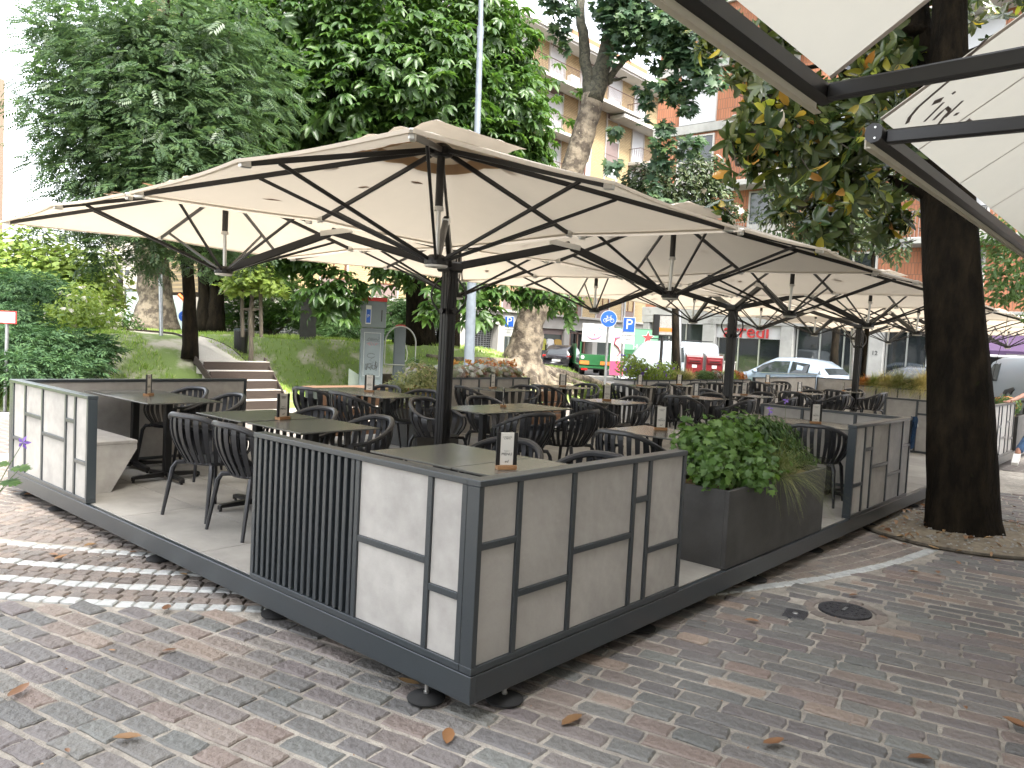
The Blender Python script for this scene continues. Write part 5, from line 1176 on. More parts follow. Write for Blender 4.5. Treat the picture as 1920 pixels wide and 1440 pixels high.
def skin_mesh(name, verts, edges, rad, m, parent, root=0, sub=2):
    me = bpy.data.meshes.new(name); me.from_pydata([tuple(v) for v in verts], edges, []); me.materials.append(m)
    o = bpy.data.objects.new(name, me); COL.objects.link(o)
    md = o.modifiers.new('s', 'SKIN'); 
    for i, r in enumerate(rad): me.skin_vertices[0].data[i].radius = (r, r) if not hasattr(r, '__len__') else r
    me.skin_vertices[0].data[root].use_root = True; md.use_smooth_shade = True
    s2 = o.modifiers.new('u', 'SUBSURF'); s2.levels = sub; s2.render_levels = sub
    dg = bpy.context.evaluated_depsgraph_get(); nm = bpy.data.meshes.new_from_object(o.evaluated_get(dg)); bpy.data.objects.remove(o)
    nm.name = name
    return link(name, nm, parent)
pb = Vector((12.92, -.28, G)); pr = thing('person', 'person in blue jeans striding at the right edge with one hand on the screen rail', 'person', tuple(pb))
Hh = lambda x, y, z: Vector((x-.8, y, z))-pb
# body, mostly beyond the frame: pelvis root, torso, head, legs, arms in one skin
bv = [Hh(14.28, -.55, .72), Hh(14.32, -.54, .95), Hh(14.26, -.50, 1.18), Hh(14.23, -.48, 1.33), Hh(14.20, -.47, 1.44), Hh(14.19, -.46, 1.53),
      Hh(14.16, -.40, 1.27), Hh(13.92, -.22, 1.06), Hh(13.62, -.06, .93), Hh(13.50, .0, .905),
      Hh(14.36, -.68, 1.27), Hh(14.50, -.80, 1.0), Hh(14.42, -.86, .78),
      Hh(14.22, -.49, .66), Hh(13.80, -.34, .46), Hh(13.38, -.20, .12), Hh(13.34, -.19, .04),
      Hh(14.34, -.66, .66), Hh(14.42, -.72, .28), Hh(14.62, -.78, -.10)]
be = [(0, 1), (1, 2), (2, 3), (3, 4), (4, 5), (3, 6), (6, 7), (7, 8), (8, 9), (3, 10), (10, 11), (11, 12), (0, 13), (13, 14), (14, 15), (15, 16), (0, 17), (17, 18), (18, 19)]
br_ = [.145, .125, .15, .09, .06, .075, .055, .042, .032, .026, .055, .042, .032, .085, .062, .045, .04, .085, .062, .045]
skin_mesh('body', bv, be, br_, M['skin'], pr)
# jeans: the same leg lines, a little fuller
jv = [bv[0], bv[13], bv[14], bv[15], bv[17], bv[18], bv[19], Hh(14.29, -.55, .82)]; jv[3] = bv[15].lerp(bv[16], .55); je = [(0, 1), (1, 2), (2, 3), (0, 4), (4, 5), (5, 6), (0, 7)]
skin_mesh('jeans', jv, je, [.165, .105, .080, .066, .105, .080, .066, .15], M['denim'], pr)
tv = [bv[1]-Vector((0, 0, .08)), bv[1], bv[2], bv[3]+Vector((0, 0, -.02)), bv[6], bv[6].lerp(bv[7], .55), bv[10], bv[10].lerp(bv[11], .55)]
skin_mesh('shirt', tv, [(0, 1), (1, 2), (2, 3), (3, 4), (4, 5), (3, 6), (6, 7)], [.15, .145, .168, .10, .08, .066, .08, .066], mat('white_shirt', (.55, .55, .56), .9), pr, 2)
hd = MB().lathe([(.0, -.115), (.045, -.11), (.07, -.06), (.085, 0), (.088, .04), (.075, .09), (.04, .12), (0, .13)], 18); put('head', hd, M['skin'], pr, smooth='all', loc=bv[5]+Vector((-.02, .0, .06)))
put('nose', MB().lathe([(.012, -.02), (.016, -.005), (.006, .02)], 8), M['skin'], pr, loc=bv[5]+Vector((-.105, .02, .07)))
put('hair', MB().lathe([(.093, 0.01), (.096, .05), (.082, .105), (.045, .135), (0, .142)], 18), M['bronze'], pr, smooth='all', loc=bv[5]+Vector((.0, -.0, .07)))
# hand resting on the rail, fingers over the edge
hb_ = Hh(13.45, .02, .885)
hv = [Hh(13.50, .0, .90), Hh(13.45, .02, .888), Hh(13.40, .035, .880)]; skin_mesh('hand', hv, [(0, 1), (1, 2)], [(.024, .020), (.036, .016), (.034, .014)], M['skin'], pr)
for i, (oy, L_) in enumerate(((-.030, .070), (-.010, .080), (.010, .074), (.028, .058))):
    a = Hh(13.405, .03+oy, .883); skin_mesh('finger', [a, a+Vector((-L_*.5, oy*.25, .008)), a+Vector((-L_*.8, oy*.35, .0)), a+Vector((-L_, oy*.4, -.010))], [(0, 1), (1, 2), (2, 3)], [.0105, .0098, .0088, .007], M['skin'], pr, 0, 1)
a = Hh(13.455, -.025, .885); skin_mesh('thumb', [a, a+Vector((-.03, -.022, .0)), a+Vector((-.055, -.026, -.006))], [(0, 1), (1, 2)], [.012, .011, .008], M['skin'], pr, 0, 1)
put('bracelet', MB().tube([tuple(Hh(13.52, .0, .905)+Vector((0, math.cos(q/14*2*PI)*.031, math.sin(q/14*2*PI)*.031))) for q in range(14)], .006, 6, closed=True), M['black'], pr)
for i, q in enumerate((bv[16], bv[19])):
    put('shoe', MB().prism([(-.16, 0), (.10, 0), (.11, .07), (.04, .10), (-.05, .075), (-.15, .045)], -.045, .045, 'y'), M['white'], pr, loc=(q.x-(0 if i else .03), q.y, .001 if i else .17), rot=(0, 0 if i else -.45, 0))

# dry leaves that dropped on the canopies; their shapes show through the cloth
pp = []
for ux, uy in ((2.93, 3.28), (9.03, 3.22), (15.13, 3.22)):
    for k in range(26):
        sx, sy = random.choice((-1, 1)), random.choice((-1, 1)); a, b = random.uniform(.05, .95), random.uniform(.05, .95); q = canopy_fn(a, b); pp.append((ux+sx*1.54+q[0], uy+sy*1.54+q[1], q[2]+.012))
pp = np.array(pp); o = cloud('canopy_leaves', leaf_T(.42, .1, 0), pp, np.array([0, 0, 1.])+RNG.normal(size=(len(pp), 3))*.1, RNG.uniform(.08, .17, len(pp)), M['lf_dry']); tag(o, 'dry leaves scattered on top of the cream canopies', 'leaf litter', kind='stuff')
# ------------------------------------------------ trees of the garden
def tree(name, label, base, limbs_, bark, crown_lumps, n, tmpl, size, lm_, squash=1.0, shell=.5, group=None, singles=0, along=True, down=.12, sides=10, clip=None, flare=1.25):
    t = thing(name, label, 'tree', tuple(base), 0, group); o = Vector(base); mb = MB()
    first = True
    for ps, rs in limbs_:
        rs = list(rs)
        if first: rs[0] *= flare
        limb(mb, [Vector(p)-o for p in ps], rs, sides, .02 if first else .05)
        if first: put('trunk', mb, M[bark], t, smooth='all'); mb = MB(); first = False
    if mb.n: put('branch', mb, M[bark], t, smooth='all')
    c = np.array([q[:3] for q in crown_lumps]); r = np.array([q[3] for q in crown_lumps])
    p, d = blob_points(c, r, n, shell, squash)
    p += RNG.normal(size=p.shape)*.10*r.mean()
    if clip is not None: k = clip(p); p, d = p[k], d[k]
    nr = unit(d*.5+np.array([0, 0, .9])+RNG.normal(size=d.shape)*.35); al = unit(d+np.array([0, 0, -down])+RNG.normal(size=d.shape)*.35)
    sz = RNG.uniform(size[0], size[1], len(p)); ob = np.array(base)
    if singles:
        dd = np.linalg.norm(p-CAM, axis=1)-2.2*np.maximum(0, (d @ -fw)); dp = (p-CAM); k = dp @ fw; u = 960+F*(dp @ r2)/k; w = 720-F*(dp @ u2)/k
        good = np.where((u > 0) & (u < 1900) & (w > 0) & (w < 600))[0]; good = good[np.argsort(dd[good])][:singles]; s = np.zeros(len(p), bool); s[good] = True
        single_leaves('leaf', tmpl, p[s]-ob, nr[s], sz[s], M[lm_], t, al[s]); p, nr, al, sz = p[~s], nr[~s], al[~s], sz[~s]
    cloud('crown', tmpl, p-ob, nr, sz, M[lm_], t, al, kind=None)
    return t
def V3(u, w, d): return tuple(P(u, w, d))
# horse chestnut, the big dark green mass in the middle
def fill(us, ws, d0, d1, r0, r1, n):
    out = []
    for _ in range(n):
        u = random.uniform(*us); w = random.uniform(*ws); d = random.uniform(d0, d1); q = P(u, w, d); out.append((*q, random.uniform(r0, r1)))
    return out
cb = P(790, 655, 24); cb[2] = tz(cb[0], cb[1])
cl = []
for (u, w, d, r) in [(560, 60, 17, 1.5), (700, 40, 17, 1.5), (850, 60, 18, 1.5), (930, 90, 19, 1.1), (560, 200, 17, 1.4), (680, 180, 16.5, 1.4), (800, 160, 16.5, 1.4), (930, 210, 18, 1.35), (950, 250, 19, 1.0), (965, 170, 19.5, .8), (600, 330, 18, 1.5), (720, 300, 17.5, 1.4), (860, 290, 17.5, 1.4), (960, 330, 19, 1.0), (985, 300, 19.5, .7), (940, 380, 19, 1.0), (990, 390, 20, .6),
        (540, 420, 19, 1.2), (640, 395, 19, 1.1), (760, 420, 19, 1.3), (900, 420, 19, 1.3), (620, 545, 18, .7), (810, 570, 16.5, .3), (740, 490, 18, .6), (860, 520, 18, .6), (560, 450, 19, .8), (1000, 540, 18.5, .45), (1060, 560, 18, .40), (930, 545, 18, .45), (900, 590, 17.5, .35), (480, 60, 18, 1.5), (500, 250, 19, 1.6), (900, -20, 19, .8)]:
    cl.append((*P(u, w, d+1.3), r*1.06))
tree('chestnut_tree', 'huge horse chestnut with dense dark green hand shaped leaves behind the umbrellas', cb,
     [([tuple(cb), V3(782, 560, 23.5), V3(770, 430, 23), V3(760, 250, 22.5), V3(740, 0, 22)], [.40, .34, .32, .28, .15]), ([V3(770, 430, 23), V3(900, 330, 21), V3(1000, 280, 20)], [.2, .14, .05]), ([V3(770, 430, 23), V3(640, 330, 21), V3(560, 230, 19)], [.2, .14, .05]), ([V3(762, 250, 22.5), V3(850, 120, 20), V3(900, 40, 18)], [.16, .1, .04])],
     'bark_dark', cl, 11500, PALM, (.18, .38), 'lf_chestnut', 1.0, .55, singles=300, down=.5)
b2 = P(838, 660, 24.5); b2[2] = tz(b2[0], b2[1])
tree('dark_trunk_tree', 'second dark trunk just right of the chestnut trunk, behind the mast', b2, [([tuple(b2), V3(848, 560, 24.5), V3(850, 420, 24.5), V3(860, 200, 24.5)], [.34, .28, .26, .2])], 'bark_dark', [(*P(860, 300, 25), 2.4), (*P(740, 120, 25), 2.6), (*P(960, 200, 25), 2.0), (*P(600, 200, 25), 2.6), (*P(650, 20, 25), 2.8)], 1100, PALM, (.3, .4), 'lf_chestnut', 1, .7)
# ash-like tree at the left
ab = P(357, 638, 17); ab[2] = tz(ab[0], ab[1])
al_ = []
for (u, w, d, r) in [(140, 60, 15, 1.0), (260, 60, 14.5, 1.4), (400, 80, 15, 1.3), (480, 160, 15.5, 1.0), (160, 190, 14.5, 1.2), (300, 210, 14, 1.2), (420, 230, 14.5, 1.1), (110, 240, 15, .6), (190, 330, 14.5, 1.1), (330, 340, 13.5, .95), (430, 330, 14, .8), (250, 420, 14.5, .7), (170, 430, 15, .4), (190, 485, 15, .38), (280, 480, 15, .42), (390, 470, 15.5, .55), (60, 430, 15.5, .3), (80, 60, 15.5, .5), (60, 200, 16, .25), (460, 440, 16, .7), (160, 380, 15, .5), (70, 300, 15.3, .28), (240, 130, 14.5, 1.2), (350, 130, 14.5, 1.2), (190, 250, 14.3, 1.1), (370, 300, 14, 1.0), (300, 400, 14.3, .9), (330, 250, 14.6, 1.2), (240, 330, 14.6, 1.1), (120, 160, 15, .6)]:
    al_.append((*P(u, w, d), r))
tree('ash_tree', 'slender trunked tree with feathery blue green leaves filling the upper left', ab,
     [([tuple(ab), V3(357, 560, 16.8), V3(350, 470, 16.5), V3(330, 300, 16), V3(305, 110, 15.5), V3(320, -60, 15)], [.15, .125, .12, .10, .07, .03]), ([V3(330, 300, 16), V3(250, 180, 15), V3(210, 80, 14.8)], [.06, .045, .02]), ([V3(330, 300, 16), V3(400, 150, 15), V3(430, 60, 15)], [.06, .045, .02]), ([V3(345, 400, 16.3), V3(240, 380, 15.5), V3(120, 400, 15)], [.05, .035, .012]), ([V3(305, 110, 15.5), V3(335, 40, 15), V3(350, -20, 15)], [.05, .03, .01]), ([V3(340, 350, 16.1), V3(430, 300, 15.5), V3(500, 240, 15.4)], [.05, .03, .01])],
     'bark_dark', al_, 10000, PINN, (.17, .36), 'lf_ash', 1.0, .9, singles=300, down=.15)
# background trees behind the left tree: sunlit yellow green leaves showing through
for nm, lb, cx_, tr_, n_, mt in (('far_tree', 'sunlit lime green tree far behind the mound at the left', [(130, 520, 34, 2.0), (60, 500, 34, 2.2), (190, 570, 34, 1.2), (110, 600, 33, 1.5), (20, 560, 34, 1.6), (175, 520, 35, 1.4), (100, 560, 33.5, 1.8), (10, 500, 33, 1.5)], (110, 640, 34), 7000, 'lf_lime'),
                         ('far_tree', 'green tree seen through the ash leaves above the big plane trunk', [(300, 250, 30, 3.2), (420, 200, 30, 3.2), (250, 120, 30, 3.2), (420, 60, 30, 3.4), (330, 380, 30, 2.2), (430, 420, 30, 1.8), (480, 330, 28, 2.6)], (290, 630, 30), 6500, 'lf_mid')):
    bb = P(*tr_); bb[2] = tz(bb[0], bb[1]) if nm == 'x' else min(bb[2], 1.0)
    if mt == 'lf_mid':
        limbs_ = [([tuple(bb), V3(292, 560, 30), V3(285, 480, 30), V3(262, 400, 30), V3(250, 340, 30), V3(300, 200, 30)], [.72, .62, .60, .55, .5, .3]), ([V3(285, 480, 30), V3(330, 380, 30), V3(400, 250, 30)], [.3, .22, .1])]
        tree('plane_tree', 'thick trunked old plane tree on the crest of the mound at the left', bb, limbs_, 'bark_plane', [(*P(*q[:3]), q[3]) for q in cx_], n_, LOBE, (.28, .42), mt, 1, .7, flare=1.35, sides=16)
    else: tree(nm, lb, bb, [([tuple(bb), V3(tr_[0], 560, tr_[2]), V3(tr_[0]-5, 470, tr_[2])], [.2, .15, .08])], 'bark', [(*P(*q[:3]), q[3]) for q in cx_], n_, LOBE, (.2, .34), mt, 1, .8)
for u, lb in ((385, 'left of a pair of dark trunks on the crest of the mound'), (405, 'right of a pair of dark trunks on the crest of the mound')):
    bb = P(u-1, 617, 24); bb[2] = min(bb[2], tz(bb[0], bb[1]))
    tree('dark_trunk_tree', lb, bb, [([tuple(bb), V3(u, 560, 24), V3(u+2+(u-395)*.3, 480, 24), V3(u+(u-395), 380, 24)], [.27, .21, .2, .18])], 'bark_dark', [(*P(u+(u-395)*3, 400, 24), 1.5), (*P(u, 300, 24), 1.9), (*P(u+40, 470, 24), 1.0)], 1500, LOBE, (.2, .3), 'lf_mid', 1, .8)
# young staked tree
yb = P(472, 628, 19); yb[2] = tz(yb[0], yb[1])
t = tree('young_tree', 'young lime green tree held by three wooden stakes beside the path', yb, [([tuple(yb), V3(470, 560, 19), V3(468, 520, 19)], [.05, .04, .02])], 'bark', [(*P(468, 525, 19), .52), (*P(440, 535, 19), .34), (*P(505, 535, 19), .36), (*P(480, 505, 19), .4), (*P(530, 545, 18.8), .2)], 900, LOBE, (.10, .17), 'lf_lime', .7, .9)
for du in (-17, 2, 18): put('stake', MB().tube([Vector(P(472+du, 632, 19+.3*(du == 2)))-Vector(yb), Vector(P(470+du, 530, 19+.3*(du == 2)))-Vector(yb)], .045, 8), M['moss'] if 'moss' in M else M['bark'], t)
for w in (580,): put('crossbar', MB().bar(Vector(P(452, w, 19))-Vector(yb), Vector(P(490, w, 19))-Vector(yb), .03, .06), M['bark'], t)
# leaning plane with spreading roots
pbase = np.array(P(978, 690, 23)); pbase[2] = tz(pbase[0], pbase[1])-.05
t = thing('plane_tree', 'leaning old plane tree with pale trunk and long roots spreading over the bank', 'tree', tuple(pbase)); o = Vector(pbase)
mb = MB(); TP = [(pbase-np.array([0, 0, 1.2]), .95), (pbase+np.array([0, 0, .12]), .66), (P(983, 655, 23), .50), (P(995, 600, 23), .42), (P(1012, 555, 23), .38), (P(1040, 440, 23), .36), (P(1070, 330, 23), .34), (P(1095, 250, 23), .33), (P(1112, 180, 23), .31)]
limb(mb, [Vector(p)-o for p, r in TP], [r for p, r in TP], 18, .03); put('trunk', mb, M['bark_plane'], t, smooth='all')
mb = MB()
limb(mb, [Vector(P(u, w, 23))-o for u, w in ((1108, 190), (1100, 130), (1093, 60), (1088, 0), (1080, -80))], [.2, .17, .15, .13, .1], 10, .04)
limb(mb, [Vector(P(u, w, 23))-o for u, w in ((1112, 190), (1130, 120), (1150, 40), (1165, -60))], [.3, .25, .2, .13], 12, .04)
limb(mb, [Vector(P(u, w, 23))-o for u, w in ((1125, 160), (1165, 120), (1195, 95), (1215, 80))], [.12, .08, .05, .03], 8, .04)
limb(mb, [Vector(P(u, w, 23))-o for u, w in ((1128, 160), (1150, 150), (1175, 145))], [.1, .06, .02], 8, .04)
put('branch', mb, M['bark_plane2'], t, smooth='all')
rng2 = random.Random(5)
def ground_hit(u, w):
    d = fw + r2*(u-960)/F - u2*(w-720)/F; k = 12.0
    while k < 40:
        p = CAM+d*k
        if p[2] < tz(p[0], p[1]): return p
        k += .1
    return p
roots = [((1010, 700), (1070, 718), (1130, 738), (1190, 752)), ((1005, 705), (1040, 728), (1080, 745)), ((1015, 698), (1100, 715), (1170, 735), (1230, 742)), ((990, 705), (1010, 735), (1030, 752)), ((960, 690), (910, 685), (850, 680), (800, 672)), ((955, 698), (900, 700), (860, 705)), ((1000, 700), (1060, 730), (1120, 750)), ((965, 700), (960, 725), (985, 740))]
for i, rt_ in enumerate(roots):
    mb = MB(); q = [Vector((pbase[0], pbase[1], pbase[2]+.35))]; rr = [.26]
    for k, (u, w) in enumerate(rt_):
        p = ground_hit(u, w); z = tz(p[0], p[1]); q.append(Vector((p[0], p[1], z+.04))); rr.append([.20, .14, .095, .05][k])
    mb2 = MB(); limb(mb2, [v-o for v in q], rr, 8, .05); put('root', mb2, M['bark_plane'], t, smooth='all')
cl = [(*P(u, w, d), r) for u, w, d, r in [(1175, 50, 22, .7), (1220, 40, 22, .8), (1150, 20, 22.5, .6), (1180, -40, 22, 1.0), (1050, 55, 22.5, .3), (1050, 0, 22, .5), (1255, 100, 21.5, .6), (1205, 170, 22, .22), (1212, 195, 22, .2), (1205, 225, 22, .15), (1290, 60, 21.5, .9), (1270, 170, 21.5, .4), (1245, 240, 21.5, .28), (1290, 200, 21.3, .22), (1240, 310, 21.5, .25), (1275, 280, 21.5, .22), (1160, 95, 22, .35), (1320, 130, 21, .6), (1155, 245, 22.5, .16), (1150, 310, 22, .22), (1060, 85, 22.5, .18), (1300, -20, 21.5, 1.0), (1225, 350, 21.5, .2), (1248, 165, 21.3, .36), (1240, 270, 21.3, .28), (1300, 270, 21, .26), (1330, 70, 20.5, .5), (1262, 390, 21.3, .25), (1345, 160, 20.5, .22), (1255, 45, 21, .5)]]
p, d = blob_points([q[:3] for q in cl], [q[3] for q in cl], 3900, .85)
nr = unit(np.array([-.4, -.4, .8])+RNG.normal(size=d.shape)*.5); al2 = unit(d+np.array([0, 0, -.7])); sz = RNG.uniform(.18, .32, len(p))
dd = np.linalg.norm(p-CAM, axis=1); s = np.zeros(len(p), bool); s[np.argsort(dd)[:300]] = True
single_leaves('leaf', LOBE, p[s]-pbase, nr[s], sz[s], M['lf_plane'], t, al2[s]); cloud('crown', LOBE, p[~s]-pbase, nr[~s], sz[~s], M['lf_plane'], t, al2[~s])
# evergreens before the orange house
def evergreen(label, lumps_, n, base, size=(.12, .2), m='lf_far', fl=0, tr_=.14):
    bb = P(*base); bb[2] = G; t = thing('evergreen_tree', label, 'tree', tuple(bb), 0, 'evergreens before the orange brick house'); c = [P(u, w, d) for u, w, d, r in lumps_]
    mb = MB(); limb(mb, [Vector((0, 0, 0)), Vector(c[0])-Vector(bb)+Vector((0, 0, -.3))], [tr_, tr_*.5], 8, .05); put('trunk', mb, M['bark_dark'], t, smooth='all')
    p, d = blob_points(c, [q[3] for q in lumps_], n, .6); cloud('crown', LEAF, p-bb, unit(d*.6+np.array([0, 0, .6])+RNG.normal(size=d.shape)*.4), RNG.uniform(size[0], size[1], n), M[m], t, unit(d+RNG.normal(size=d.shape)*.4))
    if fl: k = RNG.choice(n, fl); cloud('blossom', LOBE, p[k]+d[k]*.1-bb, d[k], [.22]*fl, M['lf_white'], t)
    return t
evergreen('broad glossy evergreen with white blossoms behind the orange chair canopies and plane leaves', [(1270, 350, 24, 1.1), (1215, 350, 24, .8), (1320, 330, 24, .7), (1345, 370, 24, .5), (1380, 400, 24, .3), (1250, 400, 24, .9), (1185, 350, 24, .4)], 5200, (1275, 690, 24), fl=40)
evergreen('dark evergreen below the magnolia branches', [(1640, 420, 19, .8), (1500, 400, 19, 1.0), (1580, 380, 19, 1.0), (1560, 440, 19, .8), (1660, 350, 19, .7), (1680, 470, 19, .35), (1480, 340, 19, .7), (1540, 320, 19, .8)], 5200, (1622, 690, 19), tr_=.07)
evergreen('evergreen right of the leaning trunk', [(1900, 500, 14, .55), (1930, 440, 14, .7), (1880, 540, 14, .3), (1960, 560, 14, .5), (1870, 440, 14, .3)], 2000, (1845, 740, 14), (.09, .15), 'lf_mid', tr_=.006)

# ------------------------------------------------ shrubs
def frond_cloud(n, centres, radii, squash, size, m, t, nm='foliage'):
    """juniper sprays: flat feathery fans pointing outward and up"""
    fan = merge_T([(xf(SIMPLE[0]*np.array([.45, 1, 1]), a, s_, (0, y, 0)), SIMPLE[1]) for a, s_, y in ((0, .5, .5), (.6, .45, .2), (-.6, .45, .2), (.5, .35, .45), (-.5, .35, .45), (.9, .3, .1), (-.9, .3, .1))])
    p, d = blob_points(centres, radii, n, .6, squash); al = unit(d*np.array([1, 1, .35])+np.array([0, 0, .15])+RNG.normal(size=d.shape)*.25)
    cloud(nm, fan, p, unit(np.array([0, 0, 1.])+RNG.normal(size=d.shape)*.35+d*.3), RNG.uniform(size[0], size[1], n), M[m], t, al)
def juniper(label, spec, n, size=(.22, .4), m='lf_juni'):
    c = np.array([P(u, w, d) for u, w, d, r in spec]); b = c[0].copy(); b[2] = tz(b[0], b[1]); t = thing('juniper', label, 'shrub', tuple(b), 0, 'spreading junipers'); mb = MB()
    for q in c: limb(mb, [Vector((0, 0, 0)), Vector(q-b)*.5+Vector((0, 0, -.05)), Vector(q-b)], [.05, .035, .012], 6, .03)
    put('branch', mb, M['bark'], t, smooth='all'); frond_cloud(n, c-b, [r for *_, r in spec], .5, size, m, t)
juniper('low spreading juniper behind the far left screen', [(60, 660, 14.5, .75), (0, 640, 14.5, .8), (120, 650, 15, .75), (40, 690, 13.5, .55), (150, 680, 14.5, .45), (-40, 680, 14, .7), (110, 690, 14, .5), (0, 600, 15.5, .7), (190, 655, 15, .3)], 4600)
juniper('dark flat topped juniper behind the low one at the left', [(40, 560, 18.5, 1.0), (90, 580, 18.5, .8), (0, 540, 19, .9), (120, 560, 19, .5), (60, 530, 19, .6), (10, 600, 18, .8)], 2600, (.25, .45))
juniper('light green juniper left of the grey information pillar', [(610, 600, 27, 1.1), (650, 580, 27, 1.0), (590, 575, 27, .8), (640, 620, 26, .7)], 2200, (.3, .5), 'lf_juni2')
juniper('light green juniper between the pillar and the chestnut trunk', [(740, 600, 28, 1.1), (730, 575, 28, .8), (800, 590, 28, .9), (745, 620, 27, .7), (830, 570, 28, .7)], 2200, (.3, .5), 'lf_juni2')
juniper('layered conifer behind the staked young tree', [(510, 560, 26, 1.2), (500, 520, 26, 1.0), (550, 590, 26, .9), (470, 600, 26, .8)], 1800, (.3, .5), 'lf_chestnut')
def bush(label, spec, n, m, size, fl=None, nm='bush'):
    c = np.array([P(u, w, d) for u, w, d, r in spec]); b = c[0].copy(); b[2] = tz(b[0], b[1]); t = thing(nm, label, 'shrub', tuple(b)); mb = MB()
    for q in c: limb(mb, [Vector((0, 0, 0)), Vector(q-b)], [.03, .01], 5, .03)
    put('branch', mb, M['bark'], t); p, d = blob_points(c-b, [r for *_, r in spec], n, .7, .85); cloud('foliage', LEAF, p, d+RNG.normal(size=d.shape)*.6, RNG.uniform(*size, n), M[m], t, unit(d+RNG.normal(size=d.shape)*.4))
    if fl: k = RNG.choice(n, fl); cloud('blossom', LOBE, p[k]+d[k]*.06, d[k], [.13]*fl, M['lf_white'], t)
bush('yellow green flowering bush above the low juniper', [(160, 600, 18, .75), (120, 610, 17.5, .6), (190, 620, 18, .5), (90, 600, 17.8, .45), (150, 570, 18.5, .6)], 2600, 'lf_lime', (.08, .14), 60)
bush('dark bush covered with white blossoms right of the yellow green one', [(225, 610, 20, .5), (240, 625, 20, .45), (212, 600, 20.5, .4)], 1100, 'lf_chestnut', (.07, .12), 90)
bush('dark bush at the crest beside the litter bin', [(430, 585, 26, .7), (415, 600, 26, .5)], 800, 'lf_chestnut', (.09, .15))

# ------------------------------------------------ garden furniture
def at_ground(u, w, z=G): d = fw + r2*(u-960)/F - u2*(w-720)/F; return CAM + d*((z-CAM[2])/d[2])
kx = at_ground(693, 744); t = thing('information_pillar', 'tall grey information pillar with red top and black graffiti', 'pillar', (kx[0], kx[1], G), -.62)
KH = 2.62
put('body', MB().box((-.30, -.23, 0), (.30, .23, 1.82), bev=.012), M['kiosk'], t)
put('head', MB().box((-.33, -.26, 1.83), (.33, .26, KH-.10), bev=.012), M['kiosk'], t)
put('red_cap', MB().box((-.34, -.27, KH-.099), (.34, .27, KH), bev=.01), M['red'], t)
put('door', MB().box((-.25, -.245, .5), (.25, -.2315, 1.76), bev=.004), M['kiosk2'] if 'kiosk2' in M else M['kiosk'], t)
for lo, hi in (((-.215, -.2475, .56), (-.205, -.2455, 1.7)), ((.205, -.2475, .56), (.215, -.2455, 1.7)), ((-.205, -.2475, 1.69), (.205, -.2455, 1.70)), ((-.205, -.2475, .56), (.205, -.2455, .57))): put('trim', MB().box(lo, hi), M['steel'], t)
put('sticker', MB().box((-.20, -.2645, 1.92), (-.06, -.2605, 2.40)), M['signwhite'], t); put('blue_label', MB().box((-.185, -.2665, 1.95), (-.075, -.2646, 2.30)), M['blue'], t)
link('pictogram', text_mesh('P', .12, M['signwhite'], .0005), t, (-.13, -.2672, 2.12), (PI/2, 0, 0)); put('slot', MB().box((.20, -.2635, 2.0), (.225, -.2605, 2.3)), M['black'], t)
def scribble(par, pts_, w, y, m, nm='graffiti'):
    for ps in pts_: put(nm, MB().tube([(x, y, z) for x, z in ps], w, 4, flat=1), M[m], par)
circ = lambda cx_, cz, rx, rz, a0=0, a1=2*PI, n=14: [(cx_+rx*math.cos(a0+(a1-a0)*i/n), cz+rz*math.sin(a0+(a1-a0)*i/n)) for i in range(n+1)]
scribble(t, [circ(-.02, 1.10, .10, .06, .4, 6.0), [(.04, 1.06), (-.06, .98), (.06, .93), (-.10, .85), (-.16, .74), (-.12, .72), (-.10, .90), (-.04, .76), (-.02, .72), (.02, .88), (.04, .74), (.08, .74), (.10, .96), (.13, .80), (.12, .70)], circ(-.06, .84, .05, .06), circ(.06, .80, .06, .05), [(-.08, .62), (-.02, .58), (.05, .62)], circ(-.14, .80, .02, .08), circ(.13, .86, .03, .07)], .0055, -.249, 'ink')
scribble(t, [[(-.14, 1.50), (-.08, 1.57), (-.03, 1.50), (-.02, 1.56), (.02, 1.50), (.03, 1.57), (.06, 1.50), (.09, 1.57), (.12, 1.49), (.17, 1.55), (.16, 1.60)], [(-.15, 1.485), (.18, 1.485)], [(-.12, 1.53), (.14, 1.53)]], .005, -.249, 'ink')
scribble(t, [[(-.14, 1.40), (-.06, 1.44), (-.10, 1.39), (-.04, 1.36)], [(-.03, 1.44), (.02, 1.36), (.04, 1.44), (.08, 1.36), (.10, 1.44)], [(.08, 1.40), (.15, 1.42)]], .004, -.249, 'red')
# phone hood
t = thing('phone_stand', 'grey public telephone stand under a rounded clear hood', 'telephone', (at_ground(746, 741)[0], at_ground(746, 741)[1], G), -.62)
put('column', MB().box((-.17, -.10, 0), (.14, .10, 1.92), bev=.015), M['kiosk'], t)
hp = [(-.42, .85), (-.42, 1.45)]+[(-.42*math.cos(a), 1.45+.47*math.sin(a)) for a in np.linspace(0.1, PI-.1, 14)]+[(.42, 1.45), (.42, .85)]
put('hood_frame', MB().tube([(x, -.14, z) for x, z in hp]+[(-.42, -.14, .85)], .018, 6), M['signwhite'], t)
mb = MB(); vs = []
for x, z in hp: vs += [(x, -.14, z), (x, .30, z)]
mb.add(vs, [(2*i, 2*i+1, 2*i+3, 2*i+2) for i in range(len(hp)-1)]); put('hood_glass', mb, M['clear'], t)
put('red_cap', MB().prism([(-.16, 1.90), (-.10, 1.925), (.05, 1.93), (.14, 1.90), (.10, 1.95), (0, 1.965), (-.12, 1.95)], -.15, .10, 'y'), M['red'], t)
put('handset_cord', MB().tube([(.15, -.08, 1.4), (.20, -.10, 1.2), (.19, -.10, 1.0), (.15, -.08, .95)], .012, 6), M['white'], t, smooth=True)
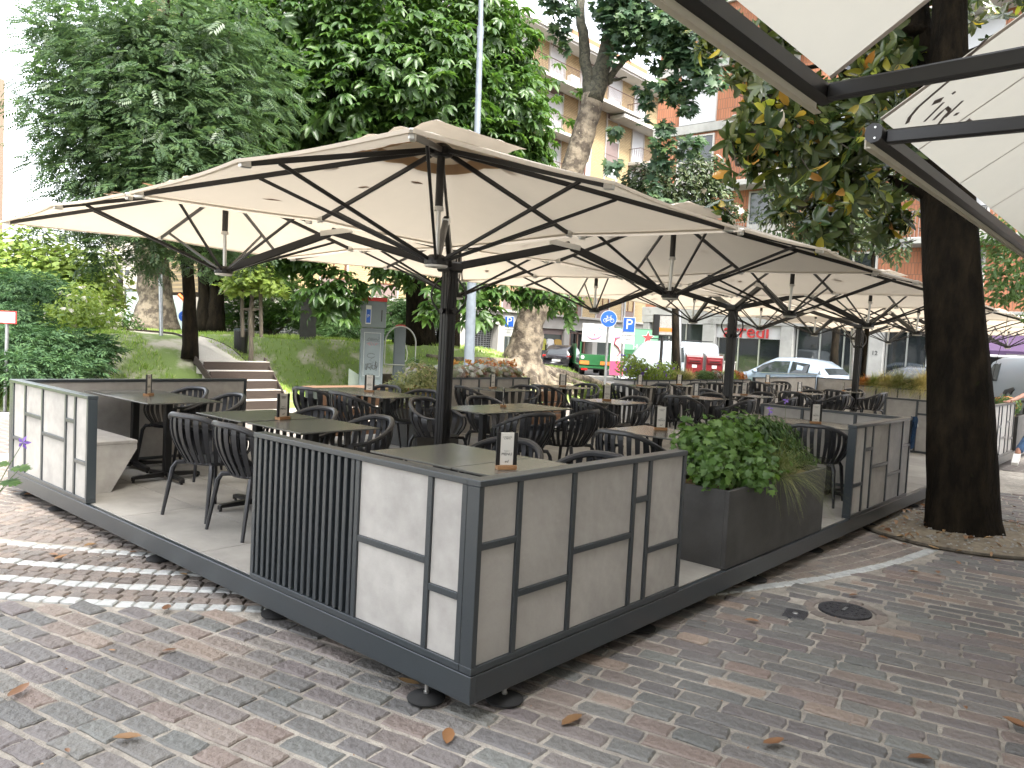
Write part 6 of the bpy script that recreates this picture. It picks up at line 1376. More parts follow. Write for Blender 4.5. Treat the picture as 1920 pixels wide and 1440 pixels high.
for z in (.3, .8, 1.3, 1.8):
    for x in (-.15, .12): put('bolt', MB().lathe([(.008, 0), (.006, .006)], 6), M['black'], t, loc=(x, -.1005, z), rot=(PI/2, 0, 0))
# low glass wall, rear embankment behind pillar
put('x', MB(), M['black']) if False else None
w0 = at_ground(640, 700, .2); t = thing('glass_parapet', 'low greenish glass parapet running down to the grey pillar', 'parapet', (*at_ground(652, 741)[:2], G))
put('pane', MB().prism([(0, 0), (.52, 0), (.52, .38), (.40, .48), (0, .72)], -.012, .012, 'y'), M['plexi'], t, rot=(0, 0, -.55))
t = thing('retaining_wall', 'dark retaining edge behind the telephone', 'wall', (11.2, 15.1, G)); put('block', MB().box((-.2, 0, 0), (2.4, .15, .55), bev=.02), M['hedge_soil'], t, rot=(0, 0, -.1))
def pole(name, label, cat, base, top, r0, r1, m='steel', parts=()):
    t = thing(name, label, cat, tuple(base)); put('post', MB().tube([Vector((0, 0, 0)), Vector(top)-Vector(base)], [r0, r1], 12), M[m], t, smooth=True); return t
lb_ = at_ground(877, 745); lb_ = np.array([11.4, 11.3, G]); 
def look_on(u, w, d): return Vector(P(u, w, d))
dl = 15.6
b_ = look_on(880, 700, dl); b_.z = G
tp_ = look_on(903, -60, dl)
t = thing('lamp_post', 'tall pale blue grey lamp post rising out of the picture left of centre', 'lamp post', tuple(b_)); mid = look_on(894, 268, dl)
put('post', MB().tube([(0, 0, 0), mid-b_], [.118, .072], 14), M['lamp'], t, smooth=True)
m2 = look_on(901, 52, dl)
put('upper_post', MB().tube([mid-b_, m2-b_], [.064, .058], 12), M['lamp'], t, smooth=True); put('collar', MB().tube([m2-b_+Vector((0, 0, -.22)), m2-b_+Vector((0, 0, .02))], .07, 12), M['lamp'], t, smooth=True)
put('top_post', MB().tube([m2-b_, tp_-b_], [.050, .046], 12), M['lamp'], t, smooth=True)
scribble(t, [[(.0, 1.0), (.03, 1.05), (.0, 1.1), (-.03, 1.04), (0, .98)]], .008, -.108, 'ink')
# grey post on the mound, road sign at left, traffic light
q = Vector(P(302, 637, 18)); q.z = tz(q.x, q.y); pole('metal_post', 'thin grey metal post on the mound before the big plane trunk', 'post', q, Vector(P(301, 515, 18)), .045, .045)
q = Vector(P(10, 705, 13.5)); q.z = G; s_ = Vector(P(14, 595, 13.5))
t = pole('red_framed_sign', 'white sign with a red border on a grey post at the left edge', 'sign', q, Vector((s_.x, s_.y, s_.z+.1)), .03, .03)
o = link('plate', MB().box((-.165, -.01, -.11), (.165, .01, .11), bev=.004).mesh('plate', M['red']), t, s_-q+Vector((-.03, -.05, 0)), YAW-PI/2+.12)
put('panel', MB().box((-.145, -.0125, -.09), (.145, -.0105, .09)), M['signwhite'], t, loc=s_-q+Vector((-.03, -.05, 0)), rot=(0, 0, YAW-PI/2+.12))
mbx = MB().box((-.10, -.014, .02), (.10, -.0128, .028)).box((-.005, -.014, -.03), (.005, -.0128, .02)).box((-.10, -.014, -.03), (-.09, -.0128, .02)).box((.09, -.014, -.03), (.10, -.0128, .02)).box((-.12, -.014, -.038), (-.07, -.0128, -.030)).box((.07, -.014, -.038), (.12, -.0128, -.030)).box((-.07, -.014, .055), (.07, -.0128, .061))
put('symbol', mbx, M['ink'], t, loc=s_-q+Vector((-.03, -.05, 0)), rot=(0, 0, YAW-PI/2+.12))
link('figure', text_mesh('3a', .05, M['ink'], .0005), t, s_-q+Vector((-.03, -.05, 0))+Vector((0, 0, -.06))-Vector((math.cos(YAW), math.sin(YAW), 0))*.016, (PI/2, 0, YAW-PI/2+.12))
q = Vector(P(218, 630, 42)); q.z = G; s_ = Vector(P(222, 538, 42)); t = pole('traffic_light', 'traffic light showing green far behind the bushes at the left', 'traffic light', q, Vector(P(217, 520, 42)), .10, .09, 'black')
put('housing', MB().box((-.20, -.16, -.55), (.20, .16, .45), bev=.04), M['black'], t, loc=s_-q, rot=(0, 0, YAW-PI/2))
gm = bpy.data.materials.new('lit_green_signal'); gm.use_nodes = True; _b = gm.node_tree.nodes['Principled BSDF']; _b.inputs['Emission Color'].default_value = (.02, .9, .55, 1); _b.inputs['Emission Strength'].default_value = 1.6; _b.inputs['Base Color'].default_value = (0, .3, .2, 1)
for i, z in enumerate((.28, -.02, -.32)):
    put('lens', MB().lathe([(.12, 0), (.10, .02), (0, .03)], 14), gm if i == 2 else M['rubber'], t, loc=s_-q+Vector((0, 0, z))-Vector((math.cos(YAW), math.sin(YAW), 0))*.165, rot=(PI/2, 0, YAW-PI/2))
q = Vector(P(352, 615, 40)); q.z = G
t = thing('orange_arch_pole', 'orange arched street pole far behind the trunks', 'pole', tuple(q)); A_ = [P(351, 615, 40), P(350, 580, 40), P(345, 562, 40), P(335, 552, 40)]
put('post', MB().tube([Vector((0, 0, 0))]+[Vector(a)-q for a in A_], .09, 8), M['orange'], t, smooth=True)
def round_sign(label, u, w, d, r, m, nm='road_sign', glyph=None):
    c = Vector(P(u, w, d)); b = Vector((c.x, c.y, G)); t = thing(nm, label, 'road sign', tuple(b)); a = YAW-PI/2
    put('post', MB().tube([(0, 0, 0), (0, 0, c.z-G+.05)], .035, 10), M['steel'], t, smooth=True)
    off = -Vector((math.cos(YAW), math.sin(YAW), 0))
    put('disc', MB().lathe([(r, -.006), (r, .006)], 28), M['signwhite'], t, loc=c-b+off*.05, rot=(PI/2, 0, a)); put('face', MB().lathe([(r*.95, 0), (r*.95, .004)], 28), M[m], t, loc=c-b+off*.0565, rot=(PI/2, 0, a))
    return t, c-b+off*.064, a
t, c, a = round_sign('small blue round sign with a white arrow far behind the trunks', 346, 593, 38, .28, 'blue')
put('arrow', MB().prism([(-.04, -.18), (.04, -.18), (.04, .04), (.12, .02), (0, .19), (-.12, .02), (-.04, .04)], -.003, .003, 'y'), M['signwhite'], t, loc=c, rot=(0, 0, a))
t, c, a = round_sign('blue round bicycle sign on a tall post before the green truck', 1141, 598, 22, .235, 'blue')
# make the bicycle sign's drawing: two wheels, frame, bars
mb = MB()
for sx in (-.095, .095): mb.tube([(sx+.052*math.cos(k/16*2*PI), 0, -.045+.052*math.sin(k/16*2*PI)) for k in range(16)], .0075, 4, closed=True)
for ps in ([(-.095, -.045), (-.04, .045), (.06, .045), (.095, -.045)], [(-.04, .045), (0, -.05), (.06, .045)], [(-.095, -.045), (0, -.05)], [(.06, .045), (.045, .085), (.085, .09)], [(-.04, .045), (-.05, .075), (-.075, .077), (-.025, .077)]): mb.tube([(x, 0, z) for x, z in ps], .0075, 4)
put('bicycle_symbol', mb, M['signwhite'], t, loc=c, rot=(0, 0, a))
def p_sign(label, u, w, d, H_=.42, W_=.36, extra=True):
    c = Vector(P(u, w, d)); b = Vector((c.x, c.y, G)); t = thing('parking_sign', label, 'parking sign', tuple(b), 0, 'blue parking signs'); a = YAW-PI/2; off = -Vector((math.cos(YAW), math.sin(YAW), 0)); sx = 1 if u > 1000 else 0
    sidev = Vector((math.sin(YAW), -math.cos(YAW), 0))
    put('post', MB().tube([(0, 0, 0), (0, 0, c.z-G+H_/2+(.5 if u > 1000 else 0))], .035, 10), M['steel'], t, smooth=True, loc=-sidev*(.16 if u > 1000 else 0))
    put('plate', MB().box((-W_/2, -.006, -H_/2), (W_/2, .006, H_/2), bev=.003), M['signwhite'], t, loc=c-b+off*.05, rot=(0, 0, a)); put('face', MB().box((-W_/2+.02, -.003, -H_/2+.02), (W_/2-.02, .003, H_/2-.02)), M['blue'], t, loc=c-b+off*.062, rot=(0, 0, a))
    link('letter', text_mesh('P', .44, M['signwhite'], .002), t, c-b+off*.068, (PI/2, 0, a))
    put('lower_plate', MB().box((-W_/2, -.006, -.17), (W_/2, .006, .17), bev=.003), M['signwhite'], t, loc=c-b+off*.05-Vector((0, 0, H_/2+.19)), rot=(0, 0, a))
    link('lettering', text_mesh('A PAGAMENTO\n8-19\nFERIALI', .06, M['ink'], .001), t, c-b+off*.062-Vector((0, 0, H_/2+.16)), (PI/2, 0, a))
p_sign('blue parking sign partly hidden by the leaning plane trunk', 955, 603, 30); p_sign('blue parking sign right of the round bicycle sign', 1179, 609, 24, .46, .38)
# hanging black shop sign, banner, pedestal, bin
q = Vector(P(1243, 610, 25)); t = thing('advert_sign', 'dark two sided advert panel on a post right of the parking sign', 'sign', (q.x, q.y, G))
put('post', MB().tube([(0, 0, 0), (0, 0, q.z-G+.3)], .05, 10), M['black'], t); put('box', MB().box((-.32, -.08, -.34), (.32, .08, .34), bev=.01), M['black'], t, loc=(0, 0, q.z-G), rot=(0, 0, YAW-PI/2))
put('poster', MB().box((-.12, -.086, -.3), (.30, -.0815, .3)), M['kerb'], t, loc=(0, 0, q.z-G), rot=(0, 0, YAW-PI/2)); put('orange_band', MB().box((-.12, -.089, -.2), (.30, -.0865, -.08)), M['orange'], t, loc=(0, 0, q.z-G), rot=(0, 0, YAW-PI/2))
q = Vector(P(1262, 700, 26)); pole('street_pole', 'grey street pole in front of the white van', 'pole', Vector((q.x, q.y, G)), Vector(P(1268, 560, 26)), .09, .08)
q = Vector(P(1280, 690, 30)); 
t = thing('street_lamp', 'curved grey street lamp above the evergreen', 'street lamp', tuple((P(1275, 690, 27)[0], P(1275, 690, 27)[1], G))); bb = Vector(t.location)
put('post', MB().tube([(0, 0, 0), Vector(P(1276, 400, 27))-bb, Vector(P(1279, 378, 27))-bb, Vector(P(1286, 366, 27))-bb, Vector(P(1300, 363, 27))-bb, Vector(P(1338, 366, 27))-bb], [.1, .07, .06, .06, .06, .05], 10), M['steel'], t, smooth=True)
q = Vector(P(1158, 648, 30)); t = thing('advert_banner', 'pink and white advert banner with a curled figure and a lower magenta half', 'banner', (q.x, q.y, G))
aa = YAW-PI/2
put('board', MB().box((-.26, -.02, .55), (.26, .02, 2.35), bev=.005), M['signwhite'], t, rot=(0, 0, aa)); put('lower_field', MB().box((-.255, -.026, .56), (.255, -.0205, 1.10)), M['pink'], t, rot=(0, 0, aa))
put('figure', MB().tube([(.08, -.028, 2.05), (-.10, -.028, 2.0), (-.14, -.028, 1.75), (.02, -.028, 1.62), (.12, -.028, 1.45), (-.02, -.028, 1.30)], [.04, .06, .07, .06, .05, .03], 6, flat=.2), M['pink'], t, rot=(0, 0, aa)); put('leg', MB().box((-.03, -.02, 0), (.03, .02, .55)), M['steel'], t)
q = Vector(P(577, 633, 23)); q.z = tz(q.x, q.y)-.05; ht = P(578, 560, 23)[2]-q.z; t = thing('bust_pedestal', 'square brown stone pedestal on the mound carrying a dark bronze bust', 'monument', tuple(q), YAW-PI/2+.25)
put('pedestal', MB().box((-.23, -.23, 0), (.23, .23, ht), bev=.01), M['pedestal'] if 'pedestal' in M else M['stone_dark'], t)
put('bust', MB().lathe([(.06, 0), (.05, .06), (.09, .14), (.10, .2), (.045, .26), (.07, .32), (.075, .38), (.05, .44), (.0, .46)], 14, c=(.0, 0, ht+.001)), M['bronze'], t, smooth='all')
put('bronze_arm', MB().tube([(.05, 0, ht+.05), (.14, 0, ht+.1), (.16, 0, ht+.22), (.10, 0, ht+.18)], [.03, .025, .02, .01], 6), M['bronze'], t)
q = Vector(P(452, 630, 21)); q.z = tz(q.x, q.y)-.05; t = thing('litter_bin', 'dark cylindrical litter bin behind the staked young tree', 'bin', tuple(q)); put('barrel', MB().lathe([(.17, 0), (.19, .55), (.19, .58)], 16), M['black'], t); put('lid', MB().lathe([(.2, .585), (.2, .62), (.12, .66)], 16), M['frame'], t)
# benches beyond the terrace
def wood_bench(label, x, y, rz, L_=1.9):
    t = thing('wooden_bench', label, 'bench', (x, y, G), rz, 'wooden street benches')
    for i in range(5): put('seat_slat', MB().box((0, i*.105, .80), (L_, i*.105+.09, .84), bev=.006), M['wood'], t)
    for i in range(3): put('front_board', MB().box((.02, -.0-.03+i*.0, .12+i*.22), (L_-.02, -.0, .32+i*.22), bev=.004), M['wood'], t)
    for xx in (.05, L_-.15): put('leg', MB().box((xx, .02, 0), (xx+.1, .48, .799)), M['frame'], t)
wood_bench('brown wooden bench behind the joined tables, before the lawn', 4.35, 7.35, -.03, 1.75)
wood_bench('orange brown wooden bench before the tree roots', 8.2, 7.0, -.03, 1.6)
# kerb and planting edge behind the terrace
b = MB(); b.box((-9, 12.0, G-.1), (5.3, 12.18, G+.10), bev=.02); tag(put('garden_kerb', b, M['kerb']), 'rounded stone kerb in front of the juniper lawn', 'kerb')
# ------------------------------------------------ yellow brick apartment house (its face is the plane y = 31)
YB = 31.0
t = thing('yellow_apartment_house', 'yellow brick apartment house with white balconies and shops in a pale stone portico', 'building', (17, YB, G)); yb_ = Vector((17, YB, G))
XL, XR = 17.0, 56.0; FL = [3.05+3.05*i for i in range(7)]       # floor levels above z = 0
LEN = XR-XL
put('wall', MB().box((0, 0, 3.3), (LEN, 12, 21.3)), M['ybrick'], t)
put('roof', MB().box((-1, -1.3, 21.303), (LEN+1, 13, 21.75), bev=.05).box((-.9, -1.2, 21.2), (LEN+.9, -.002, 21.3)), M['cornice'], t)
put('penthouse', MB().box((LEN-14, 1.5, 21.76), (LEN-4, 9, 23.8)), M['obrick'], t)
put('shop_back', MB().box((0, .6, 0), (LEN, .8, 3.25)), M['glass'], t)
put('portico_band', MB().box((0, -.12, 2.62), (LEN, -.001, 3.45), bev=.02), M['portico'], t); put('portico_cornice', MB().box((0, -.35, 3.452), (LEN, -.001, 3.62), bev=.02), M['portico'], t)
bay = 3.42; pil = MB().box((0, -.1, 0), (.62, .58, 2.615), bev=.02).mesh('pillar', M['portico'])
fr = MB().box((0, .05, .0), (2.78, .15, .35)).box((0, .05, 2.25), (2.78, .15, 2.6)).box((0, .06, .351), (.07, .14, 2.249)).box((2.71, .06, .351), (2.78, .14, 2.249)).mesh('shop_frame', M['mauve'])
grid_ = MB()
for z in np.arange(.1, 2.5, .13): grid_.box((0, 0, z), (2.6, .02, z+.018))
for x in np.arange(0, 2.61, .26): grid_.box((x, .0205, .1), (x+.02, .04, 2.5))
grille = grid_.mesh('grille', M['steel'])
gl = MB().box((.0, .0, 0), (2.64, .03, 1.9)).mesh('shop_window', M['glass_g'])
brw = MB().box((0, .02, 0), (.12, .1, 2.5)).box((.9, .02, 0), (1.02, .1, 2.5)).box((1.75, .02, 0), (1.87, .1, 2.5)).box((0, .02, 2.4), (1.87, .1, 2.5)).mesh('door_frame', M['brown'])
nb = int(LEN/bay)
for i in range(nb+1): link('pillar', pil, t, (i*bay, 0, 0))
for i in range(nb):
    if i in (0, 1, 3, 4): link('grille', grille, t, (i*bay+.7, .3, 0)); 
    elif i == 7: link('door_frame', brw, t, (i*bay+.9, .1, 0))
    else: link('shop_frame', fr, t, (i*bay+.62, 0, 0)); link('shop_window', gl, t, (i*bay+.69, .1, .351))
# yellow shirts on display in the clothes shop
for k in range(3):
    for j in (0,): put('display_shirt', MB().prism([(-.28, 0), (.28, 0), (.26, .5), (.42, .35), (.34, .72), (.12, .78), (-.12, .78), (-.34, .72), (-.42, .35), (-.26, .5)], -.06, .06, 'y'), M['lf_magy'] if k != 1 else M['signwhite'], t, loc=(6*bay+1.1+k*.85, -.02, 1.15))
wn = MB().box((0, -.03, 0), (.07, .10, 1.5)).box((1.43, -.03, 0), (1.5, .10, 1.5)).box((.0701, -.03, 1.43), (1.4299, .10, 1.5)).box((.0701, -.03, 0), (1.4299, .1, .07)).box((.72, -.02, .0701), (.78, .09, 1.4299)).mesh('window', M['brown'])
wnw = MB().box((0, -.03, 0), (.06, .10, 1.5)).box((1.44, -.03, 0), (1.5, .10, 1.5)).box((.0601, -.03, 1.44), (1.4399, .10, 1.5)).box((.0601, -.03, 0), (1.4399, .1, .06)).mesh('window', M['signwhite'])
pn = MB().box((.0, 0, 0), (1.48, .02, 1.48)).mesh('pane', M['glass']); sh = MB().box((0, 0, 0), (1.46, .03, 1.0)).mesh('shutter', M['shutter']); shf = MB().box((0, 0, 0), (1.46, .03, 2.3)).mesh('shutter', M['shutter'])
spn = MB().box((0, -.04, 0), (1.5, .0, 1.02)).mesh('spandrel', M['mauve']); lint = MB().box((0, -.04, 0), (1.5, 0, .5)).mesh('lintel', M['mauve']); fin = MB().box((0, -.08, 0), (.08, -.0005, 3.02)).mesh('fin', M['cornice'])
def balcony(par, x, z, L_, D_=1.1, yoff=0.0, m='rail'):
    b = link('balcony', MB().box((x, -D_, z), (x+L_, -.002, z+.22), bev=.02).mesh('balcony', M['cornice']), par)
    r = MB().tube([(x+.04, -.01, z+1.2), (x+.04, -D_+.05, z+1.2), (x+L_-.04, -D_+.05, z+1.2), (x+L_-.04, -.01, z+1.2)], .03, 4)
    for k in range(int(L_/.14)): xx = x+.05+k*.14; r.box((xx-.009, -D_+.04, z+.22), (xx+.009, -D_+.058, z+1.19))
    for k in range(int(D_/.2)):
        for xx in (x+.04, x+L_-.04): r.box((xx-.009, -.1-k*.2, z+.22), (xx+.009, -.08-k*.2, z+1.19))
    put('railing', r, M[m], b); return b
for f in range(6):
    z0 = FL[f]-G+.55
    for i in range(nb):
        x0 = i*bay+.35; door = (f >= 1 and i % 3 == 0) or f == 5
        link('fin', fin, t, (x0-.12, 0, z0-.5)); link('fin', fin, t, (x0+1.54, 0, z0-.5))
        w_ = link('window', wn if f == 0 else wnw, t, (x0, -.03, z0+1.02-.55+.05)); link('pane', pn, w_, (.01, .06, .01))
        if f > 0 and (i*7+f*3) % 4 != 0: link('shutter', sh if (i+f) % 3 else sh, w_, (.02, .02, .46 if (i+f) % 2 else .0))
        if not door: link('spandrel', spn, t, (x0, -.001, z0-.5))
        else: w3 = link('door_shutter', shf, t, (x0+.02, -.04, z0-.38))
        if f > 0: link('lintel', lint, t, (x0, -.001, z0+2.02))
        if f in (2, 3, 4) and i % 3 == 0 : balcony(t, x0-.4, z0-.75, 3.2)
balcony(t, .2, FL[5]-G-.12, LEN-9, 1.35); put('ac_unit', MB().box((22.4, -.7, FL[5]-G+.35), (23.3, -.3, FL[5]-G+1.0), bev=.03), M['signwhite'], t)
for f in (4,): put('terrace_slab', MB().box((LEN-11, -1.3, FL[4]-G+2.55), (LEN-.5, -.003, FL[4]-G+2.8)), M['cornice'], t)
put('drainpipe', MB().tube([(25.2, -.12, 3.7), (25.2, -.12, 21)], .06, 8), M['brown'], t)
for i in (3, 4): put('flower_pot', MB().lathe([(.14, 0), (.2, .32), (.17, .3)], 10), M['terr'] if 'terr' in M else M['orange'], t, loc=(i*bay*1.0+11.2, -.8, FL[3]-G+.2+.0))
# pale house behind the chestnut at the left of it
t = thing('corner_block', 'brick corner house glimpsed between the chestnut trunks', 'building', (4, 36, G))
# ------------------------------------------------ orange brick house (face x = 33)
XB = 33.0; COL.objects.unlink(t); bpy.data.objects.remove(t)
t = thing('orange_apartment_house', 'orange brick and grey concrete house with shops, at the right', 'building', (XB, -14, G)); Yt = 19.6+14
def OB(nm, lo, hi, m, bev=0, par=None): return put(nm, MB().box(lo, hi, bev=bev), M[m], par or t)
OB('wall', (.0, 0, 3.35), (14, Yt, 24.5), 'obrick')
OB('roof', (-.6, -.5, 24.51), (14.5, Yt+.5, 24.9), 'conc')
lv = [3.15-G+3.02*i for i in range(8)]
for i, z in enumerate(lv): OB('floor_slab', (-.16, -.1, z-.0), (-.001, Yt+.1, z+.42), 'conc', .01)
OB('shop_ceiling', (-.3, 0, 3.0), (.0-.002, Yt, 3.349-.0), 'conc')
bay2 = 4.0
wf = MB().box((-.10, 0, 0), (-.002, .08, 2.45)).box((-.10, 1.92, 0), (-.002, 2.0, 2.45)).box((-.10, .081, 2.37), (-.002, 1.919, 2.45)).box((-.10, .081, .0), (-.002, 1.919, .9)).box((-.09, .96, .901), (-.004, 1.04, 2.369)).mesh('window', M['cornice'])
wp = MB().box((-.05, .05, .9), (-.02, 1.95, 2.4)).mesh('pane', M['glass']); rs_ = MB().box((-.08, .081, 1.1), (-.055, 1.919, 2.36)).mesh('shutter', M['shutter']); rsf = MB().box((-.12, .02, .0), (-.101, 1.98, 2.5)).mesh('shutter', M['shutter'])
for f in range(7):
    z = lv[f]+.46
    for k in range(8):
        y = Yt-1.35-2.0-k*bay2
        if y < 0: continue
        w_ = link('window', wf, t, (0, y, z)); link('pane', wp, w_)
        if f > 0 and (k+f) % 3 != 2: link('shutter', rs_ if (k*5+f) % 3 else rsf, w_)
        if f in (1, 2, 3, 4, 5) and k % 2 == 1:
            bsl = OB('balcony', (-1.2, y-.6, z-.46), (-.161, y+2.6, z-.2), 'conc', .02)
            r = MB().tube([(-.2, y-.55, z+.85), (-1.15, y-.55, z+.85), (-1.15, y+2.55, z+.85), (-.2, y+2.55, z+.85)], .025, 4)
            for q in range(22): yy = y-.5+q*.143; r.box((-1.16, yy, z-.2), (-1.14, yy+.015, z+.84))
            put('railing', r, M['rail'] if f > 1 else M['steel'], bsl)
# ground floor: piers and shop windows at the places the photo shows them
def yb2(u): d = fw + r2*(u-960)/F - u2*(620-720)/F; return float((CAM+d*((XB-CAM[0])/d[0]))[1])+14
for a, b_ in ((1210, 1222), (1322, 1346), (1468, 1492), (1634, 1662), (1785, 1812), (1900, 1912)):
    y1, y0 = yb2(a), yb2(b_); OB('pier', (-.28, y0, 0), (.3, y1, 2.999), 'conc', .02)
OB('shop_back', (2.2, 0, 0), (2.4, Yt, 3.0), 'black')
OB('stall_riser', (.0, 0, 0), (.2, Yt-.01, .35), 'conc')
for a, b_, m in ((1223, 1321, 'glass_g'), (1347, 1467, 'glass'), (1494, 1633, 'glass'), (1663, 1784, 'glass')):
    y1, y0 = yb2(a), yb2(b_); sw = OB('shop_window', (.05, y0+.02, .36), (.08, y1-.02, 2.98), m)
    nfr = 3; fr_ = MB()
    for q in range(nfr+1): yy = y0+.02+(y1-y0-.10)*q/nfr; fr_.box((.0, yy, .351), (.12, yy+.06, 2.99))
    put('window_frame', fr_, M['alu'], sw)
y1, y0 = yb2(1346), yb2(1468)
fs_ = OB('fascia', (-.10, y0, 2.36), (-.02, y1, 2.995), 'signwhite'); yc = yb2(1400)
ln = put('x', MB().box((0, 0, 0), (.001, .001, .001)), M['red']) if False else None
me = text_mesh('arredi', .95, M['redsign'] if 'redsign' in M else M['red'], .05); link('lettering', me, fs_, (-.16, yb2(1402), 2.68), (PI/2, 0, -PI/2))
for u, s in ((1333, '11'), (1647, '12')): link('house_number', text_mesh(s, .26, M['ink'], .005), t, (-.29, yb2(u), 1.95), (PI/2, 0, -PI/2))
# interior hints: counters, red chairs, mannequins behind the dark glass
for u, z, m_ in ((1520, .9, 'red'), (1600, .8, 'red'), (1710, .8, 'red'), (1755, .75, 'red')): OB('display_seat', (-.0+.3, yb2(u)-.3, .35), (.9, yb2(u)+.3, z), m_, .05)
y1, y0 = yb2(1870), yb2(1990)
put('purple_awning', MB().prism([(0, 3.0), (-1.6, 2.25), (-1.6, 2.1), (-1.56, 2.1), (0, 2.85)], yb2(1925)-3.5, yb2(1865), 'y'), M['purple'], t)
put('awning_bar', MB().box((-1.64, yb2(1925)-3.5, 2.0), (-1.56, yb2(1865), 2.09), bev=.02), M['signwhite'], t)
lampm = mat('woven_lampshade', (.65, .42, .16), .8, trans=.4)
put('woven_lamp', MB().lathe([(.08, .35), (.3, .2), (.42, 0), (.5, -.08)], 16), lampm, t, loc=(-.9, yb2(1905), 1.75))
for i, (uu, zz) in enumerate(((1888, .9), (1902, .85))): put('cardboard_box', MB().box((-.6, yb2(uu)-.25, zz), (-.2, yb2(uu)+.25, zz+.4), bev=.01), M['oak'], t)
put('display_table', MB().box((-.7, yb2(1912), .82), (-.1, yb2(1878), .86)).box((-.65, yb2(1880), 0), (-.6, yb2(1879), .82)), M['signwhite'], t)

# pale civic building far behind at the left
def at3(u, w, d): return Vector(P(u, w, d))
q = at3(195, 600, 70); t = thing('cream_palace', 'cream stone building with tall narrow windows and battlements, far left behind the bushes', 'building', (q.x, q.y, G), YAW-PI/2+.05)
put('wall', MB().box((0, 0, 0), (7.2, 9, 11)), M['cream'], t)
for i in range(3): put('window', MB().box((1.2+i*1.9, -.05, 3.2), (1.55+i*1.9, -.001, 6.2)).box((1.75+i*1.9, -.05, 3.2), (2.1+i*1.9, -.001, 6.2)), M['glass'], t)
put('cornice', MB().box((-.2, -.3, 7.2), (7.3, -.002, 7.6)), M['cornice'], t)
q = at3(236, 600, 60); t = thing('mint_house', 'pale mint rendered house with a row of small arches under its roof', 'building', (q.x, q.y, G), YAW-PI/2)
put('wall', MB().box((0, 0, 0), (4.6, 7, 4.1)), M['mint'], t); put('parapet', MB().box((-.1, -.15, 4.101), (4.7, 7.1, 5.1), bev=.03), M['cream'], t)
for i in range(7): put('arch', MB().prism([(-.14, 0), (.14, 0), (.14, .25), (.08, .36), (-.08, .36), (-.14, .25)], -.18, -.151, 'y'), M['glass'], t, loc=(.45+i*.62, 0, 4.45))
put('door', MB().box((-1.4, -.02, 0), (-.2, .1, 2.4)), M['black'], t); put('side_wall', MB().box((4.65, .3, 0), (12, 7, 6.0)), M['cream'], t)
for i in range(3): put('window', MB().box((5.4+i*1.9, .26, 2.0), (6.2+i*1.9, .298, 3.4)), M['glass'], t)
q = at3(-90, 600, 38); t = thing('scaffolded_house', 'house wrapped in green scaffold netting at the far left edge', 'building', (q.x, q.y, G), YAW-PI/2)
M['net'] = mat('green_netting', (.015, .10, .06), .8, (.01, .07, .045), 2); M['pinkrender'] = mat('pinkish_render', (.30, .22, .17), .85)
put('wall', MB().box((0, 0, 0), (2.0, .6, 13.0)), M['pinkrender'], t); put('netting', MB().box((-.1, -.3, 9.0), (2.03, -.2, 12.6)), M['net'], t)
for z in (3, 5.6, 8.2): put('balcony', MB().box((-.2, -.9, z), (2.1, -.002, z+.15)).box((-.2, -.9, z+.16), (2.1, -.86, z+1.0)), M['cornice'], t)
for z in (3.9, 6.6): put('window', MB().box((.5, -.03, z), (1.6, -.003, z+1.4)), M['glass'], t)
q = at3(430, 600, 62); t = thing('beige_house', 'beige house behind the conifers and the chestnut trunks', 'building', (q.x, q.y, G), YAW-PI/2)
put('wall', MB().box((0, 0, 0), (18, 8, 12)), M['cream'], t)
for i in range(7):
    for z in (1.2, 4.4, 7.6): put('window', MB().box((.8+i*2.5, -.05, z), (2.0+i*2.5, -.002, z+1.7)), M['glass'], t)

# ------------------------------------------------ vehicles
def car_body(st, nseg=6):
    """st: stations (x, z_low, z_belt, z_top, half width low, half width belt, half width top)"""
    vs = []; n = 0
    for (x, zl, zb, zt_, wl, wb, wt) in st:
        half = [(wl*.92, zl), (wl, zl+.10), (wb, zb-.22), (wb*.985, zb), (wt+.02, zt_-.06 if zt_ > zb+.1 else zb+.01), (wt*.85, zt_), (0, zt_+.015)]
        ring = [(x, a, z) for a, z in half]+[(x, -a, z) for a, z in half[:-1][::-1]]; n = len(ring); vs += ring
    fs = [(i*n+j, i*n+j+1, (i+1)*n+j+1, (i+1)*n+j) for i in range(len(st)-1) for j in range(n-1)]
    fs += [(i*n+n-1, i*n, (i+1)*n, (i+1)*n+n-1) for i in range(len(st)-1)]
    fs += [tuple(range(n)), tuple(reversed([(len(st)-1)*n+j for j in range(n)]))]
    return MB().add(vs, fs)
def wheel(par, x, y, r=.32, w=.2, m='rubber'):
    wh = put('wheel', MB().lathe([(r*.55, -w/2), (r*.94, -w/2), (r, -w*.35), (r, w*.35), (r*.94, w/2), (r*.55, w/2)], 24), M[m], par, smooth=True, loc=(x, y, r), rot=(PI/2, 0, 0))
    mb = MB().lathe([(r*.15, -w/2-.005), (r*.18, w/2+.006)], 10)
    for k in range(7): a = k*2*PI/7; mb.bar((math.cos(a)*r*.12, math.sin(a)*r*.12, 0), (math.cos(a)*r*.58, math.sin(a)*r*.58, 0), .05, w*.9)
    mb.tube([(r*.57*math.cos(k/20*2*PI), r*.57*math.sin(k/20*2*PI), 0) for k in range(20)], w*.45, 6, closed=True, flat=.2) if False else None
    put('rim', mb, M['alu'], wh); return wh
def glass_poly(par, pts_, nm='side_window', m='glass'):
    put(nm, MB().add(pts_, [tuple(range(len(pts_)))]), M[m], par)
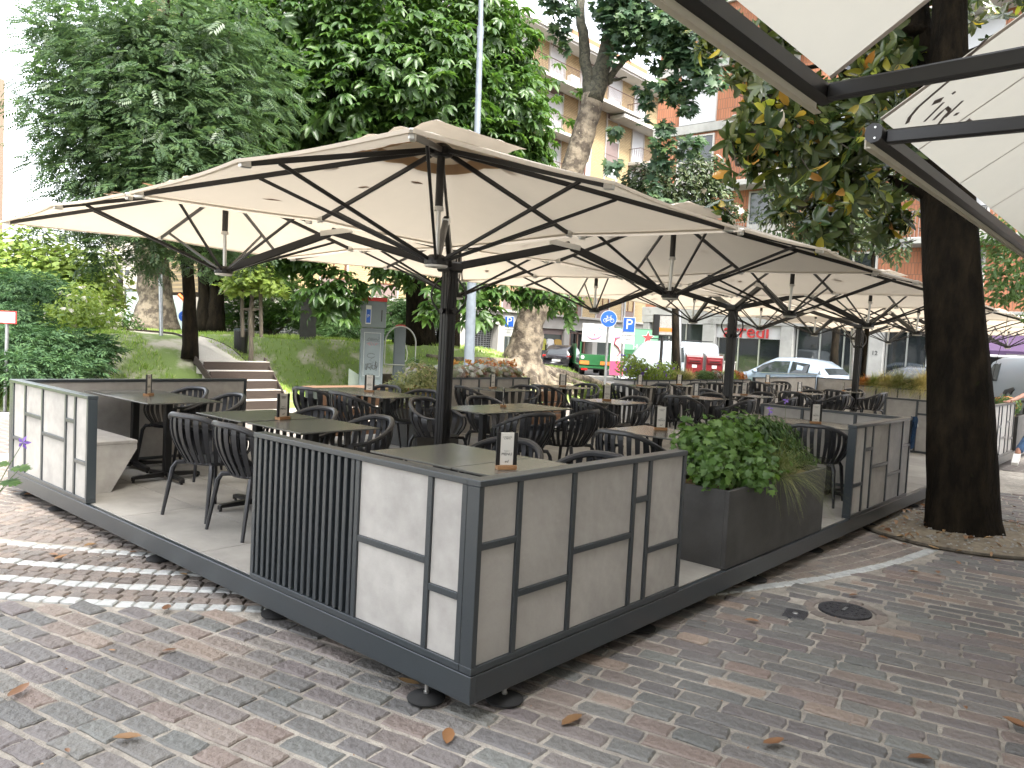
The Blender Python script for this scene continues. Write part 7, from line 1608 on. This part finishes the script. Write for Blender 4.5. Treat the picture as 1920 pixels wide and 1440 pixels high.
def car(label, loc, rz, paint, kind, L_, W_, Hh_, plate=True):
    t = thing('parked_car', label, 'car', loc, rz, 'cars parked along the street'); h = W_/2
    if kind == 'suv': prof = [(0, .35, .62, .64, .80), (.12, .25, .78, .80, .92), (.9, .22, .92, .95, 1), (1.35, .22, .98, 1.02, 1), (2.0, .22, 1.0, 1.40, 1), (2.5, .22, 1.0, 1.60, 1), (3.2, .22, 1.02, 1.63, 1), (3.9, .22, 1.05, 1.55, 1), (4.35, .25, 1.08, 1.32, .98), (4.62, .3, 1.02, 1.06, .94), (4.7, .4, .8, .82, .88)]
    elif kind == 'hatch': prof = [(0, .35, .60, .62, .80), (.12, .25, .76, .78, .92), (.8, .22, .90, .93, 1), (1.15, .22, .95, 1.0, 1), (1.8, .22, .98, 1.40, 1), (2.3, .22, .98, 1.55, 1), (3.2, .22, 1.0, 1.56, 1), (3.8, .22, 1.02, 1.50, .99), (4.1, .25, 1.0, 1.30, .96), (4.25, .3, .95, .97, .93), (4.3, .4, .75, .77, .9)]
    s = L_/prof[-1][0]; zs = Hh_/max(p[3] for p in prof)
    st = [(x*s, zl, zb*zs, zt_*zs, h*.95*k, h*k, h*(.76 if zt_ > zb+.12 else .86)*k) for x, zl, zb, zt_, k in prof]
    put('body', car_body(st), paint, t, smooth='all')
    bi = [i for i, x in enumerate(st) if x[3] > x[2]+.12]
    def side(i, v, sg, f=0.0, j=None):
        """point on the flank of the cabin: station i (blended towards j by f), v from belt to roof"""
        q = st[i]; 
        if j is not None: q = tuple(a_*(1-f)+b_*f for a_, b_ in zip(q, st[j]))
        return Vector((q[0], sg*((q[5]*.985)*(1-v)+(q[6]+.02)*v+.012), q[2]*(1-v)+(q[3]-.06)*v))
    i0, i1 = bi[0], bi[-1]; mid = bi[len(bi)//2]
    for sg in (-1, 1):
        for (p0, p1, f0_, f1_) in ((i0, mid, 0, -.06), (mid, i1, .06, 0)):
            lo, up_ = [], []
            for i in range(p0, p1+1):
                fx = f0_ if i == p0 else (f1_ if i == p1 else 0)
                if fx > 0: lo.append(side(i, .10, sg, fx, i+1)); up_.append(side(i, .86, sg, fx, i+1))
                elif fx < 0: lo.append(side(i, .10, sg, -fx, i-1)); up_.append(side(i, .86, sg, -fx, i-1))
                else: lo.append(side(i, .10, sg)); up_.append(side(i, .86, sg))
            if p0 == i0: lo.insert(0, side(i0-1, .10, sg, .45, i0))
            if p1 == i1: lo.append(side(i1, .10, sg, .40, i1+1))
            n_ = min(len(lo), len(up_)); mb = MB(); vs = []; fs = []
            off = 1 if p0 == i0 else 0
            for k in range(len(up_)): vs += [lo[k+off], up_[k]]
            fs = [(2*k, 2*k+2, 2*k+3, 2*k+1) for k in range(len(up_)-1)]
            if p0 == i0: vs.append(lo[0]); fs.append((len(vs)-1, 0, 1))
            if p1 == i1: vs.append(lo[-1]); fs.append((2*(len(up_)-1), len(vs)-1, 2*(len(up_)-1)+1))
            put('side_window', MB().add(vs, fs), M['glass'], t)
        tr_ = MB().tube([side(i, .04, sg)+Vector((0, sg*.006, 0)) for i in bi], .012, 4); put('window_trim', tr_, M['alu'], t)
    def slope(nm, ia, ib, fa, fb):
        vs = []
        for f in (fa, (fa+fb)/2, fb):
            q = tuple(a_*(1-f)+b_*f for a_, b_ in zip(st[ia], st[ib]))
            for y in (-1, -.5, 0, .5, 1): vs.append((q[0]+(-.008 if ib > ia and nm == 'windscreen' else .008), y*q[6]*.84, q[3]+.022-.012*abs(y)))
        put(nm, MB().add(vs, [(5*r_+k, 5*r_+k+1, 5*r_+k+6, 5*r_+k+5) for r_ in (0, 1) for k in range(4)]), M['glass'], t)
    slope('windscreen', i0-1, i0, .10, .90) if st[i0][3]-st[i0-1][3] > .25 else None
    slope('rear_window', i1, i1+1, .10, .92)
    L0_ = st[-1][0]; h0 = st[0][3]
    for x in (.82*s, (prof[-1][0]-.85)*s):
        for sg in (-1, 1): wheel(t, x, sg*(h-.10), .33 if kind == 'suv' else .30)
    for sg in (-1, 1):
        put('tail_light', MB().box((L_-.24, sg*h*.84-.14, .74*zs+.06), (L_-.03, sg*h*.84+.10*(1), .90*zs+.06), bev=.03), M['redlamp'], t)
        put('headlight', MB().box((.05, sg*h*.76-.14, .60), (.28, sg*h*.76+.12, .74), bev=.03), M['alu'], t)
        put('mirror', MB().box((1.75*s, sg*(h+.08)-.09, .98*zs), (1.92*s, sg*(h+.08)+.09, 1.12*zs), bev=.04), paint, t)
        put('door_handle', MB().box((2.6*s, sg*h-.02, .86*zs), (2.78*s, sg*h+.02, .89*zs)), M['alu'], t); put('door_handle', MB().box((3.4*s, sg*h*.995-.02, .88*zs), (3.58*s, sg*h*.995+.02, .91*zs)), M['alu'], t)
    put('number_plate', MB().box((L_+.0, -.26, .58), (L_+.02, .26, .70)), M['signwhite'], t); put('bumper', MB().box((L_-.12, -h*.88, .28), (L_+.03, h*.88, .44), bev=.03), M['black'], t)
    return t
M['redlamp'] = mat('red_lamp_lens', (.35, .01, .01), .2, coat=.5)
pb_ = mat('ice_blue_metallic_paint', (.24, .30, .37), .3, metal=.35, coat=.8); pk = mat('black_car_paint', (.012, .012, .016), .25, coat=.9); pd = mat('dark_grey_car_paint', (.03, .035, .04), .25, coat=.9)
# silver blue car: front points left in the picture; its length runs from the front (-x local) to the tail
a_ = Vector(P(1368, 745, 31)); b_ = Vector(P(1562, 745, 27.5)); di = (b_-a_); L0 = math.hypot(di.x, di.y)
t = car('ice blue sporty car parked side on before the dark shop windows', (a_.x, a_.y, G), math.atan2(di.y, di.x), pb_, 'suv', 4.65, 1.95, 1.60)
c_ = Vector(P(1590, 740, 33)); car('dark car with red tail lights reflected beside the ice blue car', (c_.x, c_.y, G), -PI/2+.15, pd, 'hatch', 4.2, 1.75, 1.5)
c_ = Vector(P(1075, 690, 50)); d_ = Vector(P(1035, 698, 45.5)); di = d_-c_
car('black hatchback parked behind the roots of the plane tree', (c_.x+.5, c_.y+.3, G), math.atan2(di.y, di.x), pk, 'hatch', 4.3, 1.78, 1.56)
# white van
wp_ = mat('white_van_paint', (.22, .25, .275), .35, coat=.4)
def van(label, loc, rz, L_=5.0, W_=1.95, Hh_=2.0):
    t = thing('parked_van', label, 'van', loc, rz, 'white vans along the street'); h = W_/2
    prof = [(0, .4, .70, .72, .85), (.15, .28, .95, .98, .94), (.75, .25, 1.12, 1.18, 1), (1.5, .25, 1.18, 1.85, 1), (1.9, .25, 1.2, 1.97, 1), (3.4, .25, 1.2, 2.0, 1), (4.8, .25, 1.2, 1.98, 1), (4.97, .3, 1.15, 1.9, .98), (5.0, .4, 1.1, 1.15, .97)]
    s = L_/5; st = [(x*s, zl, zb, zt_*Hh_/2, h*.96*k, h*k, h*(.86 if zt_ > zb+.12 else .88)*k) for x, zl, zb, zt_, k in prof]
    put('body', car_body(st), wp_, t, smooth='all')
    for sg in (-1, 1):
        glass_poly(t, [(1.15*s, sg*(h+.006), 1.16), (2.05*s, sg*(h+.006), 1.2), (2.05*s, sg*(h*.90), 1.78), (1.62*s, sg*(h*.90), 1.74)][::(1 if sg < 0 else -1)])
        put('mirror', MB().box((1.1*s, sg*(h+.1)-.08, 1.1), (1.2*s, sg*(h+.1)+.08, 1.35), bev=.03), M['black'], t)
        put('tail_light', MB().box((L_-.03, sg*h*.9-.06, .8), (L_+.01, sg*h*.9+.06, 1.3)), M['redlamp'], t); put('headlight', MB().box((.08, sg*h*.72-.16, .72), (.3, sg*h*.72+.14, .92), bev=.03), M['alu'], t)
        put('body_line', MB().box((1.0*s, sg*(h+.002)-.008, .62), (L_-.3, sg*(h+.002)+.008, .68)), M['black'], t)
    glass_poly(t, [(.82*s, -h*.82, 1.20), (.82*s, h*.82, 1.20), (1.48*s, h*.78, 1.82), (1.48*s, -h*.78, 1.82)][::-1], 'windscreen')
    for k in range(3): put('roof_bar', MB().tube([(2.1*s+k*1.1, -h*.8, 2.06), (2.1*s+k*1.1, h*.8, 2.06)], .022, 6), M['black'], t)
    for x in (.9*s, 3.95*s):
        for sg in (-1, 1): wheel(t, x, sg*(h-.10), .33)
    return t
a_ = Vector(P(1188, 745, 30)); b_ = Vector(P(1318, 745, 33.4)); v_ = van('white panel van with roof bars behind the red mail boxes', (a_.x, a_.y, G), math.atan2((b_-a_).y, (b_-a_).x), 4.5)
a_ = Vector(P(1862, 745, 27)); b_ = Vector(P(1960, 745, 24)); v2 = van('white van with a small black leaping animal on its side at the right edge', (a_.x, a_.y, G), math.atan2((b_-a_).y, (b_-a_).x))
put('leaping_animal', MB().prism([(2.5, .85), (2.6, .95), (2.85, 1.0), (3.05, 1.05), (3.15, .98), (3.0, .92), (2.95, .8), (2.85, .88), (2.7, .86), (2.62, .72)], -1.0, -.985, 'y'), M['ink'], v2)
put('leaping_animal', MB().prism([(2.5, .85), (2.6, .95), (2.85, 1.0), (3.05, 1.05), (3.15, .98), (3.0, .92), (2.95, .8), (2.85, .88), (2.7, .86), (2.62, .72)], .985, 1.0, 'y'), M['ink'], v2)
# green delivery truck
a_ = Vector(P(1085, 700, 42)); t = thing('delivery_truck', 'green open backed delivery truck with white rear board and a red star on its side', 'truck', (a_.x, a_.y, G), YAW-PI/2); GT = M['green']
WT = 1.65
put('chassis', MB().box((.1, .1, .35), (WT-.1, 5.8, .52)), M['black'], t)
put('bed', MB().box((0, 0, .58), (WT, .12, 1.16), bev=.01).box((0, .121, .54), (WT, 5.8, .58)), GT, t)
put('tail_frame', MB().box((0, -.02, .42), (WT, -.001, .54)), GT, t)
for x in (.02, WT-.52): put('reflector', MB().box((x, -.012, .62), (x+.5, -.001, .80)), M['orange'], t)
put('front_board', MB().box((.0, 3.2, .581), (.06, 5.8, 1.7)), GT, t)
for x in (0, WT-.07): put('post', MB().box((x, .0, 1.161), (x+.07, .1, 1.81)), GT, t)
put('white_board', MB().box((.06, -.03, 1.82), (WT+.1, .06, 2.80), bev=.02), M['signwhite'], t)
tm = mat('teal_print', (.10, .32, .30), .5); link('lettering', text_mesh('partesa', .36, tm, .004), t, (.98, -.036, 2.54), (PI/2, 0, 0))
sm_ = MB().tube([(.30, -.034, 2.18), (.48, -.034, 2.08), (.72, -.034, 2.04), (.95, -.034, 2.10), (1.15, -.034, 2.22)], [.02, .06, .08, .06, .02], 8, flat=.12).tube([(.74, -.034, 2.18), (.77, -.034, 2.26)], [.07, .08], 8, flat=.12)
put('emblem', sm_, M['pink'], t); put('tail_lamp', MB().box((.12, -.03, .30), (.45, .1, .41)), M['redlamp'], t); put('roundel', MB().lathe([(.10, 0), (.1, .01)], 16), M['signwhite'], t, loc=(.16, -.001, 1.0), rot=(PI/2, 0, 0))
for x in (.25, WT-.25):
    for y in (1.2, 4.6): wheel(t, x, y, .42, .3).rotation_euler = (0, PI/2, 0)
# the green side with star and name, further right
a2 = Vector(P(1192, 640, 40)); g2 = thing('beer_trailer', 'green trailer side with a red star and white lettering behind the parking sign', 'trailer', (a2.x, a2.y, G), YAW-PI/2+.1)
put('side', MB().box((-1.1, 0, .5), (1.2, .08, 2.62), bev=.02), M['green'], g2); put('upper_panel', MB().box((-1.05, -.02, 1.52), (1.15, -.001, 2.58)), mat('pale_green_panel', (.10, .24, .15), .5), g2)
star = [(math.cos(PI/2+k*PI/5)*(.30 if k % 2 == 0 else .13), 2.18+math.sin(PI/2+k*PI/5)*(.30 if k % 2 == 0 else .13)) for k in range(10)]
put('star_border', MB().prism([(x*1.18, (z-2.18)*1.18+2.18) for x, z in star], -.03, -.0215, 'y'), M['signwhite'], g2, loc=(.62, 0, 0)); put('red_star', MB().prism(star, -.038, -.0305, 'y'), M['red'], g2, loc=(.62, 0, 0))
link('lettering', text_mesh('Heineken', .36, M['signwhite'], .006), g2, (.55, -.03, 1.68), (PI/2, 0, 0))
put('keg_stack', MB().lathe([(.25, 0), (.3, .3), (.25, .6)], 12, c=(-.3, -.4, .3)).lathe([(.25, 0), (.3, .3), (.25, .6)], 12, c=(.5, -.4, .3)), M['black'], g2)
for x in (-.7, .8): wheel(g2, x, .3, .4, .3); 
# mail boxes
for i, u in enumerate((1300, 1337)):
    a_ = Vector(P(u, 700, 23.5)); aa = YAW-PI/2-.12; t = thing('mail_box', ['left one of two dark red mail boxes', 'right one of two dark red mail boxes, with a white scribble'][i], 'mail box', (a_.x, a_.y, G), aa, 'red mail boxes by the street')
    put('leg', MB().box((-.2, -.12, 0), (-.14, .12, .6)).box((.14, -.12, 0), (.2, .12, .6)), M['steel'], t)
    put('body', MB().prism([(-.17, .5), (.17, .5), (.17, 1.45), (.12, 1.53), (-.12, 1.55), (-.17, 1.48)], -.235, .235, 'x'), M['mailred'], t)
    put('slot_hood', MB().box((-.2, -.20, 1.30), (.2, -.171, 1.42), bev=.012), M['mailred'], t); put('slot', MB().box((-.15, -.2035, 1.335), (.15, -.2005, 1.365)), M['black'], t)
    put('label_plate', MB().box((-.07, -.176, 1.16), (.07, -.1705, 1.25)), M['signwhite'], t)
    put('frame', MB().tube([(-.27, .0, 0), (-.27, .0, 1.6), (.27, .0, 1.6), (.27, .0, 0)], .022, 6), M['steel'], t)
    if i: scribble(t, [[(-.08, .62), (-.02, .78), (.03, .66), (.06, .84), (.10, .72), (.02, .70), (-.06, .80)], circ(0, .70, .09, .06)], .008, -.178, 'signwhite')
# parked bicycle in front of the van
a_ = Vector(P(1255, 735, 20.5)); t = thing('bicycle', 'white bicycle with a basket parked in front of the white van', 'bicycle', (a_.x, a_.y, G), YAW-PI/2+.5)
for x in (-.5, .5): put('wheel', MB().tube([(x+.33*math.cos(k/24*2*PI), 0, .34+.33*math.sin(k/24*2*PI)) for k in range(24)], .014, 5, closed=True), M['rubber'], t)
fr_ = MB()
for ps in ([(-.5, .34), (-.18, .78), (.30, .82), (.5, .34)], [(-.18, .78), (-.05, .32), (.30, .82)], [(-.5, .34), (-.05, .32)], [(-.18, .78), (-.21, .92)], [(.30, .82), (.26, 1.02)]): fr_.tube([(x, 0, z) for x, z in ps], .016, 6)
put('frame', fr_, M['signwhite'], t); put('handlebar', MB().tube([(.16, -.24, 1.05), (.26, 0, 1.03), (.16, .24, 1.05)], .012, 6), M['alu'], t); put('saddle', MB().prism([(-.32, .92), (-.1, .93), (-.1, .95), (-.3, .97)], -.06, .06, 'y'), M['signwhite'], t)
bk = MB()
for z in (.72, .84, .96): bk.tube([(.42+.0, -.14, z), (.68, -.14, z), (.68, .14, z), (.42, .14, z)], .006, 4, closed=True)
put('basket', bk, M['alu'], t)
# white posts and a box near the mail boxes
a_ = Vector(P(1360, 700, 24)); t = thing('utility_cabinet', 'pale grey street cabinet right of the mail boxes', 'cabinet', (a_.x, a_.y, G), YAW-PI/2); put('body', MB().box((-.15, -.15, 0), (.25, .15, 1.35), bev=.01), M['cornice'], t); put('cap', MB().box((-.17, -.17, 1.351), (.27, .17, 1.40)), M['conc'], t)
a_ = Vector(P(1600, 700, 24.5)); pole('street_pole', 'pale grey street pole left of the third umbrella mast', 'pole', Vector((a_.x, a_.y, G)), Vector(P(1602, 560, 24.5)), .075, .07)
a_ = Vector(P(1562, 700, 33)); t = thing('street_tree', 'dark slender street tree trunk before the black shop window', 'tree', (a_.x, a_.y, G)); mb = MB(); limb(mb, [Vector((0, 0, 0)), Vector((0, 0, 2)), Vector((.05, 0, 4)), Vector((.1, .1, 5.5))], [.19, .16, .14, .10], 10); put('trunk', mb, M['bark_dark'], t, smooth='all')
p, d = blob_points([P(1560, 390, 33), P(1530, 430, 33), P(1600, 420, 33)], [1.1, .8, .8], 1200, .7); cloud('crown', LEAF, p-np.array([a_.x, a_.y, G]), d+np.array([0, 0, .5]), RNG.uniform(.15, .24, len(p)), M['lf_chestnut'], t)
# rooftop plants and washing on the balconies are too small to build
